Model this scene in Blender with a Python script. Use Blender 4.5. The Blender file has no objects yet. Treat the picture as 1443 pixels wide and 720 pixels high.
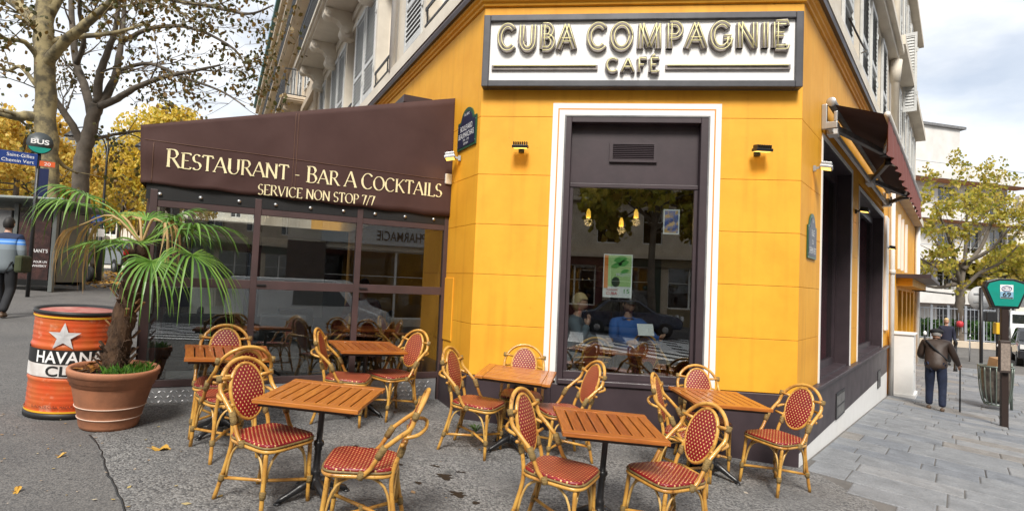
import bpy, bmesh, math, random
from mathutils import Matrix, Vector, Euler
random.seed(7)
R_ = math.radians
scene = bpy.context.scene
COL = scene.collection
# ------------------------------------------------------------------ camera
CAM = Vector((1.1947, -6.3260, 1.6092)); YAW, PITCH, ROLL = -0.1218, 0.0487, 0.0432
_f = Vector((math.sin(YAW)*math.cos(PITCH), math.cos(YAW)*math.cos(PITCH), math.sin(PITCH)))
_r = Vector((math.cos(YAW), -math.sin(YAW), 0)); _u = _r.cross(_f)
_r2 = _r*math.cos(ROLL)+_u*math.sin(ROLL); _u2 = -_r*math.sin(ROLL)+_u*math.cos(ROLL)
cd = bpy.data.cameras.new('camera'); cam = bpy.data.objects.new('camera', cd); COL.objects.link(cam)
cd.lens = 36*820/1443; cd.sensor_width = 36; cd.clip_start = .05; cd.clip_end = 2000
m = Matrix((_r2, _u2, -_f)).transposed().to_4x4(); m.translation = CAM; cam.matrix_world = m
scene.camera = cam
# ------------------------------------------------------------------ world, sun, exposure
SUN_EL, SUN_AZ = R_(46), R_(178)      # azimuth clockwise from +Y: behind the camera
w = bpy.data.worlds.new('World'); scene.world = w; w.use_nodes = True
nt = w.node_tree; nt.nodes.clear()
out = nt.nodes.new('ShaderNodeOutputWorld'); bg = nt.nodes.new('ShaderNodeBackground')
sky = nt.nodes.new('ShaderNodeTexSky'); sky.sky_type = 'NISHITA'; sky.sun_disc = False
sky.sun_elevation = SUN_EL; sky.sun_rotation = SUN_AZ; sky.air_density = 1.0; sky.dust_density = 2.0
tc = nt.nodes.new('ShaderNodeTexCoord'); mp = nt.nodes.new('ShaderNodeMapping'); mp.inputs['Scale'].default_value = (1.0, 1.0, 2.4)
n1 = nt.nodes.new('ShaderNodeTexNoise'); n1.inputs['Scale'].default_value = 2.2; n1.inputs['Detail'].default_value = 7; n1.inputs['Roughness'].default_value = .55
rp = nt.nodes.new('ShaderNodeValToRGB'); rp.color_ramp.elements[0].position = .34; rp.color_ramp.elements[0].color = (.5, .5, .5, 1); rp.color_ramp.elements[1].position = .55; rp.color_ramp.elements[1].color = (1, 1, 1, 1)
n2 = nt.nodes.new('ShaderNodeTexNoise'); n2.inputs['Scale'].default_value = 3.4; n2.inputs['Detail'].default_value = 6
rp2 = nt.nodes.new('ShaderNodeValToRGB'); rp2.color_ramp.elements[0].position = .40; rp2.color_ramp.elements[0].color = (5.9, 6.15, 6.5, 1); rp2.color_ramp.elements[1].position = .58; rp2.color_ramp.elements[1].color = (8.0, 8.1, 8.2, 1)
mx = nt.nodes.new('ShaderNodeMixRGB')
L = nt.links.new
L(tc.outputs['Generated'], mp.inputs['Vector']); L(mp.outputs[0], n1.inputs['Vector']); L(mp.outputs[0], n2.inputs['Vector'])
L(n1.outputs['Fac'], rp.inputs[0]); L(n2.outputs['Fac'], rp2.inputs[0])
L(rp.outputs[0], mx.inputs[0]); L(sky.outputs[0], mx.inputs[1]); L(rp2.outputs[0], mx.inputs[2])
L(mx.outputs[0], bg.inputs[0]); bg.inputs[1].default_value = 0.10; L(bg.outputs[0], out.inputs[0])
sd = bpy.data.lights.new('sun', 'SUN'); sd.energy = 2.9; sd.angle = R_(18); sd.color = (1, .95, .87)
sun = bpy.data.objects.new('sun', sd); COL.objects.link(sun)
_sd = Vector((math.sin(SUN_AZ)*math.cos(SUN_EL), math.cos(SUN_AZ)*math.cos(SUN_EL), math.sin(SUN_EL)))
sun.rotation_euler = _sd.to_track_quat('Z', 'Y').to_euler()
vs = scene.view_settings; vs.view_transform = 'Standard'; vs.look = 'None'; vs.gamma = 1; vs.exposure = 0.70
scene.cycles.max_bounces = 8; scene.cycles.transparent_max_bounces = 16; scene.cycles.use_denoising = True
scene.cycles.caustics_reflective = False; scene.cycles.caustics_refractive = False

# ------------------------------------------------------------------ geometry helpers
def clampf(x, a, b): return max(a, min(b, x))
def sst(a, b, x):
    t = clampf((x-a)/(b-a), 0, 1); return t*t*(3-2*t)
W = 3.416; AL, AR = R_(56.3504), R_(59.3241)
dR = Vector((math.cos(AR), math.sin(AR), 0)); nR = Vector((math.sin(AR), -math.cos(AR), 0))
dL = Vector((-math.cos(AL), math.sin(AL), 0)); nL = Vector((-math.sin(AL), -math.cos(AL), 0))
def gz(x, y):
    """height of the sloping pavement"""
    xs = x if x > -4 else -4+(x+4)*.8
    xs = clampf(xs, -16, 9); ys = clampf(y, -9, 14)
    t = (x-W)*dR.x+y*dR.y+1.0
    return .118-.0602*xs+.0232*ys-.034*clampf(t, 0, 15)*sst(0, 3, x)
GN = Vector((.0602, -.0232, 1)).normalized()
def frame(o, ex):
    ex = Vector(ex).normalized(); o = Vector(o); iy = Vector((0, 0, 1)).cross(ex)
    m = Matrix((ex, iy, Vector((0, 0, 1)))).transposed().to_4x4(); m.translation = o; return m
F_C = frame((0, 0, 0), (1, 0, 0))           # chamfered corner: x along, y into the wall
F_R = frame((W, 0, 0), dR)                  # street side
F_L = frame((0, 0, 0), -dL)                 # boulevard side, x negative going away
T0 = dL*.886
F_T = frame(T0, -nL)                        # end of the glazed terrace, x negative going out
ID = Matrix.Identity(4)

class MB:
    def __init__(s): s.v = []; s.f = []; s.mi = []; s.cur = 0; s.sm = []; s.smooth = False
    def add(s, vs, fs):
        o = len(s.v); s.v += [tuple(v) for v in vs]
        for f in fs: s.f.append(tuple(i+o for i in f)); s.mi.append(s.cur); s.sm.append(s.smooth)
        return s
    def box(s, x0, x1, y0, y1, z0, z1, M=None):
        vs = [(x, y, z) for x in (x0, x1) for y in (y0, y1) for z in (z0, z1)]
        if M: vs = [M @ Vector(v) for v in vs]
        return s.add(vs, [(0,1,3,2),(4,6,7,5),(0,4,5,1),(2,3,7,6),(0,2,6,4),(1,5,7,3)])
    def bar(s, a, b, w, h=None, up=(0, 0, 1)):
        a, b = Vector(a), Vector(b); h = h or w; d = (b-a); l = d.length; d.normalize(); up = Vector(up)
        if abs(d.dot(up)) > .99: up = Vector((1, 0, 0))
        x = d.cross(up).normalized(); z = x.cross(d)
        M = Matrix((x, d, z)).transposed().to_4x4(); M.translation = a
        return s.box(-w/2, w/2, 0, l, -h/2, h/2, M)
    def quad(s, a, b, c, d): return s.add([a, b, c, d], [(0,1,2,3)])
    def tube(s, pts, r, n=8, closed=False, caps=True):
        pts = [Vector(p) for p in pts]; N = len(pts)
        rs = r if isinstance(r, (list, tuple)) else [r]*N
        sm = s.smooth; s.smooth = True
        prev = None; rings = []
        for i in range(N):
            if closed: t = pts[(i+1) % N]-pts[i-1]
            else: t = pts[min(i+1, N-1)]-pts[max(i-1, 0)]
            t.normalize()
            if prev is None:
                a = Vector((0, 0, 1)) if abs(t.z) < .9 else Vector((1, 0, 0)); x = t.cross(a).normalized()
            else:
                x = prev-t*prev.dot(t)
                x = x.normalized() if x.length > 1e-6 else t.orthogonal().normalized()
            prev = x; y = t.cross(x)
            rings.append([pts[i]+(x*math.cos(2*math.pi*k/n)+y*math.sin(2*math.pi*k/n))*rs[i] for k in range(n)])
        vs = [v for rg in rings for v in rg]; fs = []
        for i in range(N if closed else N-1):
            j = (i+1) % N
            for k in range(n):
                k2 = (k+1) % n; fs.append((i*n+k, i*n+k2, j*n+k2, j*n+k))
        if not closed and caps: fs.append(tuple(range(n))[::-1]); fs.append(tuple((N-1)*n+k for k in range(n)))
        s.add(vs, fs); s.smooth = sm; return s
    def lathe(s, prof, n=24, c=(0, 0, 0), caps=True, M=None):
        vs = []; fs = []
        for r, z in prof:
            for k in range(n):
                a = 2*math.pi*k/n; v = Vector((c[0]+r*math.cos(a), c[1]+r*math.sin(a), c[2]+z)); vs.append(M @ v if M else v)
        for i in range(len(prof)-1):
            for k in range(n):
                k2 = (k+1) % n; fs.append((i*n+k, i*n+k2, (i+1)*n+k2, (i+1)*n+k))
        if caps: fs.append(tuple(range(n))[::-1]); fs.append(tuple((len(prof)-1)*n+k for k in range(n)))
        sm = s.smooth; s.smooth = True; s.add(vs, fs); s.smooth = sm; return s
    def prism(s, poly, y0, y1, M=None):
        """poly of (x, z), extruded along y"""
        n = len(poly); vs = [(x, y0, z) for x, z in poly]+[(x, y1, z) for x, z in poly]
        if M: vs = [M @ Vector(v) for v in vs]
        fs = [tuple(range(n)), tuple(range(2*n-1, n-1, -1))]+[(i, i+n, (i+1) % n+n, (i+1) % n) for i in range(n)]
        return s.add(vs, fs)
    def xform(s, M): s.v = [tuple(M @ Vector(v)) for v in s.v]; return s
    def mesh(s, name, mats):
        me = bpy.data.meshes.new(name); me.from_pydata(s.v, [], s.f)
        for mt in (mats if isinstance(mats, (list, tuple)) else [mats]): me.materials.append(mt)
        me.polygons.foreach_set('material_index', s.mi); me.polygons.foreach_set('use_smooth', s.sm)
        me.update(); return me
    def build(s, name, mats, parent=None, M=None, bevel=0, fix=True):
        me = s.mesh(name, mats)
        if fix:
            bm = bmesh.new(); bm.from_mesh(me); bmesh.ops.recalc_face_normals(bm, faces=bm.faces); bm.to_mesh(me); bm.free()
        return link(name, me, parent, M, bevel)
def link(name, me, parent=None, M=None, bevel=0):
    o = bpy.data.objects.new(name, me); COL.objects.link(o)
    if parent is not None:
        o.parent = parent
        if M is not None: o.matrix_parent_inverse = parent.matrix_basis.inverted() if parent.parent is None else (parent.parent.matrix_basis @ parent.matrix_parent_inverse @ parent.matrix_basis).inverted()
    if M is not None: o.matrix_basis = M
    if bevel:
        b = o.modifiers.new('bevel', 'BEVEL'); b.width = bevel; b.segments = 2; b.limit_method = 'ANGLE'
    return o
def tag(o, label, cat, group=None, kind=None):
    o['label'] = label
    if cat: o['category'] = cat
    if group: o['group'] = group
    if kind: o['kind'] = kind
    return o
def thing(name, label, cat, M=None, group=None):
    o = bpy.data.objects.new(name, None); COL.objects.link(o); o.empty_display_size = .2
    if M is not None: o.matrix_basis = M
    return tag(o, label, cat, group)
def struct(o): o['kind'] = 'structure'; return o
def copy_tree(o, parent=None):
    c = o.copy(); COL.objects.link(c); c.parent = parent
    if parent is not None: c.matrix_parent_inverse = o.matrix_parent_inverse.copy()
    for ch in list(o.children): copy_tree(ch, c)
    return c
def stand(x, y, rot=0, dz=0, tilt=True, z=None):
    """matrix for a thing standing on the pavement"""
    q = Vector((0, 0, 1)).rotation_difference(GN).to_matrix().to_4x4() if tilt else ID.copy()
    M = q @ Matrix.Rotation(rot, 4, 'Z'); M.translation = (x, y, (gz(x, y) if z is None else z)+dz); return M
def T(x, y, z, rz=0, s=1):
    return Matrix.Translation((x, y, z)) @ Matrix.Rotation(rz, 4, 'Z') @ Matrix.Scale(s, 4)
def smoothpts(pts, k=4):
    """Catmull-Rom through the points"""
    P = [Vector(p) for p in pts]; o = []
    for i in range(len(P)-1):
        p0 = P[i-1] if i else P[0]*2-P[1]; p1, p2 = P[i], P[i+1]; p3 = P[i+2] if i+2 < len(P) else P[-1]*2-P[-2]
        for j in range(k):
            t = j/k; o.append(.5*((2*p1)+(p2-p0)*t+(2*p0-5*p1+4*p2-p3)*t*t+(3*p1-p0-3*p2+p3)*t**3))
    o.append(P[-1]); return o
def arcp(cx, cy, rx, ry, a0, a1, n=12):
    return [(cx+rx*math.cos(R_(a0+(a1-a0)*i/n)), cy+ry*math.sin(R_(a0+(a1-a0)*i/n))) for i in range(n+1)]

# ------------------------------------------------------------------ materials
def mat(name, col, rough=.6, metal=0., var=.12, scale=6., bump=0., bscale=60., col2=None, detail=5, spec=.5, coat=0., emit=None, estr=0., stretch=None, contrast=(.35, .65)):
    m = bpy.data.materials.new(name); m.use_nodes = True; t = m.node_tree; b = t.nodes['Principled BSDF']
    b.inputs['Roughness'].default_value = rough; b.inputs['Metallic'].default_value = metal
    b.inputs['Specular IOR Level'].default_value = spec; b.inputs['Coat Weight'].default_value = coat
    if emit: b.inputs['Emission Color'].default_value = (*emit, 1); b.inputs['Emission Strength'].default_value = estr
    tc = t.nodes.new('ShaderNodeTexCoord'); src = tc.outputs['Object']
    if stretch:
        mp = t.nodes.new('ShaderNodeMapping'); mp.inputs['Scale'].default_value = stretch; t.links.new(src, mp.inputs[0]); src = mp.outputs[0]
    if var or col2:
        n = t.nodes.new('ShaderNodeTexNoise'); n.inputs['Scale'].default_value = scale; n.inputs['Detail'].default_value = detail; n.inputs['Roughness'].default_value = .6
        r = t.nodes.new('ShaderNodeValToRGB'); c2 = col2 or tuple(c*(1-var) for c in col)
        r.color_ramp.elements[0].position, r.color_ramp.elements[1].position = contrast
        r.color_ramp.elements[0].color = (*c2, 1); r.color_ramp.elements[1].color = (*col, 1)
        t.links.new(src, n.inputs['Vector']); t.links.new(n.outputs['Fac'], r.inputs[0]); t.links.new(r.outputs[0], b.inputs['Base Color'])
        mr = t.nodes.new('ShaderNodeMapRange'); mr.inputs[3].default_value = min(1, rough+.12); mr.inputs[4].default_value = max(.03, rough-.08)
        t.links.new(n.outputs['Fac'], mr.inputs[0]); t.links.new(mr.outputs[0], b.inputs['Roughness'])
    else: b.inputs['Base Color'].default_value = (*col, 1)
    if bump:
        n = t.nodes.new('ShaderNodeTexNoise'); n.inputs['Scale'].default_value = bscale; n.inputs['Detail'].default_value = 4
        bp = t.nodes.new('ShaderNodeBump'); bp.inputs['Strength'].default_value = bump; bp.inputs['Distance'].default_value = .01
        t.links.new(src, n.inputs['Vector']); t.links.new(n.outputs['Fac'], bp.inputs['Height']); t.links.new(bp.outputs[0], b.inputs['Normal'])
    return m
def glass(name, tint=(.80, .84, .84), ior=2.5, rough=.0):
    m = bpy.data.materials.new(name); m.use_nodes = True; t = m.node_tree; t.nodes.clear()
    o = t.nodes.new('ShaderNodeOutputMaterial'); mx = t.nodes.new('ShaderNodeMixShader'); tr = t.nodes.new('ShaderNodeBsdfTransparent'); gl = t.nodes.new('ShaderNodeBsdfGlossy'); fr = t.nodes.new('ShaderNodeFresnel')
    ge = t.nodes.new('ShaderNodeNewGeometry'); ma = t.nodes.new('ShaderNodeMath'); ma.operation = 'MULTIPLY_ADD'; ma.inputs[1].default_value = 1/ior-ior; ma.inputs[2].default_value = ior; t.links.new(ge.outputs['Backfacing'], ma.inputs[0]); t.links.new(ma.outputs[0], fr.inputs[0])   # same reflection from both sides of a thin pane
    tr.inputs[0].default_value = (*tint, 1); gl.inputs['Roughness'].default_value = rough
    t.links.new(fr.outputs[0], mx.inputs[0]); t.links.new(tr.outputs[0], mx.inputs[1]); t.links.new(gl.outputs[0], mx.inputs[2]); t.links.new(mx.outputs[0], o.inputs[0]); return m
def leafmat(name, cols, trans=.35, rough=.5):
    m = bpy.data.materials.new(name); m.use_nodes = True; t = m.node_tree; b = t.nodes['Principled BSDF']
    g = t.nodes.new('ShaderNodeNewGeometry'); r = t.nodes.new('ShaderNodeValToRGB'); r.color_ramp.interpolation = 'LINEAR'
    while len(r.color_ramp.elements) < len(cols): r.color_ramp.elements.new(.5)
    for i, c in enumerate(cols): r.color_ramp.elements[i].position = i/(len(cols)-1); r.color_ramp.elements[i].color = (*c, 1)
    t.links.new(g.outputs['Random Per Island'], r.inputs[0]); t.links.new(r.outputs[0], b.inputs['Base Color']); b.inputs['Roughness'].default_value = rough
    tl = t.nodes.new('ShaderNodeBsdfTranslucent'); t.links.new(r.outputs[0], tl.inputs[0]); mx = t.nodes.new('ShaderNodeMixShader'); mx.inputs[0].default_value = trans
    o = t.nodes['Material Output']; t.links.new(b.outputs[0], mx.inputs[1]); t.links.new(tl.outputs[0], mx.inputs[2]); t.links.new(mx.outputs[0], o.inputs[0]); return m
def flat(name, col, rough=.5): return mat(name, col, rough, var=0.06, scale=9)
MT = {}
MT['yellow'] = mat('yellow_render', (.84, .41, .024), .6, var=.13, scale=1.6, bump=.10, bscale=35, col2=(.75, .335, .016), detail=8)
yw_t = MT['yellow'].node_tree; yw_b = yw_t.nodes['Principled BSDF']; yw_src = yw_b.inputs['Base Color'].links[0].from_socket        # faint rain streaks and rubbed patches in the paint
yw_tc = yw_t.nodes.new('ShaderNodeTexCoord'); yw_prev = yw_src
for yw_sc, yw_nz, yw_lo, yw_hi, yw_c in (((9, 9, .5), 1.0, .52, .72, (.80, .74, .62)), ((1, 1, 1), 2.6, .58, .74, (.90, .86, .74)), ((1, 1, 1), 38., .66, .72, (.72, .62, .5))):
    yw_mp = yw_t.nodes.new('ShaderNodeMapping'); yw_mp.inputs['Scale'].default_value = yw_sc; yw_n = yw_t.nodes.new('ShaderNodeTexNoise'); yw_n.inputs['Scale'].default_value = yw_nz; yw_n.inputs['Detail'].default_value = 6
    yw_r = yw_t.nodes.new('ShaderNodeValToRGB'); yw_r.color_ramp.elements[0].position = yw_lo; yw_r.color_ramp.elements[0].color = (1, 1, 1, 1); yw_r.color_ramp.elements[1].position = yw_hi; yw_r.color_ramp.elements[1].color = (*yw_c, 1)
    yw_m = yw_t.nodes.new('ShaderNodeMixRGB'); yw_m.blend_type = 'MULTIPLY'; yw_m.inputs[0].default_value = .55
    yw_t.links.new(yw_tc.outputs['Object'], yw_mp.inputs[0]); yw_t.links.new(yw_mp.outputs[0], yw_n.inputs['Vector']); yw_t.links.new(yw_n.outputs['Fac'], yw_r.inputs[0]); yw_t.links.new(yw_prev, yw_m.inputs[1]); yw_t.links.new(yw_r.outputs[0], yw_m.inputs[2]); yw_prev = yw_m.outputs[0]
yw_t.links.new(yw_prev, yw_b.inputs['Base Color'])
MT['orange_line'] = flat('orange_paint', (.70, .26, .03))
MT['white_paint'] = mat('white_paint', (.82, .81, .79), .5, var=.06, scale=4)
MT['plum'] = mat('plum_brown_paint', (.052, .036, .042), .42, col2=(.034, .023, .028), scale=3, bump=.06, bscale=25)
MT['brown_alu'] = mat('brown_aluminium', (.075, .045, .045), .38, col2=(.055, .034, .034), scale=4)
MT['lead'] = mat('grey_lead_flashing', (.20, .20, .20), .5, col2=(.12, .12, .125), scale=5, bump=.2, bscale=12)
MT['stone'] = mat('cream_limestone', (.72, .66, .56), .75, col2=(.60, .54, .45), scale=1.6, bump=.12, bscale=18)
MT['stone2'] = mat('warm_limestone', (.66, .56, .44), .75, col2=(.54, .45, .34), scale=1.4, bump=.12, bscale=18)
MT['shutter'] = mat('grey_shutter_paint', (.60, .61, .60), .55, col2=(.50, .51, .51), scale=5)
MT['iron'] = mat('black_iron', (.012, .012, .014), .42, var=.3, scale=20, spec=.6)
MT['castiron'] = mat('black_cast_iron', (.014, .014, .016), .33, var=.4, scale=30, bump=.15, bscale=50, spec=.6)
MT['zinc'] = mat('zinc_roof', (.17, .21, .24), .45, metal=.3, var=.2, scale=3)
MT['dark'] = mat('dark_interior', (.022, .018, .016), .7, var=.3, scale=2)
MT['dark_wood'] = mat('dark_interior_wood', (.06, .03, .018), .5, col2=(.03, .016, .01), scale=4)
MT['glass'] = glass('window_glass')
MT['vglass'] = glass('veranda_glass', (.80, .83, .83), 2.2)
MT['upglass'] = glass('upper_window_glass', (.35, .38, .42), 2.0)
MT['steel'] = mat('galvanised_steel', (.55, .56, .57), .35, metal=.9, var=.15, scale=12)
MT['alu_white'] = mat('white_aluminium', (.72, .70, .67), .4, var=.1)
MT['black_plastic'] = mat('black_plastic', (.015, .015, .016), .4, var=.2)
MT['cream_print'] = flat('cream_print', (.86, .76, .46))
MT['white_print'] = flat('white_print', (.85, .85, .85))
MT['black_print'] = flat('black_print', (.015, .015, .015))
MT['plate_blue'] = flat('enamel_blue', (.014, .02, .055), .3)
MT['plate_green'] = flat('enamel_green', (.02, .085, .045), .3)
# ------------------------------------------------------------------ lettering
def bfont(s, width=None, height=1., align='LEFT', bold=0., space=1.0):
    """built-in sans text as MB in the xz plane (y=0), baseline z=0; cap height = height, optional exact width"""
    c = bpy.data.curves.new('t', 'FONT'); c.body = s; c.size = 1.0; c.fill_mode = 'FRONT'; c.offset = bold; c.space_character = space; c.resolution_u = 4
    o = bpy.data.objects.new('t', c); me = bpy.data.meshes.new_from_object(o)
    mb = MB(); vs = [v.co for v in me.vertices]
    x0 = min(v.x for v in vs); x1 = max(v.x for v in vs); hs = height/.7; ws = hs if width is None else width/(x1-x0)
    off = {'LEFT': 0, 'CENTER': -(x1-x0)/2*ws, 'RIGHT': -(x1-x0)*ws}[align]
    mb.add([((v.x-x0)*ws+off, 0, v.y*hs) for v in vs], [tuple(p.vertices) for p in me.polygons])
    bpy.data.meshes.remove(me); bpy.data.objects.remove(o); bpy.data.curves.remove(c); return mb
# narrow serif capitals drawn as strokes: (advance, [polylines], [serif points])
_A = arcp
GL = {
'A': (.78, [[(.04,0),(.39,1)],[(.39,1),(.74,0)],[(.17,.36),(.61,.36)]], [(.06,0),(.72,0)]),
'B': (.66, [[(.14,0),(.14,1)],[(.14,1),(.32,1)]+_A(.32,.765,.2,.235,85,-90)+[(.14,.53)],[(.14,.53),(.34,.53)]+_A(.34,.265,.24,.265,85,-90)+[(.14,0)]], [(.1,0),(.1,1)]),
'C': (.76, [_A(.42,.5,.35,.5,42,318,22)], []),
'E': (.62, [[(.14,0),(.14,1)],[(.14,1),(.54,1),(.54,.9)],[(.14,.52),(.44,.52)],[(.14,0),(.56,0),(.57,.12)]], [(.1,0),(.1,1)]),
'F': (.58, [[(.14,0),(.14,1)],[(.14,1),(.53,1),(.53,.88)],[(.14,.52),(.42,.52)]], [(.14,0),(.1,1)]),
'G': (.82, [_A(.42,.5,.35,.5,42,350,24),[(.72,.42),(.72,.06)],[(.52,.42),(.8,.42)]], []),
'I': (.30, [[(.15,0),(.15,1)]], [(.15,0),(.15,1)]),
'K': (.76, [[(.14,0),(.14,1)],[(.16,.45),(.6,1)],[(.3,.6),(.7,0)]], [(.14,0),(.14,1),(.62,1),(.7,0)]),
'L': (.60, [[(.14,0),(.14,1)],[(.14,0),(.55,0),(.57,.14)]], [(.1,0),(.14,1)]),
'M': (.96, [[(.12,0),(.16,1)],[(.16,1),(.48,.06)],[(.48,.06),(.8,1)],[(.8,1),(.84,0)]], [(.12,0),(.84,0),(.13,1),(.83,1)]),
'N': (.82, [[(.13,0),(.13,1)],[(.13,1),(.69,0)],[(.69,0),(.69,1)]], [(.13,0),(.1,1),(.69,1)]),
'O': (.86, [_A(.43,.5,.36,.5,0,360,28)], []),
'P': (.62, [[(.14,0),(.14,1)],[(.14,1),(.34,1)]+_A(.34,.74,.22,.26,85,-90)+[(.14,.48)]], [(.14,0),(.1,1)]),
'R': (.72, [[(.14,0),(.14,1)],[(.14,1),(.34,1)]+_A(.34,.755,.2,.245,85,-90)+[(.14,.51)],[(.34,.51),(.68,0)]], [(.14,0),(.1,1),(.69,0)]),
'S': (.56, [_A(.28,.745,.19,.255,38,270,16)+_A(.28,.25,.22,.25,88,-145,16)], []),
'T': (.68, [[(.34,0),(.34,1)],[(.05,.86),(.06,1),(.62,1),(.63,.86)]], [(.34,0)]),
'U': (.80, [[(.15,1),(.15,.32)]+_A(.41,.32,.26,.32,180,360,14)+[(.67,1)]], [(.15,1),(.67,1)]),
'V': (.76, [[(.06,1),(.38,0)],[(.38,0),(.7,1)]], [(.08,1),(.68,1)]),
'7': (.52, [[(.06,.86),(.07,1),(.47,1),(.2,0)]], []),
'/': (.40, [[(.02,-.05),(.38,1.05)]], []),
'-': (.40, [[(.08,.36),(.32,.36)]], []),
' ': (.32, [], []),
'\u00b4': (0, [[(.30,1.12),(.46,1.28)]], []),
}
def ribbon(mb, pl, wf, y0, y1=None):
    """flat ribbon along a polyline of (x, z); width from direction; extruded y0..y1 when given"""
    P = [Vector((p[0], p[1])) for p in pl]; n = len(P); Lh = []; Rh = []
    for i in range(n):
        a = P[max(i-1, 0)]; b = P[min(i+1, n-1)]; t = (b-a).normalized()
        if 0 < i < n-1:
            t1 = (P[i]-a).normalized(); t2 = (b-P[i]).normalized()
            k = min(1.6, 1/max(.3, math.sqrt(max(.01, (1+t1.dot(t2))/2))))
        else: k = 1
        nn = Vector((-t.y, t.x)); wd = wf(t)/2*k; Lh.append(P[i]+nn*wd); Rh.append(P[i]-nn*wd)
    if y1 is None:
        vs = [(p.x, y0, p.y) for p in Lh]+[(p.x, y0, p.y) for p in Rh]
        mb.add(vs, [(i, i+1, n+i+1, n+i) for i in range(n-1)])
    else:
        vs = [(p.x, y0, p.y) for p in Lh]+[(p.x, y0, p.y) for p in Rh]+[(p.x, y1, p.y) for p in Lh]+[(p.x, y1, p.y) for p in Rh]; fs = []
        for i in range(n-1): fs += [(i, i+1, n+i+1, n+i), (2*n+i, 3*n+i, 3*n+i+1, 2*n+i+1), (i, 2*n+i, 2*n+i+1, i+1), (n+i, n+i+1, 3*n+i+1, 3*n+i)]
        fs += [(0, n, 3*n, 2*n), (n-1, 3*n-1, 4*n-1, 2*n-1)]; mb.add(vs, fs)
def serif_wf(T_, t_):
    def f(d):
        s = abs(d.y)
        if d.x*d.y > .02 and s < .985: return t_+(T_-t_)*.25*s
        return t_+(T_-t_)*s
    return f
def glyph(ch, T_=.13, t_=.045, y0=0., y1=None, serif=.09, st=None):
    mb = MB(); adv, pls, sf = GL[ch]; wf = serif_wf(T_, t_); k = 0
    def depth():
        nonlocal k; k += 1; return y0-k*.0006
    for p in pls: ribbon(mb, p, wf, depth(), y1)
    for x, z in sf: ribbon(mb, [(x-serif, z+(st or t_)/2*(1 if z < .5 else -1)), (x+serif, z+(st or t_)/2*(1 if z < .5 else -1))], lambda d: st or t_, depth(), y1)
    return mb
def text_width(s): return sum(GL[c][0] for c in s)
def serif_line(s, x0, x1, h, big=None):
    """returns list of (char, x, xscale, zscale); initials larger when big"""
    tot = sum(GL[c][0]*(big if big and (i == 0 or s[i-1] in ' -') else 1) for i, c in enumerate(s)); k = (x1-x0)/tot; x = x0; o = []
    for i, c in enumerate(s):
        b = big if big and (i == 0 or s[i-1] in ' -') else 1
        o.append((c, x, k*b, h*b)); x += GL[c][0]*k*b
    return o

# ------------------------------------------------------------------ ground
def sheet(name, poly, dz, res, m, thick=None):
    """polygon laid on the sloping ground"""
    bm = bmesh.new(); f = bm.faces.new([bm.verts.new((x, y, 0)) for x, y in poly]); bm.normal_update()
    if f.normal.z < 0: f.normal_flip()
    xs = [p[0] for p in poly]; ys = [p[1] for p in poly]
    for ax, lo, hi in ((0, min(xs), max(xs)), (1, min(ys), max(ys))):
        v = math.ceil(lo/res)*res
        while v < hi:
            co = [0, 0, 0]; no = [0, 0, 0]; co[ax] = v; no[ax] = 1
            bmesh.ops.bisect_plane(bm, geom=bm.verts[:]+bm.edges[:]+bm.faces[:], plane_co=co, plane_no=no); v += res
    for v in bm.verts: v.co.z = gz(v.co.x, v.co.y)+dz
    for f in bm.faces: f.smooth = True
    me = bpy.data.meshes.new(name); bm.to_mesh(me); bm.free(); me.materials.append(m); return link(name, me)
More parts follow.
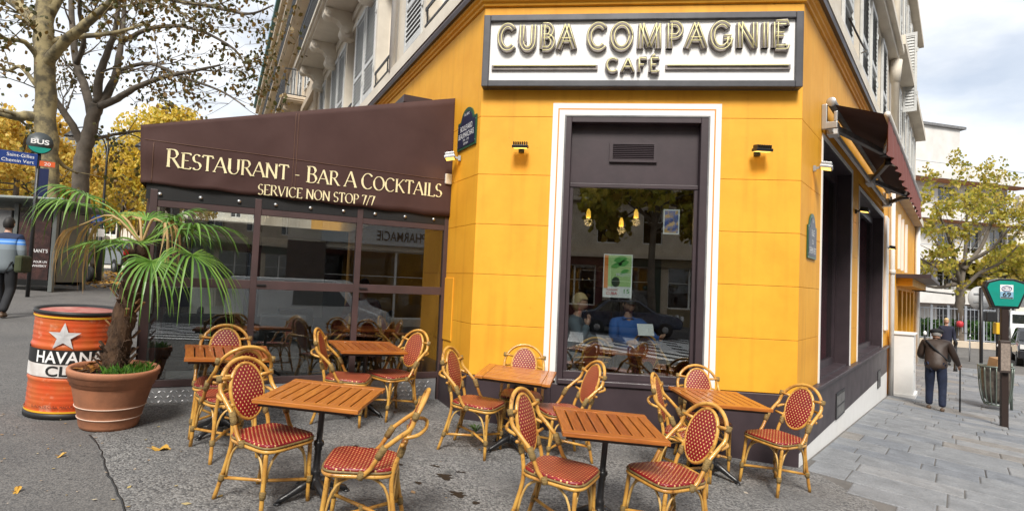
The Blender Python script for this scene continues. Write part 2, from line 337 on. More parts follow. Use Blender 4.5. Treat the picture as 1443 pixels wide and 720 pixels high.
def ground_mat(name, c1, c2, stain, agg=None, scale=3., bump=.3, rough=.85, grain=220., stain_amt=.5, vor=72.):
    m = bpy.data.materials.new(name); m.use_nodes = True; t = m.node_tree; b = t.nodes['Principled BSDF']; b.inputs['Roughness'].default_value = rough
    tc = t.nodes.new('ShaderNodeTexCoord'); src = tc.outputs['Object']
    def noise(sc, d=6, r=.6):
        n = t.nodes.new('ShaderNodeTexNoise'); n.inputs['Scale'].default_value = sc; n.inputs['Detail'].default_value = d; n.inputs['Roughness'].default_value = r; t.links.new(src, n.inputs['Vector']); return n.outputs['Fac']
    def ramp(fac, stops):
        r = t.nodes.new('ShaderNodeValToRGB')
        while len(r.color_ramp.elements) < len(stops): r.color_ramp.elements.new(.5)
        for e, (p, c) in zip(r.color_ramp.elements, stops): e.position = p; e.color = (*c, 1)
        t.links.new(fac, r.inputs[0]); return r.outputs[0]
    def mix(f, a, bb, mode='MIX'):
        x = t.nodes.new('ShaderNodeMixRGB'); x.blend_type = mode
        for i, v in ((0, f), (1, a), (2, bb)):
            if isinstance(v, (int, float)): x.inputs[i].default_value = v
            elif isinstance(v, tuple): x.inputs[i].default_value = (*v, 1)
            else: t.links.new(v, x.inputs[i])
        return x.outputs[0]
    col = ramp(noise(scale), [(.3, c2), (.7, c1)])
    gr = noise(grain, 3, .7); col = mix(.55, col, ramp(gr, [(.25, (.25, .25, .25)), (.75, (.78, .78, .78))]), 'OVERLAY')
    hgt = gr
    if agg:
        v = t.nodes.new('ShaderNodeTexVoronoi'); v.inputs['Scale'].default_value = vor; t.links.new(src, v.inputs['Vector'])
        ac = t.nodes.new('ShaderNodeValToRGB'); ac.color_ramp.elements[0].color = (*agg[0], 1); ac.color_ramp.elements[1].color = (*agg[1], 1)
        sp = t.nodes.new('ShaderNodeSeparateColor'); t.links.new(v.outputs['Color'], sp.inputs[0]); t.links.new(sp.outputs[0], ac.inputs[0])
        msk = ramp(noise(1.1, 4), [(.30, (.18, .18, .18)), (.56, (.75, .75, .75))]); col = mix(msk, col, ac.outputs[0])
        hm = t.nodes.new('ShaderNodeMath'); hm.operation = 'SUBTRACT'; t.links.new(gr, hm.inputs[0]); t.links.new(v.outputs['Distance'], hm.inputs[1]); hgt = hm.outputs[0]
    st = ramp(noise(2.3, 7, .65), [(.60, (0, 0, 0)), (.72, (1, 1, 1))])
    col = mix(mix(stain_amt, (0, 0, 0), st), col, stain)
    vg = t.nodes.new('ShaderNodeTexVoronoi'); vg.inputs['Scale'].default_value = 5.5; t.links.new(src, vg.inputs['Vector'])      # trodden gum and oil spots
    col = mix(ramp(vg.outputs['Distance'], [(.05, (.7, .7, .7)), (.085, (0, 0, 0))]), col, stain)
    t.links.new(col, b.inputs['Base Color'])
    bp = t.nodes.new('ShaderNodeBump'); bp.inputs['Strength'].default_value = bump; bp.inputs['Distance'].default_value = .012
    t.links.new(hgt, bp.inputs['Height']); t.links.new(bp.outputs[0], b.inputs['Normal']); return m
MT['asphalt'] = ground_mat('pavement_asphalt', (.125, .118, .11), (.066, .065, .066), (.035, .034, .034), stain_amt=.55, agg=((.05, .05, .052), (.20, .19, .18)), vor=110., scale=1.4)
MT['aggregate'] = ground_mat('worn_exposed_aggregate', (.165, .162, .158), (.085, .085, .09), (.035, .034, .034), agg=((.05, .05, .053), (.40, .39, .375)), stain_amt=.6, bump=.8)
MT['road'] = ground_mat('road_asphalt', (.085, .085, .09), (.055, .055, .06), (.03, .03, .03), stain_amt=.3)
MT['flag_bed'] = ground_mat('flagstone_bed', (.16, .15, .14), (.10, .095, .09), (.05, .05, .05))
FLAG = [ground_mat('flagstone_%s' % n, c, tuple(v*.68 for v in c), tuple(v*.4 for v in c), scale=4.5, bump=.8, rough=.75, grain=60, stain_amt=.6) for n, c in (('grey', (.25, .26, .275)), ('blue', (.215, .23, .255)), ('warm', (.265, .25, .235)), ('pale', (.29, .295, .305)))]
MT['kerb'] = mat('granite_kerb', (.34, .33, .32), .7, col2=(.22, .215, .21), scale=25, bump=.2, bscale=80)
# one sheet out to the horizon, finer near the cafe
def axis(lo, hi, fine0, fine1, step): 
    a = [fine0+i*step for i in range(int((fine1-fine0)/step)+1)]; s = step; x = fine0
    while x > lo: s *= 1.5; x -= s; a.insert(0, max(x, lo))
    s = step; x = a[-1]
    while x < hi: s *= 1.5; x += s; a.append(min(x, hi))
    return a
xs = axis(-600, 600, -18, 32, 1.0); ys = axis(-600, 600, -12, 40, 1.0)
mb = MB(); mb.smooth = True
mb.add([(x, y, gz(x, y)) for y in ys for x in xs], [(j*len(xs)+i, j*len(xs)+i+1, (j+1)*len(xs)+i+1, (j+1)*len(xs)+i) for j in range(len(ys)-1) for i in range(len(xs)-1)])
struct(mb.build('ground', MT['asphalt'], fix=False))
# worn concrete in front of the cafe
struct(sheet('terrace_paving', [(-2.70, -1.98), (-2.1, -2.5), (-1.49, -3.03), (.6, -5.2), (1.6, -7.4), (4.0, -5.2), (3.55, -1.9), (3.75, -.85), (3.52, -.02), (3.4, .25), (.0, .25), (-.9, 1.4), (-3.4, -.3)], .004, .5, MT['aggregate']))
mb = MB()
pts = smoothpts([(-2.72, -1.97), (-2.42, -2.2), (-2.1, -2.51), (-1.8, -2.76), (-1.49, -3.04), (-.9, -3.66), (-.2, -4.38), (.6, -5.2)], 5)
mb.tube([(p[0]+random.uniform(-.008, .008), p[1]+random.uniform(-.008, .008), gz(p[0], p[1])+.002) for p in [(q.x, q.y) for q in [Vector((a[0], a[1], 0)) for a in [(p.x, p.y) for p in [Vector((p[0], p[1], 0)) for p in pts]]]]], .007, 5)
struct(mb.build('paving_joint', MT['black_print']))
# kerb and carriageway of the side street (right) ; d = distance out from the street wall
def rwp(s, d): return Vector((W, 0, 0))+dR*s+nR*d
KD = 4.55
struct(sheet('side_street_road', [tuple(rwp(s, d))[:2] for s, d in ((-3, KD+.2), (70, KD+.2), (70, KD+7.5), (-3, KD+7.5))], +.005, 2.0, MT['road']))
mb = MB()
k = 0
kr = struct(MB().box(0, .001, 0, .001, -3, -2.999).build('kerb', MT['kerb']))
s_ = 1.0
while s_ < 42:
    l = 1.1; a0, a1, b0, b1 = rwp(s_, KD), rwp(s_+l-.012, KD), rwp(s_, KD+.22), rwp(s_+l-.012, KD+.22); mb = MB(); dz = random.uniform(-.004, .004)
    vs = [(p.x, p.y, gz(p.x, p.y)+h+dz) for h in (-.1, .075) for p in (a0, a1, b1, b0)]
    mb.add(vs, [(0,3,2,1),(4,5,6,7),(0,1,5,4),(1,2,6,5),(2,3,7,6),(3,0,4,7)]); mb.build('kerbstone', MT['kerb'], kr, bevel=.012); s_ += l
# flagstones of the side street pavement, each a slab of its own
fb = struct(sheet('flagstone_pavement', [tuple(rwp(s, d))[:2] for s, d in ((-1.35, 1.35), (.05, .02), (30, .02), (30, KD), (-1.35, KD), (-1.7, 3.2))], .003, .6, MT['flag_bed']))
rnd = random.Random(3); s_ = -1.3; cnt = 0
while s_ < 27 and cnt < 290:
    wd = rnd.uniform(.38, .56); d = .05 if s_ > 0 else 1.3-(s_+1.3)*.96; first = True
    while d < KD-.05 and cnt < 290:
        ln = rnd.uniform(.45, 1.0)*(rnd.uniform(.4, .8) if first else 1); first = False; d2 = min(d+ln, KD-.02)
        if KD-d2 < .25: d2 = KD-.02
        gp = .011; cs = [(s_+gp/2+rnd.uniform(-.004, .004), d+gp/2), (s_+wd-gp/2+rnd.uniform(-.004, .004), d+gp/2), (s_+wd-gp/2+rnd.uniform(-.004, .004), d2-gp/2), (s_+gp/2+rnd.uniform(-.004, .004), d2-gp/2)]
        mb = MB(); h = .014+rnd.uniform(-.003, .004); P = [rwp(*c) for c in cs]
        # rounded shoulder: lower ring, upper ring inset
        cx = sum((p for p in P), Vector())/4; I = [p+(cx-p).normalized()*.014 for p in P]
        vs = [(p.x, p.y, gz(p.x, p.y)-.02) for p in P]+[(p.x, p.y, gz(p.x, p.y)+h-.006) for p in P]+[(p.x, p.y, gz(p.x, p.y)+h) for p in I]
        mb.add(vs, [(i, (i+1) % 4, 4+(i+1) % 4, 4+i) for i in range(4)]+[(4+i, 4+(i+1) % 4, 8+(i+1) % 4, 8+i) for i in range(4)]+[(8, 9, 10, 11)])
        mb.build('flagstone', rnd.choice(FLAG+[FLAG[0], FLAG[0], FLAG[0], FLAG[1], FLAG[1], FLAG[3]]), fb); cnt += 1; d = d2
    s_ += wd
# road and zebra crossing behind the viewer, seen only in the window glass
struct(sheet('boulevard_road', [(-60, -11.2), (40, -11.2), (40, -24), (-60, -24)], .005, 4, MT['road']))
for i in range(9):
    tag(sheet('zebra_stripe', [(-1.2+i*1.0, -12.2), (-.7+i*1.0, -12.2), (-.7+i*1.0, -16.4), (-1.2+i*1.0, -16.4)], +.011, 2, MT['white_print']), 'white stripe of the zebra crossing', None); bpy.context.scene.objects[-1]['kind'] = 'structure'
for i in range(9):
    c_ = Vector((3.0, -10.6, 0))+Vector((.51, -.86, 0))*i*1.0; u_ = Vector((.86, .51, 0)); v_ = Vector((.51, -.86, 0))*.25
    tag(sheet('zebra_stripe', [tuple(p)[:2] for p in (c_-u_*2.1-v_, c_+u_*1.6-v_, c_+u_*1.6+v_, c_-u_*2.1+v_)], .017, 2, MT['white_print']), 'white stripe of the side street crossing', None, kind='structure')
# boulevard carriageway on the far left
struct(sheet('far_boulevard_road', [(-22, 26), (-60, 8), (-95, 70), (-60, 95)], +.005, 6, MT['road']))
# ------------------------------------------------------------------ cafe building
cafe = thing('cafe_building', 'yellow corner cafe building with cream upper floors and grey shutters', 'building', T(1.7, 2, 0))
def P_(mb, name, m, fr=F_C, bevel=0, parent=None): return mb.build(name, m, parent or cafe, fr, bevel)
ROWS = [.604, 1.151, 1.704, 2.257, 2.81, 3.46, 4.70]
def panel(fr, x0, x1, z0, z1, gl=.004, gr=.004, gb=.0018, gt=.0018):
    P_(MB().box(x0+gl, x1-gr, 0, .05, z0+gb, z1-gt), 'wall_panel', MT['yellow'], fr, .003)
# core behind the panels (groove colour) and interior room
core = mat('ochre_groove', (.42, .18, .012), .8)
for x0, x1, z0, z1 in ((.03, .93, .1, 4.7), (2.50, W-.03, .1, 4.7), (.93, 2.50, 3.50, 4.7), (.93, 2.50, .1, .60)):
    P_(MB().box(x0, x1, .045, .30, z0, z1), 'wall_core', core)
for i in range(6):
    panel(F_C, 0, .808, ROWS[i], ROWS[i+1], gl=0, gr=0); panel(F_C, 2.60, W, ROWS[i], ROWS[i+1], gl=0, gr=0)
P_(MB().box(.808, 2.60, .0, .05, 3.612, 4.697), 'wall_panel', MT['yellow'])
# dark plinth
P_(MB().box(-.02, .90, -.035, .06, -.25, .60).box(2.53, W+.02, -.035, .06, -.3, .60).box(.90, 2.53, -.030, .06, -.25, .57), 'plinth', MT['plum'], bevel=.006)
# white painted surround with an orange line
def surround(fr, x0, x1, z0, z1, wd, nm='window_surround'):
    o = P_(MB().box(x0, x0+wd, -.012, .05, z0, z1).box(x1-wd, x1, -.012, .05, z0, z1).box(x0+wd, x1-wd, -.012, .05, z1-wd, z1), nm, MT['white_paint'], fr)
    a = wd*.42; b = a+.014
    MB().box(x0+a, x0+b, -.0135, -.010, z0, z1-a).box(x1-b, x1-a, -.0135, -.010, z0, z1-a).box(x0+b, x1-b, -.0135, -.010, z1-b, z1-a).build('painted_line', MT['orange_line'], o, fr)
surround(F_C, .808, 2.60, .60, 3.612, .138)
# big corner window
win = P_(MB().box(.946, 1.02, -.02, .22, .57, 3.474).box(2.392, 2.478, -.02, .22, .57, 3.474).box(1.02, 2.392, -.02, .22, 3.40, 3.474), 'window_frame', MT['plum'], bevel=.006)
MB().box(.946-.004, .958, -.026, -.018, .57, 3.478).box(2.466, 2.482, -.026, -.018, .57, 3.478).box(.958, 2.466, -.026, -.018, 3.462, 3.478).build('edge_trim', MT['lead'], win, F_C)
MB().box(1.021, 2.391, .10, .14, 2.745, 3.399).build('transom_panel', MT['plum'], win, F_C)
MB().box(.97, 2.46, -.055, .20, .572, .625).build('sill', MT['plum'], win, F_C, .008)
MB().box(1.021, 2.391, .05, .12, .626, .70).box(1.021, 1.06, .06, .115, .701, 2.744).box(2.352, 2.391, .06, .115, .701, 2.744).box(1.021, 2.391, .05, .115, 2.70, 2.744).build('sash', MT['plum'], win, F_C, .004)
MB().box(1.06, 2.352, .085, .093, .70, 2.70).build('pane', MT['glass'], win, F_C)
gr = MB().box(1.44, 1.475, .07, .098, 2.99, 3.21).box(1.917, 1.952, .07, .098, 2.99, 3.21).box(1.475, 1.917, .07, .098, 2.99, 3.02).box(1.475, 1.917, .07, .098, 3.185, 3.21).build('vent_grille', MT['plum'], win, F_C)
for i in range(8):
    z = 3.026+i*.0205; MB().add([(1.475, .074, z), (1.917, .074, z), (1.917, .096, z+.016), (1.475, .096, z+.016), (1.475, .074, z+.004), (1.917, .074, z+.004), (1.917, .096, z+.02), (1.475, .096, z+.02)], [(0,1,2,3),(7,6,5,4),(0,4,5,1),(3,2,6,7),(0,3,7,4),(1,5,6,2)]).build('slat', MT['plum'], cafe, F_C)
# interior room
def inner(d, ln):
    q = offs(-d); return [q[1]+dL*ln, q[1], q[2], q[2]+dR*ln]
def room():
    q = inner(.52, 6.0); z0, z1 = .15, 4.2; mb = MB()
    mb.add([(p.x, p.y, z) for z in (z0, z1) for p in q], [(3, 0, 4, 7), (4, 5, 6, 7)]); P_(mb, 'interior_walls', MT['dark_wood'], ID)
    P_(MB().add([(p.x, p.y, z0) for p in inner(.32, 6.0)], [(0, 1, 2, 3)]), 'interior_floor', MT['dark_wood'], ID)
    q = inner(.30, 6.0); mb = MB(); mb.add([(p.x, p.y, z) for z in (z0, z1) for p in q], [(0, 1, 5, 4)]); P_(mb, 'interior_lining', MT['dark_wood'], ID)
# boulevard-side wall (mostly behind the terrace)
for i in range(6): panel(F_L, -.9, 0, ROWS[i], ROWS[i+1], gl=0, gr=0)
P_(MB().box(-13.2, -.9, 0, .05, 2.6, 4.697), 'wall_panel', MT['yellow'], F_L)
P_(MB().box(-13.2, -.04, .05, .3, .1, 4.7), 'wall_core', core, F_L)
P_(MB().box(-.9, .02, -.035, .05, -.1, .60), 'plinth', MT['plum'], F_L)
P_(MB().box(-.86, -.58, -.012, .0, .90, 1.65), 'meter_door', MT['yellow'], F_L, .004)
# street-side wall
for i in range(6): panel(F_R, 0, 1.10, ROWS[i], ROWS[i+1], gl=0, gr=0)
for i in range(5): panel(F_R, 3.62, 4.32, ROWS[i], ROWS[i+1], gl=0, gr=0)
P_(MB().box(1.10, 9.2, 0, .05, 3.56, 4.697).box(3.62, 4.32, 0, .05, 3.463, 3.56), 'wall_panel', MT['yellow'], F_R)
P_(MB().box(8.28, 9.2, 0, .05, .6, 3.56), 'wall_panel', MT['yellow'], F_R)
P_(MB().box(.04, 1.12, .05, .3, .1, 4.7).box(3.56, 4.36, .05, .5, .1, 4.7).box(8.25, 9.2, .05, .5, -.5, 4.7).box(1.12, 8.25, .05, .5, 3.5, 4.7), 'wall_core', core, F_R)
P_(MB().box(-.02, 9.0, -.035, .06, .02, .56), 'plinth', MT['plum'], F_R, .006)
P_(MB().box(-.02, 9.0, -.075, .4, .56, .605), 'plinth_ledge', MT['plum'], F_R, .008)
P_(MB().box(-.02, 9.0, -.030, .05, -.75, .02), 'skirting', MT['white_paint'], F_R)
for s0, s1, nb in ((2.15, 2.85, 2), (7.05, 7.55, 1)):
    z0 = .02 if nb == 2 else -.14; z1 = z0+.34
    v = P_(MB().box(s0, s1, -.046, -.034, z0, z1), 'cellar_vent', MT['black_plastic'], F_R)
    n = nb*4
    for i in range(n):
        for j in range(2):
            zz = z0+.03+j*.15; xx = s0+.04+i*(s1-s0-.06)/n; MB().box(xx, xx+.03, -.052, -.046, zz, zz+.12).build('louvre', MT['lead'], v, F_R)
P_(MB().box(.42, .72, -.040, -.034, .12, .46), 'plinth_hatch', MT['plum'], F_R, .002)
for s0, s1, z1 in ((1.15, 3.55, 3.52), (4.38, 8.2, 3.40)):
    o = P_(MB().box(s0-.05, s0, -.012, .05, .605, z1+.05).box(s1, s1+.05, -.012, .05, .605, z1+.05).box(s0, s1, -.012, .05, z1, z1+.05), 'window_surround', MT['white_paint'], F_R)
    wf = P_(MB().box(s0, s0+.03, .0, .48, .605, z1).box(s1-.03, s1, .0, .48, .605, z1).box(s0+.03, s1-.03, .0, .48, z1-.03, z1), 'window_reveal', MT['plum'], F_R)
    a, b = s0+.10, s1-.10
    MB().box(a-.07, a+.05, .19, .26, .61, z1-.03).box(b-.05, b+.07, .19, .26, .61, z1-.03).box(a+.05, b-.05, .19, .26, z1-.16, z1-.03).box(a+.05, b-.05, .19, .26, .605, .72).build('sash', MT['plum'], wf, F_R)
    MB().box(a+.05, b-.05, .22, .226, .72, z1-.16).build('pane', MT['glass'], wf, F_R)
    mb = MB(); mb.smooth = True; n = 70; zz = (.66, z1-.1)
    vs = [(a+(b-a)*i/n, .34+.045*math.sin(i*1.9)+.02*math.sin(i*.7), z) for z in zz for i in range(n+1)]
    mb.add(vs, [(i, i+1, n+2+i, n+1+i) for i in range(n)]); mb.build('curtain', mat('red_curtain', (.34, .03, .06), .8, var=.3), wf, F_R)
    MB().box(s0-.04, s1+.04, .03, .47, .606, .63).build('sill', MT['plum'], wf, F_R)
P_(MB().box(8.45, 8.95, -.05, .0, .95, 3.45), 'white_pilaster', MT['white_paint'], F_R, .01)
# painted cornice above the yellow storey, with lead flashing on top
cprof = [(.0, 4.70), (-.025, 4.71), (-.03, 4.735), (-.055, 4.75), (-.06, 4.775), (-.085, 4.79), (-.09, 4.815), (.0, 4.815)]
def offs(d):
    """corner points of the plan offset outward by d"""
    def isect(p, a, q, b):
        cr = a.x*b.y-a.y*b.x; t = ((q.x-p.x)*b.y-(q.y-p.y)*b.x)/cr; return p+a*t
    p0 = isect(nL*d, dL, Vector((0, -d, 0)), Vector((1, 0, 0))); p1 = isect(Vector((W, 0, 0))+nR*d, dR, Vector((0, -d, 0)), Vector((1, 0, 0)))
    return [dL*13.2+nL*d, p0, p1, Vector((W, 0, 0))+dR*9.2+nR*d]
room()
def band(prof, name, m, bevel=0):
    mb = MB(); rings = []
    for y, z in prof: rings.append([Vector((p.x, p.y, z)) for p in offs(-y)])
    vs = [p for r in rings for p in r]; n = len(prof)
    fs = [(i*4+k, i*4+k+1, ((i+1) % n)*4+k+1, ((i+1) % n)*4+k) for i in range(n) for k in range(3)]
    mb.add(vs, fs); return mb.build(name, m, cafe, ID, bevel)
band(cprof, 'cornice', MT['yellow'])
band([(.0, 4.816), (-.13, 4.816), (-.14, 4.87), (-.12, 4.92), (.0, 4.94)], 'cornice_flashing', MT['plum'])
band([(.0, 4.941), (-.13, 4.941), (-.12, 5.14), (-.09, 5.17), (.0, 5.18)], 'string_course', MT['stone'])
# upper storeys with real openings
def facade(fr, x0, x1, z0, z1, ops, m, parent, depth=.28, name='upper_wall'):
    xs = sorted({x0, x1, *[o[0] for o in ops], *[o[1] for o in ops]}); zs = sorted({z0, z1, *[o[2] for o in ops], *[o[3] for o in ops]})
    mb = MB()
    for i in range(len(xs)-1):
        for j in range(len(zs)-1):
            cx, cz = (xs[i]+xs[i+1])/2, (zs[j]+zs[j+1])/2
            if any(o[0] < cx < o[1] and o[2] < cz < o[3] for o in ops): continue
            mb.quad((xs[i], 0, zs[j]), (xs[i+1], 0, zs[j]), (xs[i+1], 0, zs[j+1]), (xs[i], 0, zs[j+1]))
    for a, b, c, d in [o[:4] for o in ops]:
        mb.quad((a, 0, c), (a, 0, d), (a, depth, d), (a, depth, c)); mb.quad((b, 0, c), (b, depth, c), (b, depth, d), (b, 0, d))
        mb.quad((a, 0, d), (b, 0, d), (b, depth, d), (a, depth, d)); mb.quad((a, 0, c), (a, depth, c), (b, depth, c), (b, 0, c))
    return mb.build(name, m, parent, fr, fix=False)
def casement(fr, a, b, c, d, parent, y=.22, fm=None):
    fm = fm or MT['white_paint']; mid = (a+b)/2
    f = MB().box(a, a+.06, y, y+.06, c, d).box(b-.06, b, y, y+.06, c, d).box(a+.06, b-.06, y, y+.06, d-.06, d).box(a+.06, b-.06, y, y+.06, c, c+.08).box(mid-.05, mid+.05, y-.01, y+.05, c+.08, d-.06).box(a+.06, mid-.05, y+.01, y+.04, c+(d-c)*.62, c+(d-c)*.62+.03).box(mid+.05, b-.06, y+.01, y+.04, c+(d-c)*.62, c+(d-c)*.62+.03).build('window', fm, parent, fr)
    MB().box(a+.06, b-.06, y+.03, y+.038, c+.08, d-.06).build('pane', MT['upglass'], f, fr)
    MB().box(a, b, y+.30, y+.32, c, d).build('dark_backing', MT['dark'], f, fr)  # dark sheet in the interior colour closes the opening behind the pane
def shutter(fr, a, b, c, d, parent, y=-.05, m=None):
    m = m or MT['shutter']; mb = MB(); mb.box(a, a+.06, y, y+.04, c, d).box(b-.06, b, y, y+.04, c, d)
    for z in (c, c+(d-c)*.32, d-.09): mb.box(a+.06, b-.06, y, y+.04, z, z+.09)
    z = c+.10
    while z < d-.12:
        if not abs(z-(c+(d-c)*.32)-.03) < .075: mb.add([(a+.06, y+.004, z), (b-.06, y+.004, z), (b-.06, y+.026, z+.064), (a+.06, y+.026, z+.064)], [(0,1,2,3)])
        z += .082
    mb.box(a+.01, b-.01, y+.041, y+.048, c+.01, d-.01)
    o = mb.build('shutter', m, parent, fr)
    for k in (.2, .75): MB().box(b-.02, b+.03, y-.012, y, c+(d-c)*k, c+(d-c)*k+.10).build('hinge', MT['shutter'], o, fr)
def railing(fr, a, b, z0, z1, y, parent, n=None, ends=0., name='railing', m=None):
    mb = MB(); m = m or MT['iron']
    mb.box(a, b, y-.02, y+.02, z1-.04, z1).box(a, b, y-.015, y+.015, z0, z0+.03).box(a, b, y-.012, y+.012, z1-.2, z1-.18)
    n = n or int((b-a)/.11)
    for i in range(n+1):
        x = a+(b-a)*i/n; mb.box(x-.009, x+.009, y-.009, y+.009, z0+.03, z1-.04)
    for i in range(n):
        x = a+(b-a)*(i+.5)/n; mb.box(x-.03, x+.03, y-.006, y+.006, z1-.15, z1-.08)
    if ends:
        for x in (a, b):
            mb.box(x-.015, x+.015, y, y+ends, z1-.04, z1).box(x-.015, x+.015, y, y+ends, z0, z0+.03)
            for k in range(1, int(ends/.11)): mb.box(x-.009, x+.009, y+k*.11-.009, y+k*.11+.009, z0+.03, z1-.04)
    return mb.build(name, m, parent, fr)
def console(fr, x, z, parent, m, dep=.62, h=.62, wd=.26):
    """scrolled stone bracket under a balcony"""
    prof = [(0, z), (-dep, z), (-dep-.02, z-.10), (-dep+.04, z-.2), (-dep+.16, z-.22), (-dep*.55, z-.26), (-dep*.35, z-.42), (-.20, z-h+.05), (-.10, z-h-.02), (0, z-h-.03)]
    mb = MB(); n = len(prof); vs = [(x-wd/2, y, zz) for y, zz in prof]+[(x+wd/2, y, zz) for y, zz in prof]
    mb.add(vs, [tuple(range(n)), tuple(range(2*n-1, n-1, -1))]+[(i, (i+1) % n, (i+1) % n+n, i+n) for i in range(n)])
    Mx = Matrix.Rotation(math.pi/2, 4, 'Y')
    for yy, zz, r in ((-dep+.08, z-.13, .115), (-.16, z-h+.13, .15)):
        M = Matrix.Translation((x-wd/2-.03, yy, zz)) @ Mx; mb.lathe([(r*.99, 0), (r, wd+.06)], 16, M=M)
        mb.lathe([(r*.45, -.02), (r*.45, wd+.10)], 12, M=M)
    return mb.build('console', m, parent, fr, .008)
def balcony(fr, a, b, z, parent, m, dep=.75, cons=(), rail=True):
    P = MB().box(a, b, -dep, .0, z, z+.10).box(a+.03, b-.03, -dep+.05, 0, z-.06, z).box(a+.08, b-.08, -dep+.12, 0, z-.11, z-.06).build('balcony_slab', m, parent, fr, .01)
    for x in cons: console(fr, x, z-.11, parent, m, dep-.14)
    if rail: railing(fr, a+.05, b-.05, z+.13, z+1.08, -dep+.08, parent, ends=dep-.1)
SH = MT['shutter']
# boulevard side: x = -distance from the corner
opsL = []
for (a, b) in ((-2.15, -1.05), (-5.25, -4.15), (-8.45, -7.45), (-11.55, -10.65)):
    opsL += [(a, b, 5.25, 7.35), (a, b, 8.35, 10.7), (a, b, 11.7, 13.9)]
facade(F_L, -13.2, 0, 5.0, 15.2, opsL, MT['stone'], cafe)
for o in opsL:
    casement(F_L, *o, cafe)
    P_(MB().box(o[0]-.12, o[0]-.002, -.03, .0, o[2]-.05, o[3]+.12).box(o[1]+.002, o[1]+.12, -.03, 0, o[2]-.05, o[3]+.12).box(o[0]-.002, o[1]+.002, -.03, 0, o[3]+.002, o[3]+.12), 'window_moulding', MT['stone'], F_L)
    if o[2] < 6: P_(MB().box(o[0]+.02, o[1]-.02, -.05, -.03, o[2]+.26, o[2]+.31).box(o[0]+.02, o[1]-.02, -.05, -.03, o[2]+.02, o[2]+.05).box(*(o[0]+.1, o[0]+.12), -.05, -.03, o[2]+.05, o[2]+.26).box(o[1]-.12, o[1]-.10, -.05, -.03, o[2]+.05, o[2]+.26), 'window_guard', MT['iron'], F_L)
for a, b in ((-3.2, -2.3), (-6.3, -5.4), (-7.35, -6.42), (-9.5, -8.6), (-10.55, -9.6), (-12.6, -11.7)):
    for c, d in ((5.25, 7.35), (8.35, 10.7), (11.7, 13.9)): shutter(F_L, a, b, c, d, cafe)
P_(MB().tube([(-3.75, -.09, 5.1), (-3.75, -.09, 15)], .055, 10), 'drainpipe', MT['alu_white'], F_L)
P_(MB().tube([(-13.0, -.12, 4.9), (-13.0, -.12, 15)], .07, 10), 'drainpipe', MT['stone2'], F_L)
balcony(F_L, -13.0, -4.9, 7.95, cafe, MT['stone'], .80, (-12.4, -10.2, -8.05, -5.9))
P_(MB().box(-13.2, 0, -.09, 0, 7.95, 8.15).box(-13.2, 0, -.05, 0, 7.62, 7.80), 'string_course', MT['stone'], F_L)
P_(MB().box(-13.2, 0, -.35, 0, 14.6, 15.2), 'eaves_cornice', MT['stone'], F_L)
P_(MB().box(-4.3, -3.4, -.45, 0, 4.25, 4.40).box(-2.55, -1.75, -.40, 0, 4.02, 4.12), 'awning_hood', MT['plum'], F_L)
# corner and street side
facade(F_C, 0, W, 5.0, 15.2, [(1.1, 2.3, 5.4, 7.4), (1.1, 2.3, 8.4, 10.6)], MT['stone'], cafe)
for o in ((1.1, 2.3, 5.4, 7.4), (1.1, 2.3, 8.4, 10.6)): casement(F_C, *o, cafe)
opsR = []
for a, b in ((.95, 1.85), (3.2, 4.1), (6.35, 7.25)):
    opsR += [(a, b, 5.3, 7.0), (a, b, 8.3, 10.2), (a, b, 11.3, 13.2)]
facade(F_R, 0, 9.2, 5.0, 15.2, opsR, MT['stone'], cafe)
for o in opsR: casement(F_R, *o, cafe)
for a, b in ((1.9, 2.75), (2.3, 3.15), (4.15, 5.0), (5.4, 6.25), (7.3, 8.1)):
    for c, d in ((5.3, 7.0), (8.3, 10.2), (11.3, 13.2)):
        if (a, b) != (1.9, 2.75): shutter(F_R, a, b, c, d, cafe)
P_(MB().box(0, 9.2, -.28, 0, 7.25, 7.40).box(0, 9.2, -.18, 0, 7.12, 7.25).box(0, 9.2, -.10, 0, 7.40, 7.62), 'string_course', MT['stone'], F_R, .01)
P_(MB().box(0, 9.2, -.22, 0, 10.5, 10.75), 'string_course', MT['stone'], F_R, .01)
P_(MB().box(0, 9.2, -.35, 0, 14.6, 15.2), 'eaves_cornice', MT['stone'], F_R)
P_(MB().box(0, W, -.35, 0, 14.6, 15.2), 'eaves_cornice', MT['stone'])
# body and roof so that the block is closed from above
mb = MB(); pl = [dL*13.2, Vector((0, 0, 0)), Vector((W, 0, 0)), Vector((W, 0, 0))+dR*9.2]
mb.add([(p.x, p.y, 15.2) for p in pl]+[(1.6, 9.5, 18.2)], [(0,1,4),(1,2,4),(2,3,4),(3,0,4)]); P_(mb, 'roof', MT['zinc'], ID)
mb = MB(); a, b = dL*13.2, Vector((W, 0, 0))+dR*9.2
mb.quad((a.x, a.y, -1), (b.x, b.y, -1), (b.x, b.y, 15.2), (a.x, a.y, 15.2)); P_(mb, 'rear_wall', MT['stone2'], ID)
# drainpipe on the street side
P_(MB().tube([(9.12, -.10, -.8), (9.12, -.10, 5.0)], .05, 10).lathe([(.065, 0), (.065, .1)], 10, (9.12, -.10, 2.2)), 'drainpipe', MT['alu_white'], F_R)
P_(MB().tube([(9.1, -.12, 5.1), (9.1, -.12, 15)], .08, 10).lathe([(.14, 0), (.10, -.5)], 10, (9.1, -.12, 7.1)), 'drainpipe', MT['stone'], F_R)
# cable on the street side
P_(MB().tube(smoothpts([(1.15, -.26, 4.93), (2.0, -.30, 4.90), (2.6, -.28, 5.05), (3.3, -.2, 5.3), (3.9, -.06, 5.5)], 5), .012, 5), 'cable', MT['iron'], F_R)
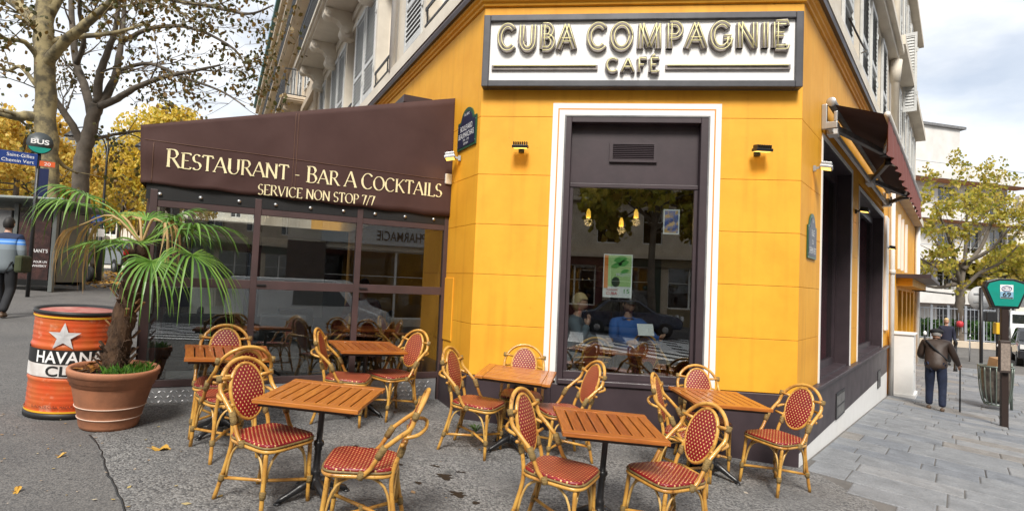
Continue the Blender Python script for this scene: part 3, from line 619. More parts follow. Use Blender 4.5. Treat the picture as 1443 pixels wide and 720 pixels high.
# ------------------------------------------------------------------ illuminated sign board
SGN = frame((0, 0, 0), (1, 0, 0))
sg = thing('cafe_sign', 'white sign board with grey frame and neon letters above the corner window', 'sign', T(1.7, -.06, 3.75))
MT['sign_frame'] = mat('grey_sign_frame', (.085, .085, .095), .4, col2=(.055, .055, .062), scale=4, metal=.2)
MT['sign_white'] = mat('white_sign_panel', (.86, .85, .84), .35, var=.05, scale=3)
MT['letter_grey'] = mat('grey_letter_metal', (.24, .21, .20), .45, metal=.2, var=.35, scale=14)
MT['tube_cream'] = mat('cream_neon_tube', (.82, .76, .40), .25, var=.08)
x0, x1, z0, z1 = .014, 3.372, 3.757, 4.556
for nm, b in (('frame', (x0, x0+.075, z0, z1)), ('frame', (x1-.075, x1, z0, z1)), ('frame', (x0+.075, x1-.075, z1-.07, z1)), ('frame', (x0+.075, x1-.075, z0, z0+.07))):
    MB().box(b[0], b[1], -.135, -.002, b[2], b[3]).build(nm, MT['sign_frame'], sg, SGN, .008)
MB().box(x0+.076, x1-.076, -.095, -.02, z0+.071, z1-.071).build('panel', MT['sign_white'], sg, SGN)
def sign_letter(ch, x, kx, kz, zb):
    mb = MB(); adv, pls, sf = GL[ch]; q = 0
    S = lambda p: (x+(adv*.09+p[0]*.82)*kx, zb+p[1]*kz)
    wd = .27*kz; wf = lambda d: wd
    for p in pls:
        q += 1; ribbon(mb, [S(a) for a in p], wf, -.135-q*.0008, -.096)
    for a in sf:
        q += 1; ribbon(mb, [S((a[0]-.11, a[1]+(.05 if a[1] < .5 else -.05))), S((a[0]+.11, a[1]+(.05 if a[1] < .5 else -.05)))], lambda d: .10*kz, -.135-q*.0008, -.096)
    o = mb.build('letter_acute' if ch == '\u00b4' else 'letter_'+ch.lower(), MT['letter_grey'], sg, SGN)
    tb = MB()
    for p in pls:
        for side in ((-.07, .07) if kz > .2 else (0,)):
            P = [Vector(S(a)) for a in p]; n = len(P); pts = []
            for i in range(n):
                t = (P[min(i+1, n-1)]-P[max(i-1, 0)]).normalized(); nn = Vector((-t.y, t.x)); pts.append((P[i].x+nn.x*side*kz, -.158, P[i].y+nn.y*side*kz))
            tb.tube(pts, .0058 if kz > .2 else .007, 6)
    tb.build('neon_tube', MT['tube_cream'], o, SGN)
for c, x, kx, kz in serif_line('CUBA', .165, 1.045, .262)+serif_line('COMPAGNIE', 1.135, 3.235, .262):
    if c != ' ': sign_letter(c, x, kx, kz, 4.165)
for c, x, kx, kz in serif_line('CAFE', 1.345, 1.93, .145): sign_letter(c, x, kx, kz, 3.91)
sign_letter('\u00b4', 1.335+(text_width('CAF'))*.585/text_width('CAFE'), .22, .145, 3.91)
for a, b in ((.12, 1.275), (1.985, 3.25)):
    o = MB().box(a, b, -.122, -.096, 3.945, 3.995).build('sign_rule', MT['letter_grey'], sg, SGN); MB().tube([(a+.02, -.135, 3.985), (b-.02, -.135, 3.985)], .008, 6).build('neon_tube', MT['tube_cream'], o, SGN)
# ------------------------------------------------------------------ wall floodlights
MT['lamp_warm'] = mat('lit_lamp_glass', (1, .8, .35), .3, var=0, emit=(1, .62, .12), estr=1.5)
def floodlight(fr, x, z, label, lit=1.4, turn=0., body='black_plastic'):
    M = fr @ T(x, 0, z) @ Matrix.Rotation(turn, 4, 'Z'); t = thing('wall_floodlight', label, 'lamp', M, 'floodlights on the cafe walls')
    MB().box(-.03, .03, -.03, 0, -.03, .03).bar((0, -.02, 0), (0, -.11, .025), .022).build('bracket', MT[body], t)
    Rm = Matrix.Translation((0, -.12, .01)) @ Matrix.Rotation(R_(10), 4, 'X')
    mb = MB().box(-.085, .085, -.075, .055, -.018, .012, Rm)
    for i in range(7): mb.box(-.075+i*.0235, -.067+i*.0235, -.06, .05, .012, .05, Rm)
    mb.build('housing', MT[body], t, None, .004)
    MB().box(-.07, .07, -.06, .04, -.022, -.0185, Rm).build('lens', MT['lamp_warm'], t)
    ld = bpy.data.lights.new('lamp', 'SPOT'); ld.energy = lit; ld.color = (1, .66, .10); ld.spot_size = R_(150); ld.spot_blend = .8; ld.shadow_soft_size = .05
    lo = bpy.data.objects.new('lamp_light', ld); COL.objects.link(lo); lo.parent = t; lo.matrix_basis = Matrix.Translation((0, -.12, -.03)) @ Matrix.Rotation(R_(-25), 4, 'X')
    return t
floodlight(F_C, .476, 3.09, 'small black finned floodlight on the yellow wall left of the corner window')
floodlight(F_C, 2.965, 3.09, 'small black finned floodlight on the yellow wall right of the corner window', turn=R_(10))
floodlight(F_L, -.55, 3.08, 'small silver floodlight beneath the boulevard name plate', 1.2, R_(-25), 'steel')
floodlight(F_R, .62, 3.05, 'small chrome floodlight on the street wall before the first window', 1.2, R_(8), 'steel')
floodlight(F_R, 3.95, 2.98, 'small floodlight on the pier between the two street windows', 1.2)
floodlight(F_R, 8.7, 2.75, 'small floodlight on the white pilaster past the street windows', .5)
o = tag(MB().box(-.91, -.80, -.09, 0, 2.80, 2.93).build('sensor_box', MT['alu_white'], None, F_L, .012), 'small white sensor box on the wall beside the brown awning', 'sensor')
# ------------------------------------------------------------------ street name plates
def street_plate(fr, x, z, w_, h, lines, label, top):
    t = thing('street_name_plate', label, 'street sign', fr @ T(x, 0, z))
    def shape(i, y0, y1):
        w2 = w_/2-i; c = [( -w2, i), (w2, i), (w2, h-i), (w2*.72, h-i)]+[(w2*.66*math.cos(R_(a)), h-i+(top-i*.5)*math.sin(R_(a))) for a in range(15, 166, 15)]+[(-w2*.72, h-i), (-w2, h-i)]
        return MB().prism(c, y0, y1)
    shape(0, -.018, -.004).build('border', MT['plate_green'], t); shape(.028, -.022, -.0185).build('plate', MT['plate_blue'], t)
    for s, wd, ht, zz in lines:
        b = bfont(s, wd, ht, 'CENTER'); b.xform(Matrix.Translation((0, -.0235, zz))); b.build('lettering', MT['white_print'], t)
    for a, b in ((-1, .05), (1, .05), (-1, h-.05), (1, h-.05)): MB().lathe([(.008, -.005), (.004, .0)], 8, M=Matrix.Translation((a*(w_/2-.014), -.02, b)) @ Matrix.Rotation(R_(90), 4, 'X')).build('screw', MT['steel'], t)
street_plate(F_L, -.36, 3.17, .56, .34, [('BOULEVARD', .36, .065, .215), ('BEAUMARCHAIS', .46, .065, .13), ('1703 - 1799', .18, .028, .085), ('ECRIVAIN', .14, .026, .045), ('11e Arrt', .16, .04, .385)], 'dark blue enamel plate reading Boulevard Beaumarchais with rounded top', .14)
street_plate(F_R, .55, 2.03, .46, .36, [('RUE', .14, .07, .25), ('DU', .08, .05, .16), ('CHEMIN VERT', .36, .07, .055), ('11e', .08, .04, .40)], 'dark blue enamel plate reading Rue du Chemin Vert beside street window', .14)
# ------------------------------------------------------------------ glazed terrace: x = -distance out along the end, y = back along the boulevard
tv = thing('glazed_terrace', 'brown framed glazed cafe terrace with diamond plate base under the awning', 'terrace', F_T @ T(-1.6, 3, .2))
def V_(mb, n, m, bevel=0, par=None): return mb.build(n, m, par or tv, F_T, bevel)
BA = MT['brown_alu']; XO = -3.16; YB = 6.2
def post(x, y, w_=.065, z0=.2, z1=2.40): V_(MB().box(x-w_/2, x+w_/2, y-.03, y+.035, z0, z1), 'post', BA, .004)
V_(MB().box(-.05, .03, -.03, .05, -.02, 2.40), 'post', BA, .004)
for x in (-1.085, -2.17, XO+.03): post(x, 0)
segs = [(-1.0525, -.05), (-2.1375, -1.1175), (XO+.0625, -2.2025)]
for a, b in segs:
    V_(MB().box(a, b, -.02, .03, 2.23, 2.30), 'top_rail', BA, .003); V_(MB().box(a, b, -.028, .03, 1.435, 1.53), 'middle_rail', BA, .003); V_(MB().box(a, b, -.02, .03, .43, .50), 'bottom_rail', BA, .003)
    V_(MB().box(a, b, .003, .009, 1.53, 2.23), 'pane', MT['vglass']); V_(MB().box(a, b, .003, .009, .50, 1.435), 'pane', MT['vglass'])
    V_(MB().box(a+.0, a+.09, -.045, -.0285, 1.475, 1.49), 'catch', MT['black_plastic'])
# diamond plate base: every raised lozenge is geometry
MT['tread'] = mat('bright_tread_plate', (.58, .59, .60), .45, metal=.6, var=.2, scale=6, bump=.1)
MT['tread_base'] = mat('dull_tread_plate', (.52, .53, .55), .38, metal=.6, var=.25, scale=6)
for (a, b) in ((-1.085, -.06), (-2.17, -1.09), (XO, -2.175)):
    pl_ = V_(MB().box(a+.004, b-.004, -.012, .0, .05, .425), 'tread_plate', MT['tread_base'])
    mb = MB(); nx = int((b-a)/.052)
    for j in range(7):
        for i in range(nx):
            cx = a+.035+i*.052+(.026 if j % 2 else 0); cz = .09+j*.048; sg_ = 1 if (i+j) % 2 else -1
            if cx > b-.03: continue
            l, w2 = .024, .009; c, s2 = math.cos(R_(45*sg_)), math.sin(R_(45*sg_))
            base = [(-l, 0), (0, -w2), (l, 0), (0, w2)]; P = [(cx+u*c-v*s2, cz+u*s2+v*c) for u, v in base]
            mb.add([(p[0], -.0125, p[1]) for p in P]+[(cx, -.0175, cz)], [(0,1,4),(1,2,4),(2,3,4),(3,0,4)])
    o = mb.build('tread_lozenges', MT['tread'], pl_, F_T); o['kind'] = 'stuff'
# boulevard side of the terrace
for i in range(6):
    y = .06+i*YB/5
    V_(MB().box(XO-.03, XO+.03, y-.03, y+.03, .2, 2.4), 'post', BA)
    if i < 5:
        V_(MB().box(XO-.02, XO+.02, y+.03, y+YB/5-.03, 1.435, 1.53), 'middle_rail', BA); V_(MB().box(XO-.02, XO+.02, y+.03, y+YB/5-.03, .35, .50), 'bottom_rail', BA)
        V_(MB().box(XO-.004, XO+.004, y+.03, y+YB/5-.03, .50, 2.35), 'pane', MT['vglass'])
V_(MB().box(XO+.05, 0, .05, YB, .20, .22), 'floor', mat('terrace_decking', (.10, .085, .075), .6, col2=(.06, .05, .045), scale=3))
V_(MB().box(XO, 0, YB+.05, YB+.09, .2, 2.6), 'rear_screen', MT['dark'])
# brown awning with triangular cheek
aw = thing('terrace_awning', 'dark brown canvas awning lettered Restaurant Bar a Cocktails over the terrace', 'awning', F_T @ T(-1.6, 3, 2.3))
MT['canvas'] = mat('brown_canvas', (.062, .026, .022), .8, col2=(.05, .02, .017), scale=2, bump=.12, bscale=6)
CH = [(.03, 2.395), (.03, 3.90), (-3.285, 3.02), (-3.25, 2.45)]
def cheek_y(u, v): return -.055+.010*math.sin(u*23+v*6)*math.exp(-v*3)*(.5+.5*math.sin(u*7))-.012*math.exp(-((u-.18-v*.25)/.035)**2)*(1-v)+.010*math.exp(-((u-.62+v*.2)/.03)**2)*(1-v)*v*3+.006*math.sin(u*9+v*3)*(1-v)+.010*math.exp(-((u-.02)/.05)**2)*math.sin(v*9)-.008*math.sin(v*math.pi)+.008*math.exp(-((u*2.2-.1-(1-v)*.5)/.10)**2)+.008*math.exp(-((1-u)*2.0-(1-v)*.35)**2/.008)
mb = MB(); mb.smooth = True; NX, NZ = 60, 18; vs = []; rnd = random.Random(5)
for j in range(NZ+1):
    for i in range(NX+1):
        u = i/NX; v = j/NZ; xb = CH[3][0]+(CH[0][0]-CH[3][0])*u; zb = CH[3][1]+(CH[0][1]-CH[3][1])*u; xt = CH[2][0]+(CH[1][0]-CH[2][0])*u; zt = CH[2][1]+(CH[1][1]-CH[2][1])*u
        x = xb+(xt-xb)*v; z = zb+(zt-zb)*v
        y = cheek_y(u, v)
        z += (1-v)*.006*math.sin(u*40); vs.append((x, y, z))
mb.add(vs, [(j*(NX+1)+i, j*(NX+1)+i+1, (j+1)*(NX+1)+i+1, (j+1)*(NX+1)+i) for j in range(NZ) for i in range(NX)])
ck = mb.build('cheek', MT['canvas'], aw, F_T); 
so = ck.modifiers.new('thick', 'SOLIDIFY'); so.thickness = .004; so.offset = 1
mb = MB(); mb.quad((.03, -.045, 3.90), (-3.285, -.045, 3.02), (-3.285, YB+.2, 3.02), (.03, YB+.2, 3.90)).quad((-3.285, -.045, 3.02), (-3.25, -.045, 2.45), (-3.25, YB+.2, 2.45), (-3.285, YB+.2, 3.02)); mb.build('roof_canvas', MT['canvas'], aw, F_T)
MT['stitch'] = flat('canvas_stitching', (.16, .085, .055))
def seam(pts, nm='seam'): MB().tube(pts, .003, 4).build(nm, MT['stitch'], aw, F_T)
def chz(u, v):
    zb = CH[3][1]+(CH[0][1]-CH[3][1])*u; zt = CH[2][1]+(CH[1][1]-CH[2][1])*u; return CH[3][0]+(CH[0][0]-CH[3][0])*u, zb+(zt-zb)*v
def print_y(x, z):
    u = (x-CH[3][0])/(CH[0][0]-CH[3][0]); zb = CH[3][1]+(CH[0][1]-CH[3][1])*u; zt = CH[2][1]+(CH[1][1]-CH[2][1])*u; return cheek_y(u, clampf((z-zb)/(zt-zb), 0, 1))
ZS = 2.88
seam([(-3.24+i*.165, print_y(-3.24+i*.165, ZS-.03*(i/20))-.004, ZS-.03*(i/20)) for i in range(20)])
for s in (-1.85, -1.82): seam([(s, print_y(s, 2.42+i*.096)-.004, 2.42+i*.096) for i in range(11)])
seam([(-3.16, print_y(-3.16, 2.46+i*.05)-.004, 2.46+i*.05) for i in range(9)])
eye = MB()
for i in range(9): MB().lathe([(.018, 0), (.018, .01)], 10, M=F_T.inverted() @ F_T @ Matrix.Translation((-.2-i*.36, -.032, 2.355)) @ Matrix.Rotation(R_(90), 4, 'X')).build('eyelet', MT['steel'], aw, F_T)
MB().box(-3.2, .0, -.024, -.016, 2.30, 2.55).build('valance_strip', MT['black_plastic'], aw, F_T)
def awn_text(s, x0, x1, z, h, big=None):
    for c, x, kx, kz in serif_line(s, x0, x1, h, big):
        if c == ' ': continue
        g_ = glyph(c, .135, .042, y0=-.0062); g_.v = [(x+a*kx, print_y(x+a*kx, z+d*kz)+b, z+d*kz) for a, b, d in g_.v]; g_.build('letter_'+{'-': 'hyphen', '7': 'seven', '/': 'slash'}.get(c, c.lower()), MT['cream_print'], aw, F_T)
awn_text('RESTAURANT - BAR A COCKTAILS', -3.05, -.12, 2.632, .158, 1.13)
awn_text('SERVICE NON STOP 7/7', -2.19, -.937, 2.448, .108)
# ------------------------------------------------------------------ folding-arm awning on the street wall
ra = thing('folding_arm_awning', 'brown folding-arm awning with metal arms over the street windows', 'awning', F_R @ T(4, 0, 3.7))
def Q_(mb, n, m, bevel=0): return mb.build(n, m, ra, F_R, bevel)
S0, S1 = 1.1, 8.0; YF = -.66; ZW = 3.92; ZF = 3.70
Q_(MB().quad((S0, -.06, ZW), (S0, YF, ZF), (S1, YF, ZF), (S1, -.06, ZW)).quad((S0, -.06, ZW-.004), (S1, -.06, ZW-.004), (S1, YF, ZF-.004), (S0, YF, ZF-.004)), 'canvas', MT['canvas'])
mb = MB(); mb.smooth = True; n = 60
vs = [(S0+(S1-S0)*i/n, YF-.01+.03*math.sin(i*1.3)*(0 if z > .9 else 1), ZF-.02+(z-1)*(.40+.012*math.sin(i*.9))) for z in (1, 0) for i in range(n+1)]
mb.add(vs, [(i, i+1, n+2+i, n+1+i) for i in range(n)]); Q_(mb, 'valance', mat('red_brown_valance', (.24, .075, .06), .8))
Q_(MB().tube([(S0-.01, YF, ZF), (S1+.01, YF, ZF)], .035, 10), 'front_bar', MT['alu_white'])
Q_(MB().tube([(S0, -.10, ZW), (S1, -.10, ZW)], .05, 10), 'roller', MT['lead'])
Q_(MB().box(S0, S1, -.10, -.06, 3.60, 3.66), 'torsion_bar', MT['alu_white'])
Q_(MB().box(S0, S1, -.07, -.05, 3.67, 3.70), 'back_rail', MT['white_paint'])
for s in (S0-.06, S1):
    Q_(MB().lathe([(.055, 0), (.055, .04)], 14, M=Matrix.Translation((s, -.10, ZW)) @ Matrix.Rotation(R_(90), 4, 'Y')).box(s-.0, s+.05, -.06, -.0, 3.60, 3.90).box(s, s+.05, -.17, -.05, 3.60, 3.68).box(s, s+.05, -.17, -.13, 3.68, 3.80), 'end_bracket', MT['steel'], .008)
for a, e, f in ((1.35, 2.75, 1.9), (5.0, 3.4, 4.4), (5.2, 6.6, 5.8), (7.9, 6.9, 7.5)):
    el = (e, -.48, 3.62); Q_(MB().bar((a, -.12, 3.66), el, .06, .075), 'arm', MT['lead'], .01); Q_(MB().bar(el, (f, YF+.02, 3.69), .045, .05), 'forearm', MT['alu_white'], .008)
    Q_(MB().lathe([(.05, -.045), (.05, .045)], 12, el), 'elbow', MT['black_plastic']); Q_(MB().box(a-.09, a+.09, -.14, -.02, 3.58, 3.74), 'arm_bracket', MT['alu_white'], .01)
# ------------------------------------------------------------------ rattan bistro chair (faces -y)
def rattan_mat():
    m = mat('rattan_cane', (.62, .345, .07), .34, col2=(.37, .15, .025), scale=9, coat=.25, contrast=(.30, .62)); t = m.node_tree; b = t.nodes['Principled BSDF']
    # scorched nodes along the canes
    tc = t.nodes.new('ShaderNodeTexCoord'); n = t.nodes.new('ShaderNodeTexNoise'); n.inputs['Scale'].default_value = 26; n.inputs['Detail'].default_value = 3
    r = t.nodes.new('ShaderNodeValToRGB'); r.color_ramp.elements[0].position = .60; r.color_ramp.elements[0].color = (1, 1, 1, 1); r.color_ramp.elements[1].position = .70; r.color_ramp.elements[1].color = (.38, .26, .15, 1)
    mx = t.nodes.new('ShaderNodeMixRGB'); mx.blend_type = 'MULTIPLY'; mx.inputs[0].default_value = .75
    src = b.inputs['Base Color'].links[0].from_socket; t.links.new(tc.outputs['Object'], n.inputs[0]); t.links.new(n.outputs['Fac'], r.inputs[0]); t.links.new(src, mx.inputs[1]); t.links.new(r.outputs[0], mx.inputs[2]); t.links.new(mx.outputs[0], b.inputs['Base Color']); return m
def weave_mat(name, ax, red=(.23, .008, .012), cream=(.72, .46, .17), pitch=.0145):
    """red woven plastic cane with small cream crossings on a diagonal grid"""
    m = bpy.data.materials.new(name); m.use_nodes = True; t = m.node_tree; b = t.nodes['Principled BSDF']; b.inputs['Roughness'].default_value = .38
    tc = t.nodes.new('ShaderNodeTexCoord'); sp = t.nodes.new('ShaderNodeSeparateXYZ'); t.links.new(tc.outputs['Object'], sp.inputs[0])
    def math_(op, a, bb=None):
        n = t.nodes.new('ShaderNodeMath'); n.operation = op
        for i, v in enumerate((a, bb)):
            if v is None: continue
            if isinstance(v, (int, float)): n.inputs[i].default_value = v
            else: t.links.new(v, n.inputs[i])
        return n.outputs[0]
    u, v = sp.outputs[0], sp.outputs[ax]; k = math.pi/pitch
    cu = math_('COSINE', math_('MULTIPLY', u, k)); cv = math_('COSINE', math_('MULTIPLY', v, k*.72)); p = math_('MULTIPLY', cu, cv)
    r = t.nodes.new('ShaderNodeValToRGB'); r.color_ramp.elements[0].position = .54; r.color_ramp.elements[0].color = (*red, 1); r.color_ramp.elements[1].position = .68; r.color_ramp.elements[1].color = (*cream, 1)
    t.links.new(p, r.inputs[0])
    ng = t.nodes.new('ShaderNodeTexNoise'); ng.inputs['Scale'].default_value = 7; t.links.new(tc.outputs['Object'], ng.inputs[0])
    mr = t.nodes.new('ShaderNodeMapRange'); mr.inputs[1].default_value = .3; mr.inputs[2].default_value = .7; mr.inputs[3].default_value = .72; mr.inputs[4].default_value = 1.1; t.links.new(ng.outputs['Fac'], mr.inputs[0])
    mx = t.nodes.new('ShaderNodeMixRGB'); mx.blend_type = 'MULTIPLY'; mx.inputs[0].default_value = 1; t.links.new(r.outputs[0], mx.inputs[1]); t.links.new(mr.outputs[0], mx.inputs[2]); t.links.new(mx.outputs[0], b.inputs['Base Color'])
    bp = t.nodes.new('ShaderNodeBump'); bp.inputs['Strength'].default_value = .6; bp.inputs['Distance'].default_value = .003; t.links.new(math_('ABSOLUTE', p), bp.inputs['Height']); t.links.new(bp.outputs[0], b.inputs['Normal']); return m
MT['rattan'] = rattan_mat()
MT['rattan_pale'] = mat('pale_rattan', (.66, .45, .16), .38, col2=(.50, .28, .07), scale=8, coat=.2)
MT['binding'] = mat('olive_cane_binding', (.33, .22, .075), .5, col2=(.17, .105, .03), scale=60, bump=.8, bscale=140, stretch=(.3, .3, 3))
MT['weave_seat'] = weave_mat('red_woven_seat', 1); MT['weave_back'] = weave_mat('red_woven_back', 2)
MT['weave_edge'] = mat('dark_seat_binding', (.24, .16, .06), .5, var=.5, scale=40)
BACK_TILT = math.atan2(.135, .44)      # lean of the back above the seat
def back_y(z): return .205+(z-.46)*.31
def make_chair():
    c = thing('bistro_chair', 'x', 'chair', None, 'rattan bistro chairs on the pavement')
    RT, RP, BI = MT['rattan'], MT['rattan_pale'], MT['binding']
    # seat: rounded trapezoid, woven, slightly dished
    def outline(k, n=40):
        o = []
        for i in range(n):
            a = 2*math.pi*i/n; ca, sa = math.cos(a), math.sin(a); e = .42
            x = math.copysign(abs(ca)**e, ca); y = math.copysign(abs(sa)**e, sa); hw = .205-.028*(y*.5+.5) if y > 0 else .205+.0*y
            hw = .21-.030*(y+1)/2; o.append((x*hw*k, y*.205*k-.005))
        return o
    mb = MB(); mb.smooth = True; rings = [(1.0, .436), (1.012, .445), (1.0, .455), (.95, .459), (.6, .454), (.25, .452)]; n = 40; vs = []
    for k, z in rings: vs += [(x, y, z) for x, y in outline(k)]
    mb.add(vs, [(i*n+j, i*n+(j+1) % n, (i+1)*n+(j+1) % n, (i+1)*n+j) for i in range(len(rings)-1) for j in range(n)]+[tuple(5*n+j for j in range(n)), tuple(range(n))[::-1]]); mb.build('seat', MT['weave_seat'], c)
    MB().tube([(x, y, .436) for x, y in outline(1.025)], .0075, 6, closed=True).build('seat_binding', MT['weave_edge'], c)
    MB().tube([(x, y, .414) for x, y in outline(1.0)], .013, 7, closed=True).build('seat_frame', RT, c)
    r = .0140
    for s in (-1, 1):
        MB().tube(smoothpts([(s*.178, -.168, .425), (s*.183, -.176, .25), (s*.19, -.19, 0)], 3), [r]*6+[.0145], 8).build('leg', RT, c)
        # rear leg carries on upwards as the inner hoop support
        MB().tube(smoothpts([(s*.172, .275, 0), (s*.158, .232, .17), (s*.145, .195, .36), (s*.140, back_y(.48)-.005, .48), (s*.128, back_y(.56), .56), (s*.125, back_y(.62), .62)], 4), r, 8).build('leg', RT, c)
    # outer arch from the seat sides over the top
    pts = [(-.206, .01, .405), (-.207, .075, .47), (-.208, .15, .60)]; cz = .70
    pts += [(-.205*math.cos(R_(a)), back_y(cz+.195*math.sin(R_(a)))+.012-.035*(1-math.sin(R_(a)))*.6, cz+.195*math.sin(R_(a))) for a in range(0, 181, 15)]
    pts += [(.208, .15, .60), (.207, .075, .47), (.206, .01, .405)]
    MB().tube(smoothpts(pts, 2), .0142, 8).build('back_arch', RT, c)
    # inner oval with woven panel
    zc, hw, hh = .685, .128, .178
    ov = lambda k, dy=0: [(hw*k*math.cos(2*math.pi*i/36), back_y(zc+hh*k*math.sin(2*math.pi*i/36))+dy, zc+hh*k*math.sin(2*math.pi*i/36)) for i in range(36)]
    bf = MB().tube(ov(1.0), .0125, 7, closed=True).build('back_frame', RT, c)
    mb = MB(); mb.smooth = True; vs = ov(.96, -.010)+ov(.6, -.018)+ov(.2, -.020)+ov(.96, .008)+ov(.6, .004)+ov(.2, .002); n = 36
    fs = [(i*n+j, i*n+(j+1) % n, (i+1)*n+(j+1) % n, (i+1)*n+j) for i in (0, 1) for j in range(n)]+[tuple(2*n+j for j in range(n))]+[(i*n+j, (i+1)*n+j, (i+1)*n+(j+1) % n, i*n+(j+1) % n) for i in (3, 4) for j in range(n)]+[tuple(5*n+j for j in range(n))[::-1]]
    mb.add(vs, fs); mb.build('backrest', MT['weave_back'], c)
    for z in (.775, .60):
        for s in (-1, 1):
            k = math.sqrt(max(0, 1-((z-zc)/hh)**2)); MB().tube([(s*hw*k*.98, back_y(z), z), (s*.203, back_y(z)-.012, z+.012)], .0115, 7).build('back_rung', RT, c)
    # bent hoop behind the back
    MB().tube(smoothpts([(-.205, back_y(.655)-.02, .655), (-.19, back_y(.665)+.05, .672), (-.10, back_y(.67)+.085, .682), (0, back_y(.67)+.092, .684), (.10, back_y(.67)+.085, .682), (.19, back_y(.665)+.05, .672), (.205, back_y(.655)-.02, .655)], 4), .0115, 7).build('rear_hoop', RT, c)
    # lower crossed stretchers and bent braces
    st = MB().tube([(-.183, -.183, .15), (0, .02, .163), (.16, .235, .15)], .0115, 7).build('stretcher', RT, c)
    MB().tube([(.183, -.183, .15), (0, .02, .138), (-.16, .235, .15)], .0115, 7).build('stretcher', RT, c)
    MB().lathe([(.02, .128), (.022, .15), (.02, .172)], 8, (0, .02, 0)).build('binding', BI, c)
    for a, b in (((-.186, -.18), (.186, -.18)), ((-.186, -.18), (-.158, .225)), ((.186, -.18), (.158, .225)), ((-.158, .225), (.158, .225))):
        A, B = Vector((*a, 0)), Vector((*b, 0)); P = []
        for u, z in ((.01, .16), (.05, .26), (.14, .345), (.30, .39), (.5, .402), (.70, .39), (.86, .345), (.95, .26), (.99, .16)):
            p = A+(B-A)*u; ins = Vector((0, 0, 0))-Vector((p.x, p.y, 0)); p = p+ins.normalized()*.016; P.append((p.x, p.y, z))
        MB().tube(smoothpts(P, 2), .0085, 6).build('brace', RP, c)
    def wrap(p, d, l=.05, rr=.0195):
        p = Vector(p); d = Vector(d).normalized()*l/2; MB().tube([p-d, p-d*.3, p+d*.3, p+d], [rr, rr*1.04, rr*1.04, rr], 8).build('binding', BI, c)
    for s in (-1, 1):
        wrap((s*.188, -.185, .152), (0, 0, 1), .045); wrap((s*.160, .235, .15), (0, .2, -1), .045); wrap((s*.2085, .125, .565), (0, .5, 1), .08, .021); wrap((s*.206, .022, .425), (0, .3, 1), .045, .02); wrap((s*.130, back_y(.55), .55), (0, .3, 1), .06)
        wrap((s*.203, back_y(.785)-.005, .785), (0, .3, 1), .04)
    return c
# ------------------------------------------------------------------ slatted bistro table
def wood_mat(name, c1, c2):
    m = mat(name, c1, .3, col2=c2, scale=5, coat=.35, stretch=(14, 1.2, 14), detail=7, bump=.06, bscale=9); return m
WOODS = [wood_mat('varnished_wood_%s' % n, a, b) for n, a, b in (('honey', (.52, .19, .032), (.33, .10, .016)), ('amber', (.46, .145, .022), (.28, .075, .012)), ('chestnut', (.38, .105, .017), (.22, .052, .009)))]
TS, TH = .68, .715
def make_table(woodset, seed):
    t = thing('bistro_table', 'x', 'table', None, 'slatted wooden bistro tables on the pavement'); rnd = random.Random(seed); h = TS/2; ew = .075; n = 9
    rot = Matrix.Rotation(R_(90), 4, 'Z')
    for s in (-1, 1): MB().box(-h, h, s*(h-ew/2)-ew/2, s*(h-ew/2)+ew/2, -.028, 0).xform(rot.inverted()).build('end_board', WOODS[woodset[0]], t, T(0, 0, TH), .004)
    pw = TS/n
    for i in range(n):
        y = -h+i*pw; me = MB().box(-(pw/2-.0058), pw/2-.0058, -(h-ew-.002), h-ew-.002, -.024, -.001)
        me.build('slat', WOODS[rnd.choice(woodset)], t, T(0, y+pw/2, TH) @ Matrix.Rotation(R_(90), 4, 'Z'), .003)
    MB().box(-h+.03, h-.03, -h+.03, h-.03, -.05, -.032).build('gap_shade_board', MT['dark_wood'], t, T(0, 0, TH))  # added dark board, so the gaps between slats read as shaded
    CI = MT['castiron']
    MB().lathe([(.09, TH-.052), (.085, TH-.062), (.026, TH-.075), (.020, TH-.10), (.020, .40), (.024, .395), (.034, .385), (.036, .365), (.024, .35), (.028, .335), (.022, .325), (.024, .20), (.03, .19), (.034, .175), (.030, .16), (.038, .14), (.05, .115), (.05, .08), (.02, .06)], 14).build('pedestal', CI, t)
    for k in range(4):
        a = R_(45+90*k); c, s = math.cos(a), math.sin(a); P = [(.0, .105), (.06, .11), (.11, .085), (.17, .055), (.225, .032), (.25, .012)]
        mb = MB(); mb.tube([(p*c, p*s, z) for p, z in P], [.032, .034, .028, .022, .02, .012], 8); mb.lathe([(.024, 0), (.026, .008), (.014, .02)], 8, (.245*c, .245*s, 0)); mb.build('foot', CI, t)
    return t
tables = [  # x, y, rot, label, woods
 (-.573, -2.462, 95, 'honey coloured slatted table at the front left with a black pedestal', (0, 0, 1)),
 (1.356, -2.246, 98, 'reddish slatted table at the front right, nearest the viewer', (1, 2, 1)),
 (2.41, -.79, 102, 'slatted wooden table by the right corner of the yellow wall', (1, 0, 1)),
 (.583, -.83, -2, 'wooden table in front of the yellow wall left of the corner window', (0, 0, 1)),
 (-1.08, -.334, 125, 'slatted table beside the right panes of the glazed terrace', (1, 2, 2)),
 (-1.90, -1.50, 126, 'slatted table half hidden behind chairs near the palm pot', (1, 2, 2))]
for i, (x, y, r, lb, ws) in enumerate(tables):
    t = make_table(ws, i); t.matrix_basis = stand(x, y, R_(r)); t['label'] = lb
def at_back(bx, by, f, d=.345):
    return bx+d*math.cos(R_(f)), by+d*math.sin(R_(f)), f
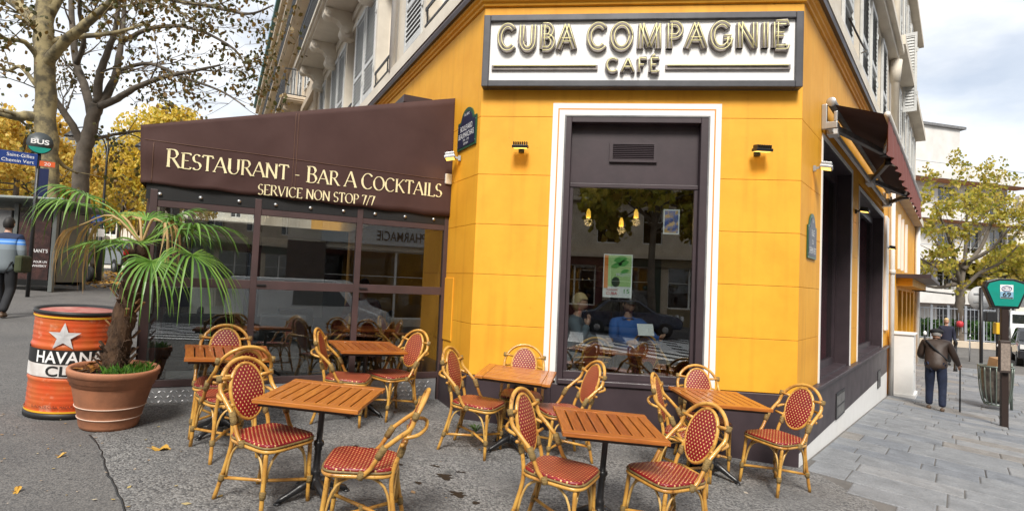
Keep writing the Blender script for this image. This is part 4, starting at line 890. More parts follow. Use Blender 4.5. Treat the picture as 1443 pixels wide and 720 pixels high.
chairs = [
 (*at_back(-2.13, -1.20, -58), 'rattan chair behind the slatted table near the palm pot, against the glass'),
 (*at_back(-1.36, -2.10, 140), 'rattan chair seen from behind, right behind the large front-left chair'),
 (*at_back(-1.15, -2.52, -20), 'large rattan chair at the left of the honey coloured front table'),
 (*at_back(.222, -2.77, -168), 'rattan chair at the right of the honey coloured front table, facing left'),
 (*at_back(-1.455, -.76, 12), 'rattan chair left of the table beside the terrace glass, facing right'),
 (*at_back(-.63, .03, -120), 'rattan chair right of the table beside the terrace glass'),
 (*at_back(-.07, -.94, -13), 'rattan chair facing right at the left of the table before the yellow wall'),
 (*at_back(.575, -.15, -84), 'rattan chair backed against the yellow wall left of the corner window'),
 (*at_back(1.326, -.73, -152), 'rattan chair below the corner window, facing left behind the reddish table'),
 (*at_back(.753, -2.388, -20), 'rattan chair at the left of the reddish front table, cut by the bottom edge'),
 (*at_back(2.06, -2.10, -146), 'rattan chair at the right of the reddish front table, cut by the bottom edge'),
 (*at_back(1.79, -1.05, -16), 'rattan chair facing right, between the reddish table and the corner table'),
 (*at_back(2.33, -.17, -82), 'rattan chair backed against the wall beside the right edge of the corner window'),
 (*at_back(3.20, -.66, -144), 'rightmost rattan chair, standing at the corner of the building')]
proto = make_chair()
for i, (x, y, f, lb) in enumerate(chairs):
    c = proto if i == 0 else copy_tree(proto); c.matrix_basis = stand(x, y, R_(f+90)); c['label'] = lb
# ------------------------------------------------------------------ painted oil drum
dr = thing('oil_drum', 'orange-red painted oil drum with a silver star and black and white bands', 'drum', stand(-3.40, -1.47, 0, tilt=True))
def drum_mat():
    m = mat('worn_orange_paint', (.62, .075, .018), .38, col2=(.52, .13, .03), scale=3, bump=.1, bscale=10, coat=.15); t = m.node_tree; b = t.nodes['Principled BSDF']
    tc = t.nodes.new('ShaderNodeTexCoord'); n = t.nodes.new('ShaderNodeTexNoise'); n.inputs['Scale'].default_value = 9; n.inputs['Detail'].default_value = 8; n.inputs['Roughness'].default_value = .7
    r = t.nodes.new('ShaderNodeValToRGB'); r.color_ramp.elements[0].position = .54; r.color_ramp.elements[0].color = (0, 0, 0, 1); r.color_ramp.elements[1].position = .70; r.color_ramp.elements[1].color = (.75, .75, .75, 1)
    mx = t.nodes.new('ShaderNodeMixRGB'); src = b.inputs['Base Color'].links[0].from_socket; t.links.new(tc.outputs['Object'], n.inputs[0]); t.links.new(n.outputs['Fac'], r.inputs[0]); t.links.new(r.outputs[0], mx.inputs[0]); t.links.new(src, mx.inputs[1]); mx.inputs[2].default_value = (.66, .36, .24, 1); t.links.new(mx.outputs[0], b.inputs['Base Color']); return m
DR, DH = .33, .93
prof = [(DR-.01, .03), (DR-.004, .06)]
for i in range(0, 61):
    z = .07+i*(DH-.14)/60; rib = .012*math.exp(-((z-.33)/.012)**2)+.012*math.exp(-((z-.62)/.012)**2)+.002*math.sin(z*150); prof.append((DR-.008+rib, z))
prof += [(DR-.006, DH-.05), (DR-.01, DH-.03)]
MB().lathe(prof, 48, caps=False).build('shell', drum_mat(), dr)
MB().lathe([(DR-.03, DH-.022), (DR-.012, DH-.005), (DR+.006, DH), (DR+.008, DH-.03), (DR-.002, DH-.036)], 48, caps=False).build('top_rim', MT['black_print'], dr)
MB().lathe([(DR-.02, 0), (DR+.006, .0), (DR+.006, .045), (DR-.004, .05)], 48, caps=False).build('bottom_rim', MT['black_print'], dr)
MB().lathe([(.001, DH-.02), (DR-.025, DH-.022)], 48, caps=False).build('lid', mat('faded_red_lid', (.42, .05, .035), .35, col2=(.6, .3, .25), scale=6), dr)
yl = flat('yellow_band_paint', (.75, .42, .02))
def dband(z0, z1, m, nm, a0=None, a1=None, r=DR+.003):
    if a0 is None: return MB().lathe([(r, z0), (r, z1)], 64, caps=False).build(nm, m, dr)
    mb = MB(); n = 40; mb.smooth = True; vs = [(r*math.sin(R_(a0+(a1-a0)*i/n)), -r*math.cos(R_(a0+(a1-a0)*i/n)), z) for z in (z0, z1) for i in range(n+1)]
    mb.add(vs, [(i, i+1, n+2+i, n+1+i) for i in range(n)]); return mb.build(nm, m, dr)
dband(DH-.06, DH-.045, yl, 'yellow_band'); dband(.055, .07, yl, 'yellow_band'); dband(.475, .60, MT['black_print'], 'black_band'); dband(.365, .474, mat('scuffed_white_paint', (.75, .74, .72), .5, col2=(.55, .5, .47), scale=7), 'white_band')
DANG = math.degrees(math.atan2(CAM.x+3.40, -(CAM.y+1.47)))       # side of the drum turned to the street corner
def wrap_text(s, width, h, z, m, nm, ang, r=DR+.006, bold=.02):
    b = bfont(s, width, h, 'CENTER', bold); bm = bmesh.new(); me = b.mesh('t', m); bm.from_mesh(me)
    for k in range(-40, 41): bmesh.ops.bisect_plane(bm, geom=bm.verts[:]+bm.edges[:]+bm.faces[:], plane_co=(k*.02, 0, 0), plane_no=(1, 0, 0))
    for v in bm.verts: a = v.co.x/r+R_(ang); v.co = Vector((r*math.sin(a), -r*math.cos(a), v.co.z+z))
    bm.to_mesh(me); bm.free(); return link(nm, me, dr)
wrap_text('HAVANA', .52, .098, .489, MT['white_print'], 'lettering', DANG-9)
wrap_text('CLUB', .36, .085, .377, MT['black_print'], 'lettering', DANG-6)
wrap_text('EL RON DE CUBA  MADURADO Y EMBOTELLADO', .62, .022, .10, MT['black_print'], 'fine_print', DANG, bold=0)
def star(cx, cz, R1, R2, r):
    mb = MB(); P = [(cx+(R1 if k % 2 == 0 else R2)*math.sin(R_(36*k)), cz+(R1 if k % 2 == 0 else R2)*math.cos(R_(36*k))) for k in range(10)]
    def w_(x, z, rr): a = x/DR+R_(DANG-12); return (rr*math.sin(a), -rr*math.cos(a), z)
    mb.add([w_(x, z, r) for x, z in P]+[w_(cx, cz, r+.004)], [(10, k, (k+1) % 10) for k in range(10)]); return mb.build('star', mat('silver_star_paint', (.68, .68, .68), .4, col2=(.45, .45, .46), scale=5), dr)
star(-.03, .715, .125, .05, DR+.010)
# ------------------------------------------------------------------ terracotta pot and palm
PX, PY = -2.80, -1.70
pot = thing('terracotta_pot', 'large ribbed terracotta pot holding the palm', 'pot', stand(PX, PY) @ Matrix.Diagonal((.89, .89, 1, 1)))
TC = mat('weathered_terracotta', (.47, .19, .095), .7, col2=(.30, .13, .07), scale=5, bump=.25, bscale=22, contrast=(.3, .7))
MB().lathe([(.20, 0), (.235, .005), (.245, .03), (.258, .095), (.264, .10), (.262, .112), (.266, .118), (.285, .19), (.292, .195), (.290, .207), (.294, .215), (.33, .36), (.335, .37), (.345, .372), (.348, .40), (.362, .405), (.366, .45), (.378, .455), (.382, .495), (.374, .508), (.345, .505), (.335, .47), (.33, .43)], 56, caps=False).build('body', TC, pot)
pale = mat('lime_streaked_clay', (.68, .5, .4), .7)
for z, r in ((.104, .2655), (.199, .2935)): MB().lathe([(r-.002, z-.009), (r+.002, z-.006), (r+.002, z-.002), (r-.002, z)], 56, caps=False).build('raised_band', pale, pot)
MB().lathe([(.001, .46), (.20, .465), (.337, .45)], 40, caps=False).build('soil', mat('potting_soil', (.10, .06, .035), .9, col2=(.05, .03, .02), scale=20, bump=.6, bscale=40), pot)
gm = leafmat('pot_grass', [(.03, .10, .01), (.07, .20, .02), (.14, .27, .04)], .3)
mb = MB(); rnd = random.Random(4)
for i in range(230):
    a = rnd.uniform(-1.3, .9); rr = rnd.uniform(.10, .29); x, y = rr*math.cos(a), rr*math.sin(a); h = rnd.uniform(.03, .11); da = rnd.uniform(0, 6.28); l = rnd.uniform(.02, .07); w2 = .004
    dx, dy = math.cos(da), math.sin(da); mb.add([(x-dy*w2, y+dx*w2, .46), (x+dy*w2, y-dx*w2, .46), (x+dx*l*.4+dy*w2, y+dy*l*.4-dx*w2, .46+h*.7), (x+dx*l, y+dy*l, .46+h)], [(0,1,2,3)])
o = mb.build('pot_grass', gm, fix=False); o.matrix_basis = stand(PX, PY); tag(o, 'tuft of green grass and weeds growing in the terracotta pot', 'grass', kind='stuff')
mb = MB()
for i in range(26):
    a = rnd.uniform(2.6, 4.6); rr = rnd.uniform(.12, .27); x, y, z = rr*math.cos(a), rr*math.sin(a), .47+rnd.uniform(0, .05); s = rnd.uniform(.025, .06); M = Matrix.Translation((x, y, z)) @ Euler((rnd.uniform(-.6, .6), rnd.uniform(-.6, .6), rnd.uniform(0, 6))).to_matrix().to_4x4()
    mb.add([M @ Vector(v) for v in ((-s, 0, 0), (-s*.2, -s*.6, .01), (s, 0, .012), (-s*.2, s*.6, .01))], [(0,1,2,3)])
o = mb.build('dry_leaves', leafmat('dry_brown_leaves', [(.20, .08, .02), (.32, .14, .03), (.12, .05, .02)], .1), fix=False); o.matrix_basis = stand(PX, PY); tag(o, 'dry brown leaves lying on the soil of the terracotta pot', 'leaves', kind='stuff')
palm = thing('windmill_palm', 'windmill palm with fibrous trunk and drooping fan leaves in the pot', 'palm', stand(PX, PY, tilt=False))
bark = mat('palm_fibre', (.085, .045, .022), .9, col2=(.028, .014, .007), scale=16, bump=1.0, bscale=45, stretch=(1, 1, .35))
tp = smoothpts([(0, .0, .40), (.04, .0, .75), (.10, .01, 1.15), (.17, .01, 1.56)], 8)
mb = MB(); mb.smooth = True; n = 22; vs = []
for i, p in enumerate(tp):
    f = i/(len(tp)-1); r = .098-.028*f
    for k in range(n):
        a = 2*math.pi*k/n; rr = r*(1+.10*math.sin(3*a+i*1.7)+.12*rnd.uniform(-1, 1)); vs.append((p.x+rr*math.cos(a), p.y+rr*math.sin(a), p.z))
mb.add(vs, [(i*n+k, i*n+(k+1) % n, (i+1)*n+(k+1) % n, (i+1)*n+k) for i in range(len(tp)-1) for k in range(n)]); mb.build('trunk', bark, palm)
stub = mat('cut_leaf_base', (.30, .16, .06), .8, col2=(.10, .05, .025), scale=12)
for i in range(34):
    z = .5+.95*rnd.random(); a = i*2.4; r = .125-.045*(z-.4)/1.1; cx = .155*(z-.4)/1.1; L_ = rnd.uniform(.04, .09); p = Vector((cx+r*.85*math.cos(a), r*.85*math.sin(a), z)); q = Vector((cx+(r+L_*.55)*math.cos(a), (r+L_*.55)*math.sin(a), z+L_))
    MB().bar(p, q, rnd.uniform(.022, .035), .012, up=(math.cos(a), math.sin(a), 0)).build('leaf_base', stub if i % 3 == 0 else bark, palm)
mb = MB()
for i in range(900):
    z = .45+1.08*rnd.random(); a = rnd.uniform(0, 6.283); r = .125-.045*(z-.4)/1.1; cx = .155*(z-.4)/1.1; l = rnd.uniform(.02, .06); p = Vector((cx+r*math.cos(a), r*math.sin(a), z)); q = p+Vector((math.cos(a)*l*.7+rnd.uniform(-.02, .02), math.sin(a)*l*.7, rnd.uniform(-l, l*.4))); t_ = Vector((-math.sin(a), math.cos(a), 0))*.003
    mb.add([p-t_, p+t_, q], [(0,1,2)])
o = mb.build('trunk_fibre', bark, palm, fix=False); o['kind'] = 'stuff'
GRN = leafmat('palm_green', [(.06, .16, .018), (.11, .25, .03), (.20, .35, .06), (.08, .20, .025)], .25, .4)
TAN = leafmat('palm_dead', [(.45, .28, .10), (.60, .42, .20), (.36, .19, .06)], .25, .6)
def frond(org, az, el, plen, flen, droop, m, nm='frond', nl=20, spread=150, fold=.0, seed=0, curl=0.):
    """petiole and a fan of separate leaflets"""
    rn = random.Random(seed); mb = MB(); d = Vector((math.cos(az)*math.cos(el), math.sin(az)*math.cos(el), math.sin(el))); org = Vector(org)
    hub = org+d*plen+Vector((0, 0, -droop*.25*plen)); mid = org+d*plen*.5
    mb.tube(smoothpts([org, mid, hub], 4), [.010]*5+[.007]*4, 6)
    dd = (hub-mid).normalized(); side = dd.cross(Vector((0, 0, 1))).normalized(); up = side.cross(dd)
    for i in range(nl):
        f = (i+.5)/nl*2-1; an = R_(spread)*f; L_ = flen*(1-.22*abs(f)**2)*rn.uniform(.88, 1.06)
        v = (dd*math.cos(an)+side*math.sin(an)).normalized(); v = (v+up*fold*abs(f)).normalized(); wv = v.cross(up).normalized(); w0 = .021*rn.uniform(.85, 1.15)
        P = []; dr_ = droop*rn.uniform(.8, 1.3)
        for k in range(7):
            u = k/6; q = hub+v*L_*u*(1-.25*dr_*u*u)+Vector((0, 0, -dr_*L_*max(0, u-.25)**1.7))+wv*curl*math.sin(u*4+i)*.02; P.append((q, w0*(.45+1.1*u if u < .45 else (1-u)*1.72+.06)))
        vs = []
        for q, wd in P: vs += [q-wv*wd*.5, q+up*wd*.18*(-1), q+wv*wd*.5]
        fs = [(k*3+j, k*3+j+1, k*3+j+4, k*3+j+3) for k in range(6) for j in (0, 1)]; mb.add(vs, fs)
    return mb.build(nm, m, palm, fix=False)
TOP = (.175, .01, 1.57); vR = math.atan2(_r.y, _r.x)     # azimuth of the viewer's right
def az(deg): return vR+R_(deg)
specs = [ # az (0 = right, 90 = away, 180 = left, -90 = toward viewer), el, petiole, leaf, droop
 (-14, 8, .54, .68, 1.15), (4, 30, .48, .66, .7), (-42, -14, .30, .46, 1.0), (174, 40, .80, .62, .95), (190, 50, .70, .62, .9), (158, 12, .5, .5, .9), (-95, 2, .16, .38, .25), (70, 30, .4, .5, .7), (118, 46, .4, .52, .6), (215, 4, .22, .42, .35), (32, 52, .34, .52, .6)]
for i, (a, e, p, l, d) in enumerate(specs): frond(TOP, az(a), R_(e), p, l, d, GRN, nl=21, spread=118, fold=.25, seed=i)
for i, (a, e, p, l, d) in enumerate([(178, 52, .58, .42, 1.9), (35, 74, .42, .36, 1.8), (-15, 66, .46, .34, 1.9), (140, 70, .42, .30, 1.6), (195, 44, .66, .36, 2.0)]): frond(TOP, az(a), R_(e), p, l, d, TAN, 'dead_frond', 10, 42, 0, 50+i, 1.)
# ------------------------------------------------------------------ surroundings
def at(px, py, dep):
    """point seen towards (px, py) of the 1443x720 photograph at a depth in metres"""
    return CAM+(_f+_r2*((px-721.5)/820)+_u2*((360-py)/820))*dep
def on_ground(px, dep):
    p = at(px, 400, dep); return Vector((p.x, p.y, gz(p.x, p.y)))
# neighbouring apartment block along the boulevard
nb = thing('apartment_building', 'long cream apartment block with iron balconies beyond the cafe on the boulevard', 'building', F_L @ T(-30, 3, 0))
ops = []; cols_ = [(-14.6-i*2.5-1.05, -14.6-i*2.5) for i in range(13)]
for a, b in cols_: ops += [(a, b, 5.0, 7.1), (a, b, 8.5, 10.9), (a, b, 12.0, 14.0)]
facade(F_L, -47, -13.2, 0, 15.4, ops, MT['stone2'], nb)
for o in ops:
    casement(F_L, *o, nb)
    if o[2] > 8:
        shutter(F_L, o[0]-.58, o[0]-.04, o[2], o[3], nb); shutter(F_L, o[1]+.04, o[1]+.58, o[2], o[3], nb)
for z in (7.55, 11.3): MB().box(-47, -13.2, -.16, 0, z, z+.22).build('string_course', MT['stone2'], nb, F_L)
balcony(F_L, -20.6, -16.4, 8.0, nb, MT['stone2'], .85, (-20, -17))
balcony(F_L, -33, -27.5, 8.0, nb, MT['stone2'], .85, (-32, -28.5))
balcony(F_L, -47, -13.4, 11.55, nb, MT['stone2'], .55, ())
MB().box(-47, -13.2, -.55, 0, 14.9, 15.4).box(-47, -13.2, -.35, 0, 14.5, 14.9).build('eaves_cornice', MT['stone2'], nb, F_L)
MB().box(-47, -13.2, -.72, -.5, 15.35, 15.62).build('gutter', mat('teal_gutter', (.05, .20, .22), .5), nb, F_L)
MB().quad((-47, -.5, 15.4), (-13.2, -.5, 15.4), (-13.2, 4, 18.5), (-47, 4, 18.5)).build('roof', MT['zinc'], nb, F_L)
MB().quad((-13.2, 0, 5), (-13.2, 8, 5), (-13.2, 8, 17), (-13.2, 0, 15.4)).build('party_wall', MT['stone2'], nb, F_L)
# planting on the far balcony
mb = MB(); rnd = random.Random(9)
for i in range(500):
    p = Vector((-33+5.4*rnd.random(), -.8+rnd.uniform(-.15, .15), 8.1+rnd.random()**1.5*1.5)); s = rnd.uniform(.05, .11); M = Matrix.Translation(p) @ Euler((rnd.uniform(0, 6), rnd.uniform(0, 6), 0)).to_matrix().to_4x4(); mb.add([M @ Vector(v) for v in ((-s, 0, 0), (0, -s*.5, 0), (s, 0, 0), (0, s*.5, 0))], [(0,1,2,3)])
GL_ = leafmat('shrub_green', [(.02, .07, .012), (.05, .13, .02), (.10, .17, .03)], .3)
tag(mb.build('balcony_plants', GL_, None, F_L, fix=False), 'green plants spilling over a balcony of the cream apartment block', 'plants', kind='stuff')
# ------------------------------------------------------------------ next house along the side street
nh = thing('corner_house', 'yellow fronted house with cream upper storeys past the cafe on the side street', 'building', F_R @ T(14, 3, -.6))
opn = [(10.6, 11.5, 5.3, 7.2), (13.4, 14.3, 5.3, 7.2), (16.3, 17.2, 5.3, 7.2), (10.6, 11.5, 8.4, 10.6), (13.4, 14.3, 8.4, 10.6), (16.3, 17.2, 8.4, 10.6), (13.4, 14.3, 11.8, 13.6), (16.3, 17.2, 11.8, 13.6)]
facade(F_R, 9.2, 19.3, 4.4, 16, opn, MT['stone'], nh); facade(F_R, 9.2, 19.3, -1.2, 4.4, [(12.2, 13.4, .2, 1.9), (13.9, 15.1, .2, 1.9), (15.6, 16.8, .2, 1.9), (17.3, 18.5, .2, 1.9)], MT['yellow'], nh, name='ground_floor_wall')
for o in opn: casement(F_R, *o, nh); shutter(F_R, o[0]-.5, o[0]-.03, o[2], o[3], nh); shutter(F_R, o[1]+.03, o[1]+.5, o[2], o[3], nh)
for a in (12.2, 13.9, 15.6, 17.3): casement(F_R, a, a+1.2, .2, 1.9, nh, .1, MT['brown_alu'])
MB().box(11.4, 19.2, -.75, .0, 2.20, 2.30).build('canopy', MT['plum'], nh, F_R); MB().box(11.6, 19.0, -.35, .0, 2.0, 2.2).build('fascia', MT['yellow'], nh, F_R)
MB().tube([(18.0, -1.2, 1.9), (18.0, 0, 2.0)], .03, 6).build('canopy_arm', MT['iron'], nh, F_R)
for z, d in ((4.3, .25), (7.5, .3), (11.0, .22), (15.4, .5)): MB().box(9.2, 19.3, -d, 0, z, z+.22).build('string_course', MT['stone'], nh, F_R)
shutter(F_R @ T(12.5, 0, 0) @ Matrix.Rotation(R_(-90), 4, 'Z'), .04, .36, 6.8, 9.0, nh)
MB().tube([(18.9, -.10, -.8), (18.9, -.10, 4.3)], .08, 8).build('drainpipe', MT['alu_white'], nh, F_R)
for x in (11.9, 13.0, 14.4): MB().box(x, x+.12, -.06, .0, 2.45, 3.9).build('wall_strip', MT['white_paint'], nh, F_R)
MB().quad((19.3, 0, -1.2), (19.3, 10, -1.2), (19.3, 10, 16), (19.3, 0, 16)).build('end_wall', MT['stone'], nh, F_R)
MB().quad((9.2, 0, 16), (19.3, 0, 16), (19.3, 8, 18), (9.2, 8, 18)).build('roof', MT['zinc'], nh, F_R)
# white service cabinet
M = F_R @ T(9.75, -.30, 0); M.translation.z = gz(M.translation.x, M.translation.y)
t = thing('service_cabinet', 'white street service cabinet against the wall below the drainpipe', 'cabinet', M)
MB().box(-.42, .42, -.20, .22, .10, 1.42).build('body', MT['white_paint'], t, None, .01); MB().box(-.46, .46, -.24, .24, 0, .10).build('base', MT['white_paint'], t, None, .01); MB().box(-.45, .45, -.23, .24, 1.42, 1.46).build('lid', MT['white_paint'], t, None, .01)
MB().box(-.005, .005, -.203, -.2, .14, 1.38).build('door_gap', MT['lead'], t); 
for x, z in ((.1, .9), (-.2, .6), (.2, .75), (.05, .55)): MB().box(x, x+.02, -.2035, -.2, z, z+.03).build('sticker', MT['lead'], t)
# ------------------------------------------------------------------ trees
BARK = mat('plane_tree_bark', (.33, .27, .14), .85, col2=(.13, .11, .07), scale=3.2, bump=.5, bscale=14, contrast=(.42, .56))
BARK2 = mat('grey_tree_bark', (.17, .14, .11), .85, col2=(.09, .075, .06), scale=3, bump=.4, bscale=18)
def leafcloud(mb, pts, rnd, s0, s1):
    for p in pts:
        s = rnd.uniform(s0, s1); M = Matrix.Translation(p) @ Euler((rnd.uniform(0, 6.28), rnd.uniform(0, 6.28), rnd.uniform(0, 6.28))).to_matrix().to_4x4()
        mb.add([M @ Vector(v) for v in ((-s, 0, 0), (-s*.35, -s*.7, s*.12), (s*.5, -s*.55, 0), (s, 0, s*.1), (s*.5, s*.55, 0), (-s*.35, s*.7, s*.12))], [(0,1,2,3,4,5)])
def limb_tree(name, label, base, limbs, bark, lmat, seed, twigs, tlen, leaves, ls, group=None, spread=.9, subtw=3):
    """limbs: list of (points, r0, r1); twigs and leaves grow from them"""
    rnd = random.Random(seed); t = thing(name, label, 'tree', Matrix.Translation(base), group); mb = MB(); ends = []; inv = ID
    segs = []
    for pts, r0, r1 in limbs:
        P = smoothpts(pts, 5); n = len(P); rs = [r0+(r1-r0)*i/(n-1) for i in range(n)]
        P = [p+Vector((rnd.uniform(-1, 1), rnd.uniform(-1, 1), rnd.uniform(-1, 1)))*rs[i]*.12 for i, p in enumerate(P)]
        mb.tube(P, rs, 10); segs.append((P, rs))
    trunk = mb.build('trunk', bark, t, ID)
    tb = MB(); lp = []
    def twig(p, d, L_, r, lev):
        pts = [p]; q = p.copy(); dd = d.copy()
        for k in range(4):
            dd = (dd+Vector((rnd.uniform(-1, 1), rnd.uniform(-1, 1), rnd.uniform(-.6, .7)))*.32).normalized(); q = q+dd*L_/4; pts.append(q.copy())
        tb.tube(pts, [r*(1-.2*k) for k in range(5)], 5, caps=False)
        if lev < 2:
            for k in range(subtw): twig(pts[rnd.randint(1, 4)], (dd+Vector((rnd.uniform(-1, 1), rnd.uniform(-1, 1), rnd.uniform(-.7, .7)))*.9).normalized(), L_*rnd.uniform(.4, .7), r*.5, lev+1)
        else: ends.append((pts[2], pts[4]))
    for P, rs in segs[1:]:
        tot = max(2, int(twigs*len(P)/60))
        for k in range(tot):
            i = rnd.randint(len(P)//4, len(P)-1); d = (P[min(i+1, len(P)-1)]-P[max(i-1, 0)]).normalized(); d = (d*.6+Vector((rnd.uniform(-1, 1), rnd.uniform(-1, 1), rnd.uniform(-.5, .7)))*spread).normalized(); twig(P[i], d, tlen*rnd.uniform(.6, 1.2), max(.012, rs[i]*.35), 0)
    tb.build('branches', bark, t, ID, fix=False)['kind'] = 'stuff'
    for k in range(leaves):
        a, b = rnd.choice(ends); lp.append(a.lerp(b, rnd.uniform(.1, 1.2))+Vector((rnd.gauss(0, 1), rnd.gauss(0, 1), rnd.gauss(0, 1)))*.14)
    lb = MB(); leafcloud(lb, lp, rnd, ls*.6, ls*1.25); lb.build('crown', lmat, t, ID, fix=False); return t
def L_px(pts, r0, r1, dep, dz=0):
    return [at(x, y, dep+dz*i/len(pts)) for i, (x, y) in enumerate(pts)], r0, r1
SPARSE = leafmat('late_autumn_leaves', [(.06, .07, .015), (.10, .09, .02), (.19, .10, .02), (.05, .06, .015), (.26, .15, .03)], .3)
d1, d2 = 17., 19.5
b1, b2 = on_ground(72, d1), on_ground(123, d2)
limb_tree('plane_tree', 'thick mottled plane tree trunk behind the bus stop sign', b1, [([b1-Vector((0, 0, .2)), at(73, 330, d1), at(66, 230, d1), at(64, 150, d1), at(62, 60, d1), at(66, -10, d1), at(72, -120, d1)], .31, .22),
  L_px([(62, 95), (88, 62), (120, 35), (152, 8), (200, -30), (260, -50)], .16, .06, d1, -2), L_px([(64, 60), (110, 52), (165, 46), (215, 30)], .11, .03, d1, 2), L_px([(60, 165), (40, 164), (14, 162), (-30, 150)], .17, .10, d1, -1), L_px([(58, 40), (30, 12), (0, -10), (-40, -40)], .2, .08, d1, 2), L_px([(66, 20), (90, -20), (110, -60)], .2, .1, d1, 1), L_px([(60, 90), (35, 60), (8, 55), (-20, 30)], .09, .03, d1, -2), L_px([(70, 205), (85, 230), (110, 245)], .09, .03, d1, 1), L_px([(58, 130), (30, 95), (10, 100), (-20, 90)], .07, .03, d1, 1)], BARK, SPARSE, 11, 16, 1.7, 2400, .075)
limb_tree('plane_tree', 'grey plane tree with a forked crown left of the brown awning', b2, [([b2-Vector((0, 0, .2)), at(118, 340, d2), at(114, 270, d2), at(116, 225, d2), at(124, 195, d2), at(132, 165, d2), at(138, 146, d2)], .28, .19),
  L_px([(130, 165), (120, 125), (108, 90), (102, 40), (99, -20), (96, -80)], .15, .06, d2, 1), L_px([(138, 146), (140, 110), (152, 72), (163, 40), (170, -20)], .15, .05, d2, -1), L_px([(140, 148), (158, 120), (168, 80), (173, 40), (178, -30)], .15, .05, d2, 1), L_px([(140, 150), (165, 140), (195, 122), (235, 108), (275, 100), (310, 92)], .13, .03, d2, -2), L_px([(116, 205), (103, 178), (84, 150), (70, 128)], .13, .08, d2, -1), L_px([(108, 90), (118, 60), (112, 10), (120, -40)], .09, .04, d2, -2), L_px([(170, 60), (215, 40), (270, 40), (330, 70), (352, 110)], .08, .02, d2, -3), L_px([(165, 100), (210, 90), (260, 110), (310, 128), (345, 150)], .07, .02, d2, -3), L_px([(150, -30), (220, -5), (300, 10), (350, 20), (385, 8)], .09, .02, d2, -4), L_px([(122, 200), (160, 190), (210, 185), (240, 200)], .07, .02, d2, 2)], BARK2, SPARSE, 12, 17, 1.9, 3600, .07)
def blob_tree(name, label, base, h, rx, rz, lm, seed, leaves, ls, group, tr=.16, bark=None):
    rnd = random.Random(seed); t = thing(name, label, 'tree', Matrix.Translation(base), group); base = Vector(base); cz = base.z+h-rz; top = Vector((base.x, base.y, cz))
    mb = MB(); mb.tube(smoothpts([base-Vector((0, 0, .3)), base.lerp(top, .5)+Vector((rnd.uniform(-.2, .2), 0, 0)), top, top+Vector((.2, .1, rz*.6))], 4), [tr*(1-.05*i) for i in range(13)], 8)
    cl = []
    for k in range(26):
        a = rnd.uniform(0, 6.283); e = rnd.uniform(-.7, 1.3); q = rnd.uniform(.35, 1)**.6; c = top+Vector((math.cos(a)*math.cos(e)*rx*q, math.sin(a)*math.cos(e)*rx*q, math.sin(e)*rz*q)); cl.append((c, rnd.uniform(.22, .42)*rx))
        s = base.lerp(top, rnd.uniform(.75, 1.1)); mb.tube(smoothpts([s, s.lerp(c, .5)+Vector((0, 0, rnd.uniform(-.2, .4))), c], 3), [tr*.32*(1-.11*i) for i in range(7)], 5, caps=False)
    mb.build('trunk', bark or BARK2, t, ID, fix=False); lb = MB(); lp = []
    for k in range(leaves):
        c, r = rnd.choice(cl); v = Vector((rnd.gauss(0, 1), rnd.gauss(0, 1), rnd.gauss(0, 1))).normalized()*r*rnd.random()**.45; v.z *= .75; lp.append(c+v)
    leafcloud(lb, lp, rnd, ls*.6, ls*1.2); lb.build('crown', lm, t, ID, fix=False); return t
YEL = leafmat('golden_leaves', [(.66, .46, .05), (.76, .56, .08), (.80, .62, .14), (.55, .44, .05), (.40, .38, .05)], .45)
RUS = leafmat('rusty_leaves', [(.66, .42, .08), (.76, .54, .11), (.55, .34, .05), (.72, .56, .13), (.48, .42, .07)], .45)
YGR = leafmat('yellow_green_leaves', [(.34, .31, .03), (.50, .42, .05), (.22, .24, .03), (.60, .48, .08), (.42, .28, .05)], .45)
for i, (px, dep, h, rx, rz, m, nl, lb) in enumerate([(12, 27, 7.2, 3.0, 2.6, RUS, 5000, 'rust and yellow autumn tree behind the bus shelter'), (205, 34, 8.8, 3.2, 3.0, YEL, 5200, 'golden autumn tree just left of the brown awning edge'), (165, 42, 8.2, 3.4, 3.0, YEL, 4500, 'golden autumn tree beyond the double street lamp'), (60, 44, 9, 4.2, 3.2, YEL, 4500, 'distant golden tree between the two plane trunks'), (262, 30, 8.4, 2.6, 2.4, YEL, 4200, 'golden autumn tree rising behind the top of the brown awning'), (105, 52, 9.5, 4.5, 3.6, RUS, 4000, 'distant rusty tree between shelter and street lamp'), (-60, 30, 8, 3.4, 3, YEL, 3000, 'golden tree at the far left edge of the view'), (235, 50, 10, 4, 3.4, RUS, 3600, 'distant rusty tree behind the palm leaves')]):
    blob_tree('autumn_tree', lb, on_ground(px, dep), h, rx, rz, m, 30+i, int(nl*1.9), .105 if dep < 40 else .15, 'autumn trees along the boulevard')
bt = on_ground(1354, 30)
limb_tree('street_tree', 'yellow-green street tree with thin branches at the end of the side street', bt, [([bt-Vector((0, 0, .2)), at(1355, 460, 30), at(1353, 430, 30), at(1354, 404, 30)], .26, .2)]+[L_px(p, .12, .03, 30, dz) for p, dz in (([(1354, 406), (1335, 385), (1312, 372), (1292, 362)], 1), ([(1354, 406), (1346, 370), (1335, 330), (1318, 290)], -2), ([(1354, 406), (1360, 360), (1362, 310), (1368, 265)], 1), ([(1356, 408), (1380, 385), (1410, 370), (1436, 345)], -1), ([(1358, 380), (1384, 345), (1402, 300), (1412, 262)], 2), ([(1350, 390), (1326, 350), (1300, 318)], 2), ([(1360, 370), (1395, 352), (1425, 320)], -2), ([(1348, 400), (1320, 405), (1296, 400)], -1))], BARK2, YGR, 21, 24, 2.0, 7000, .085)
bt = on_ground(1415, 42); blob_tree('street_tree', 'smaller yellow-green tree behind the green bus sign', bt, 6.4, 2.6, 2.0, YGR, 77, 3500, .2, None)
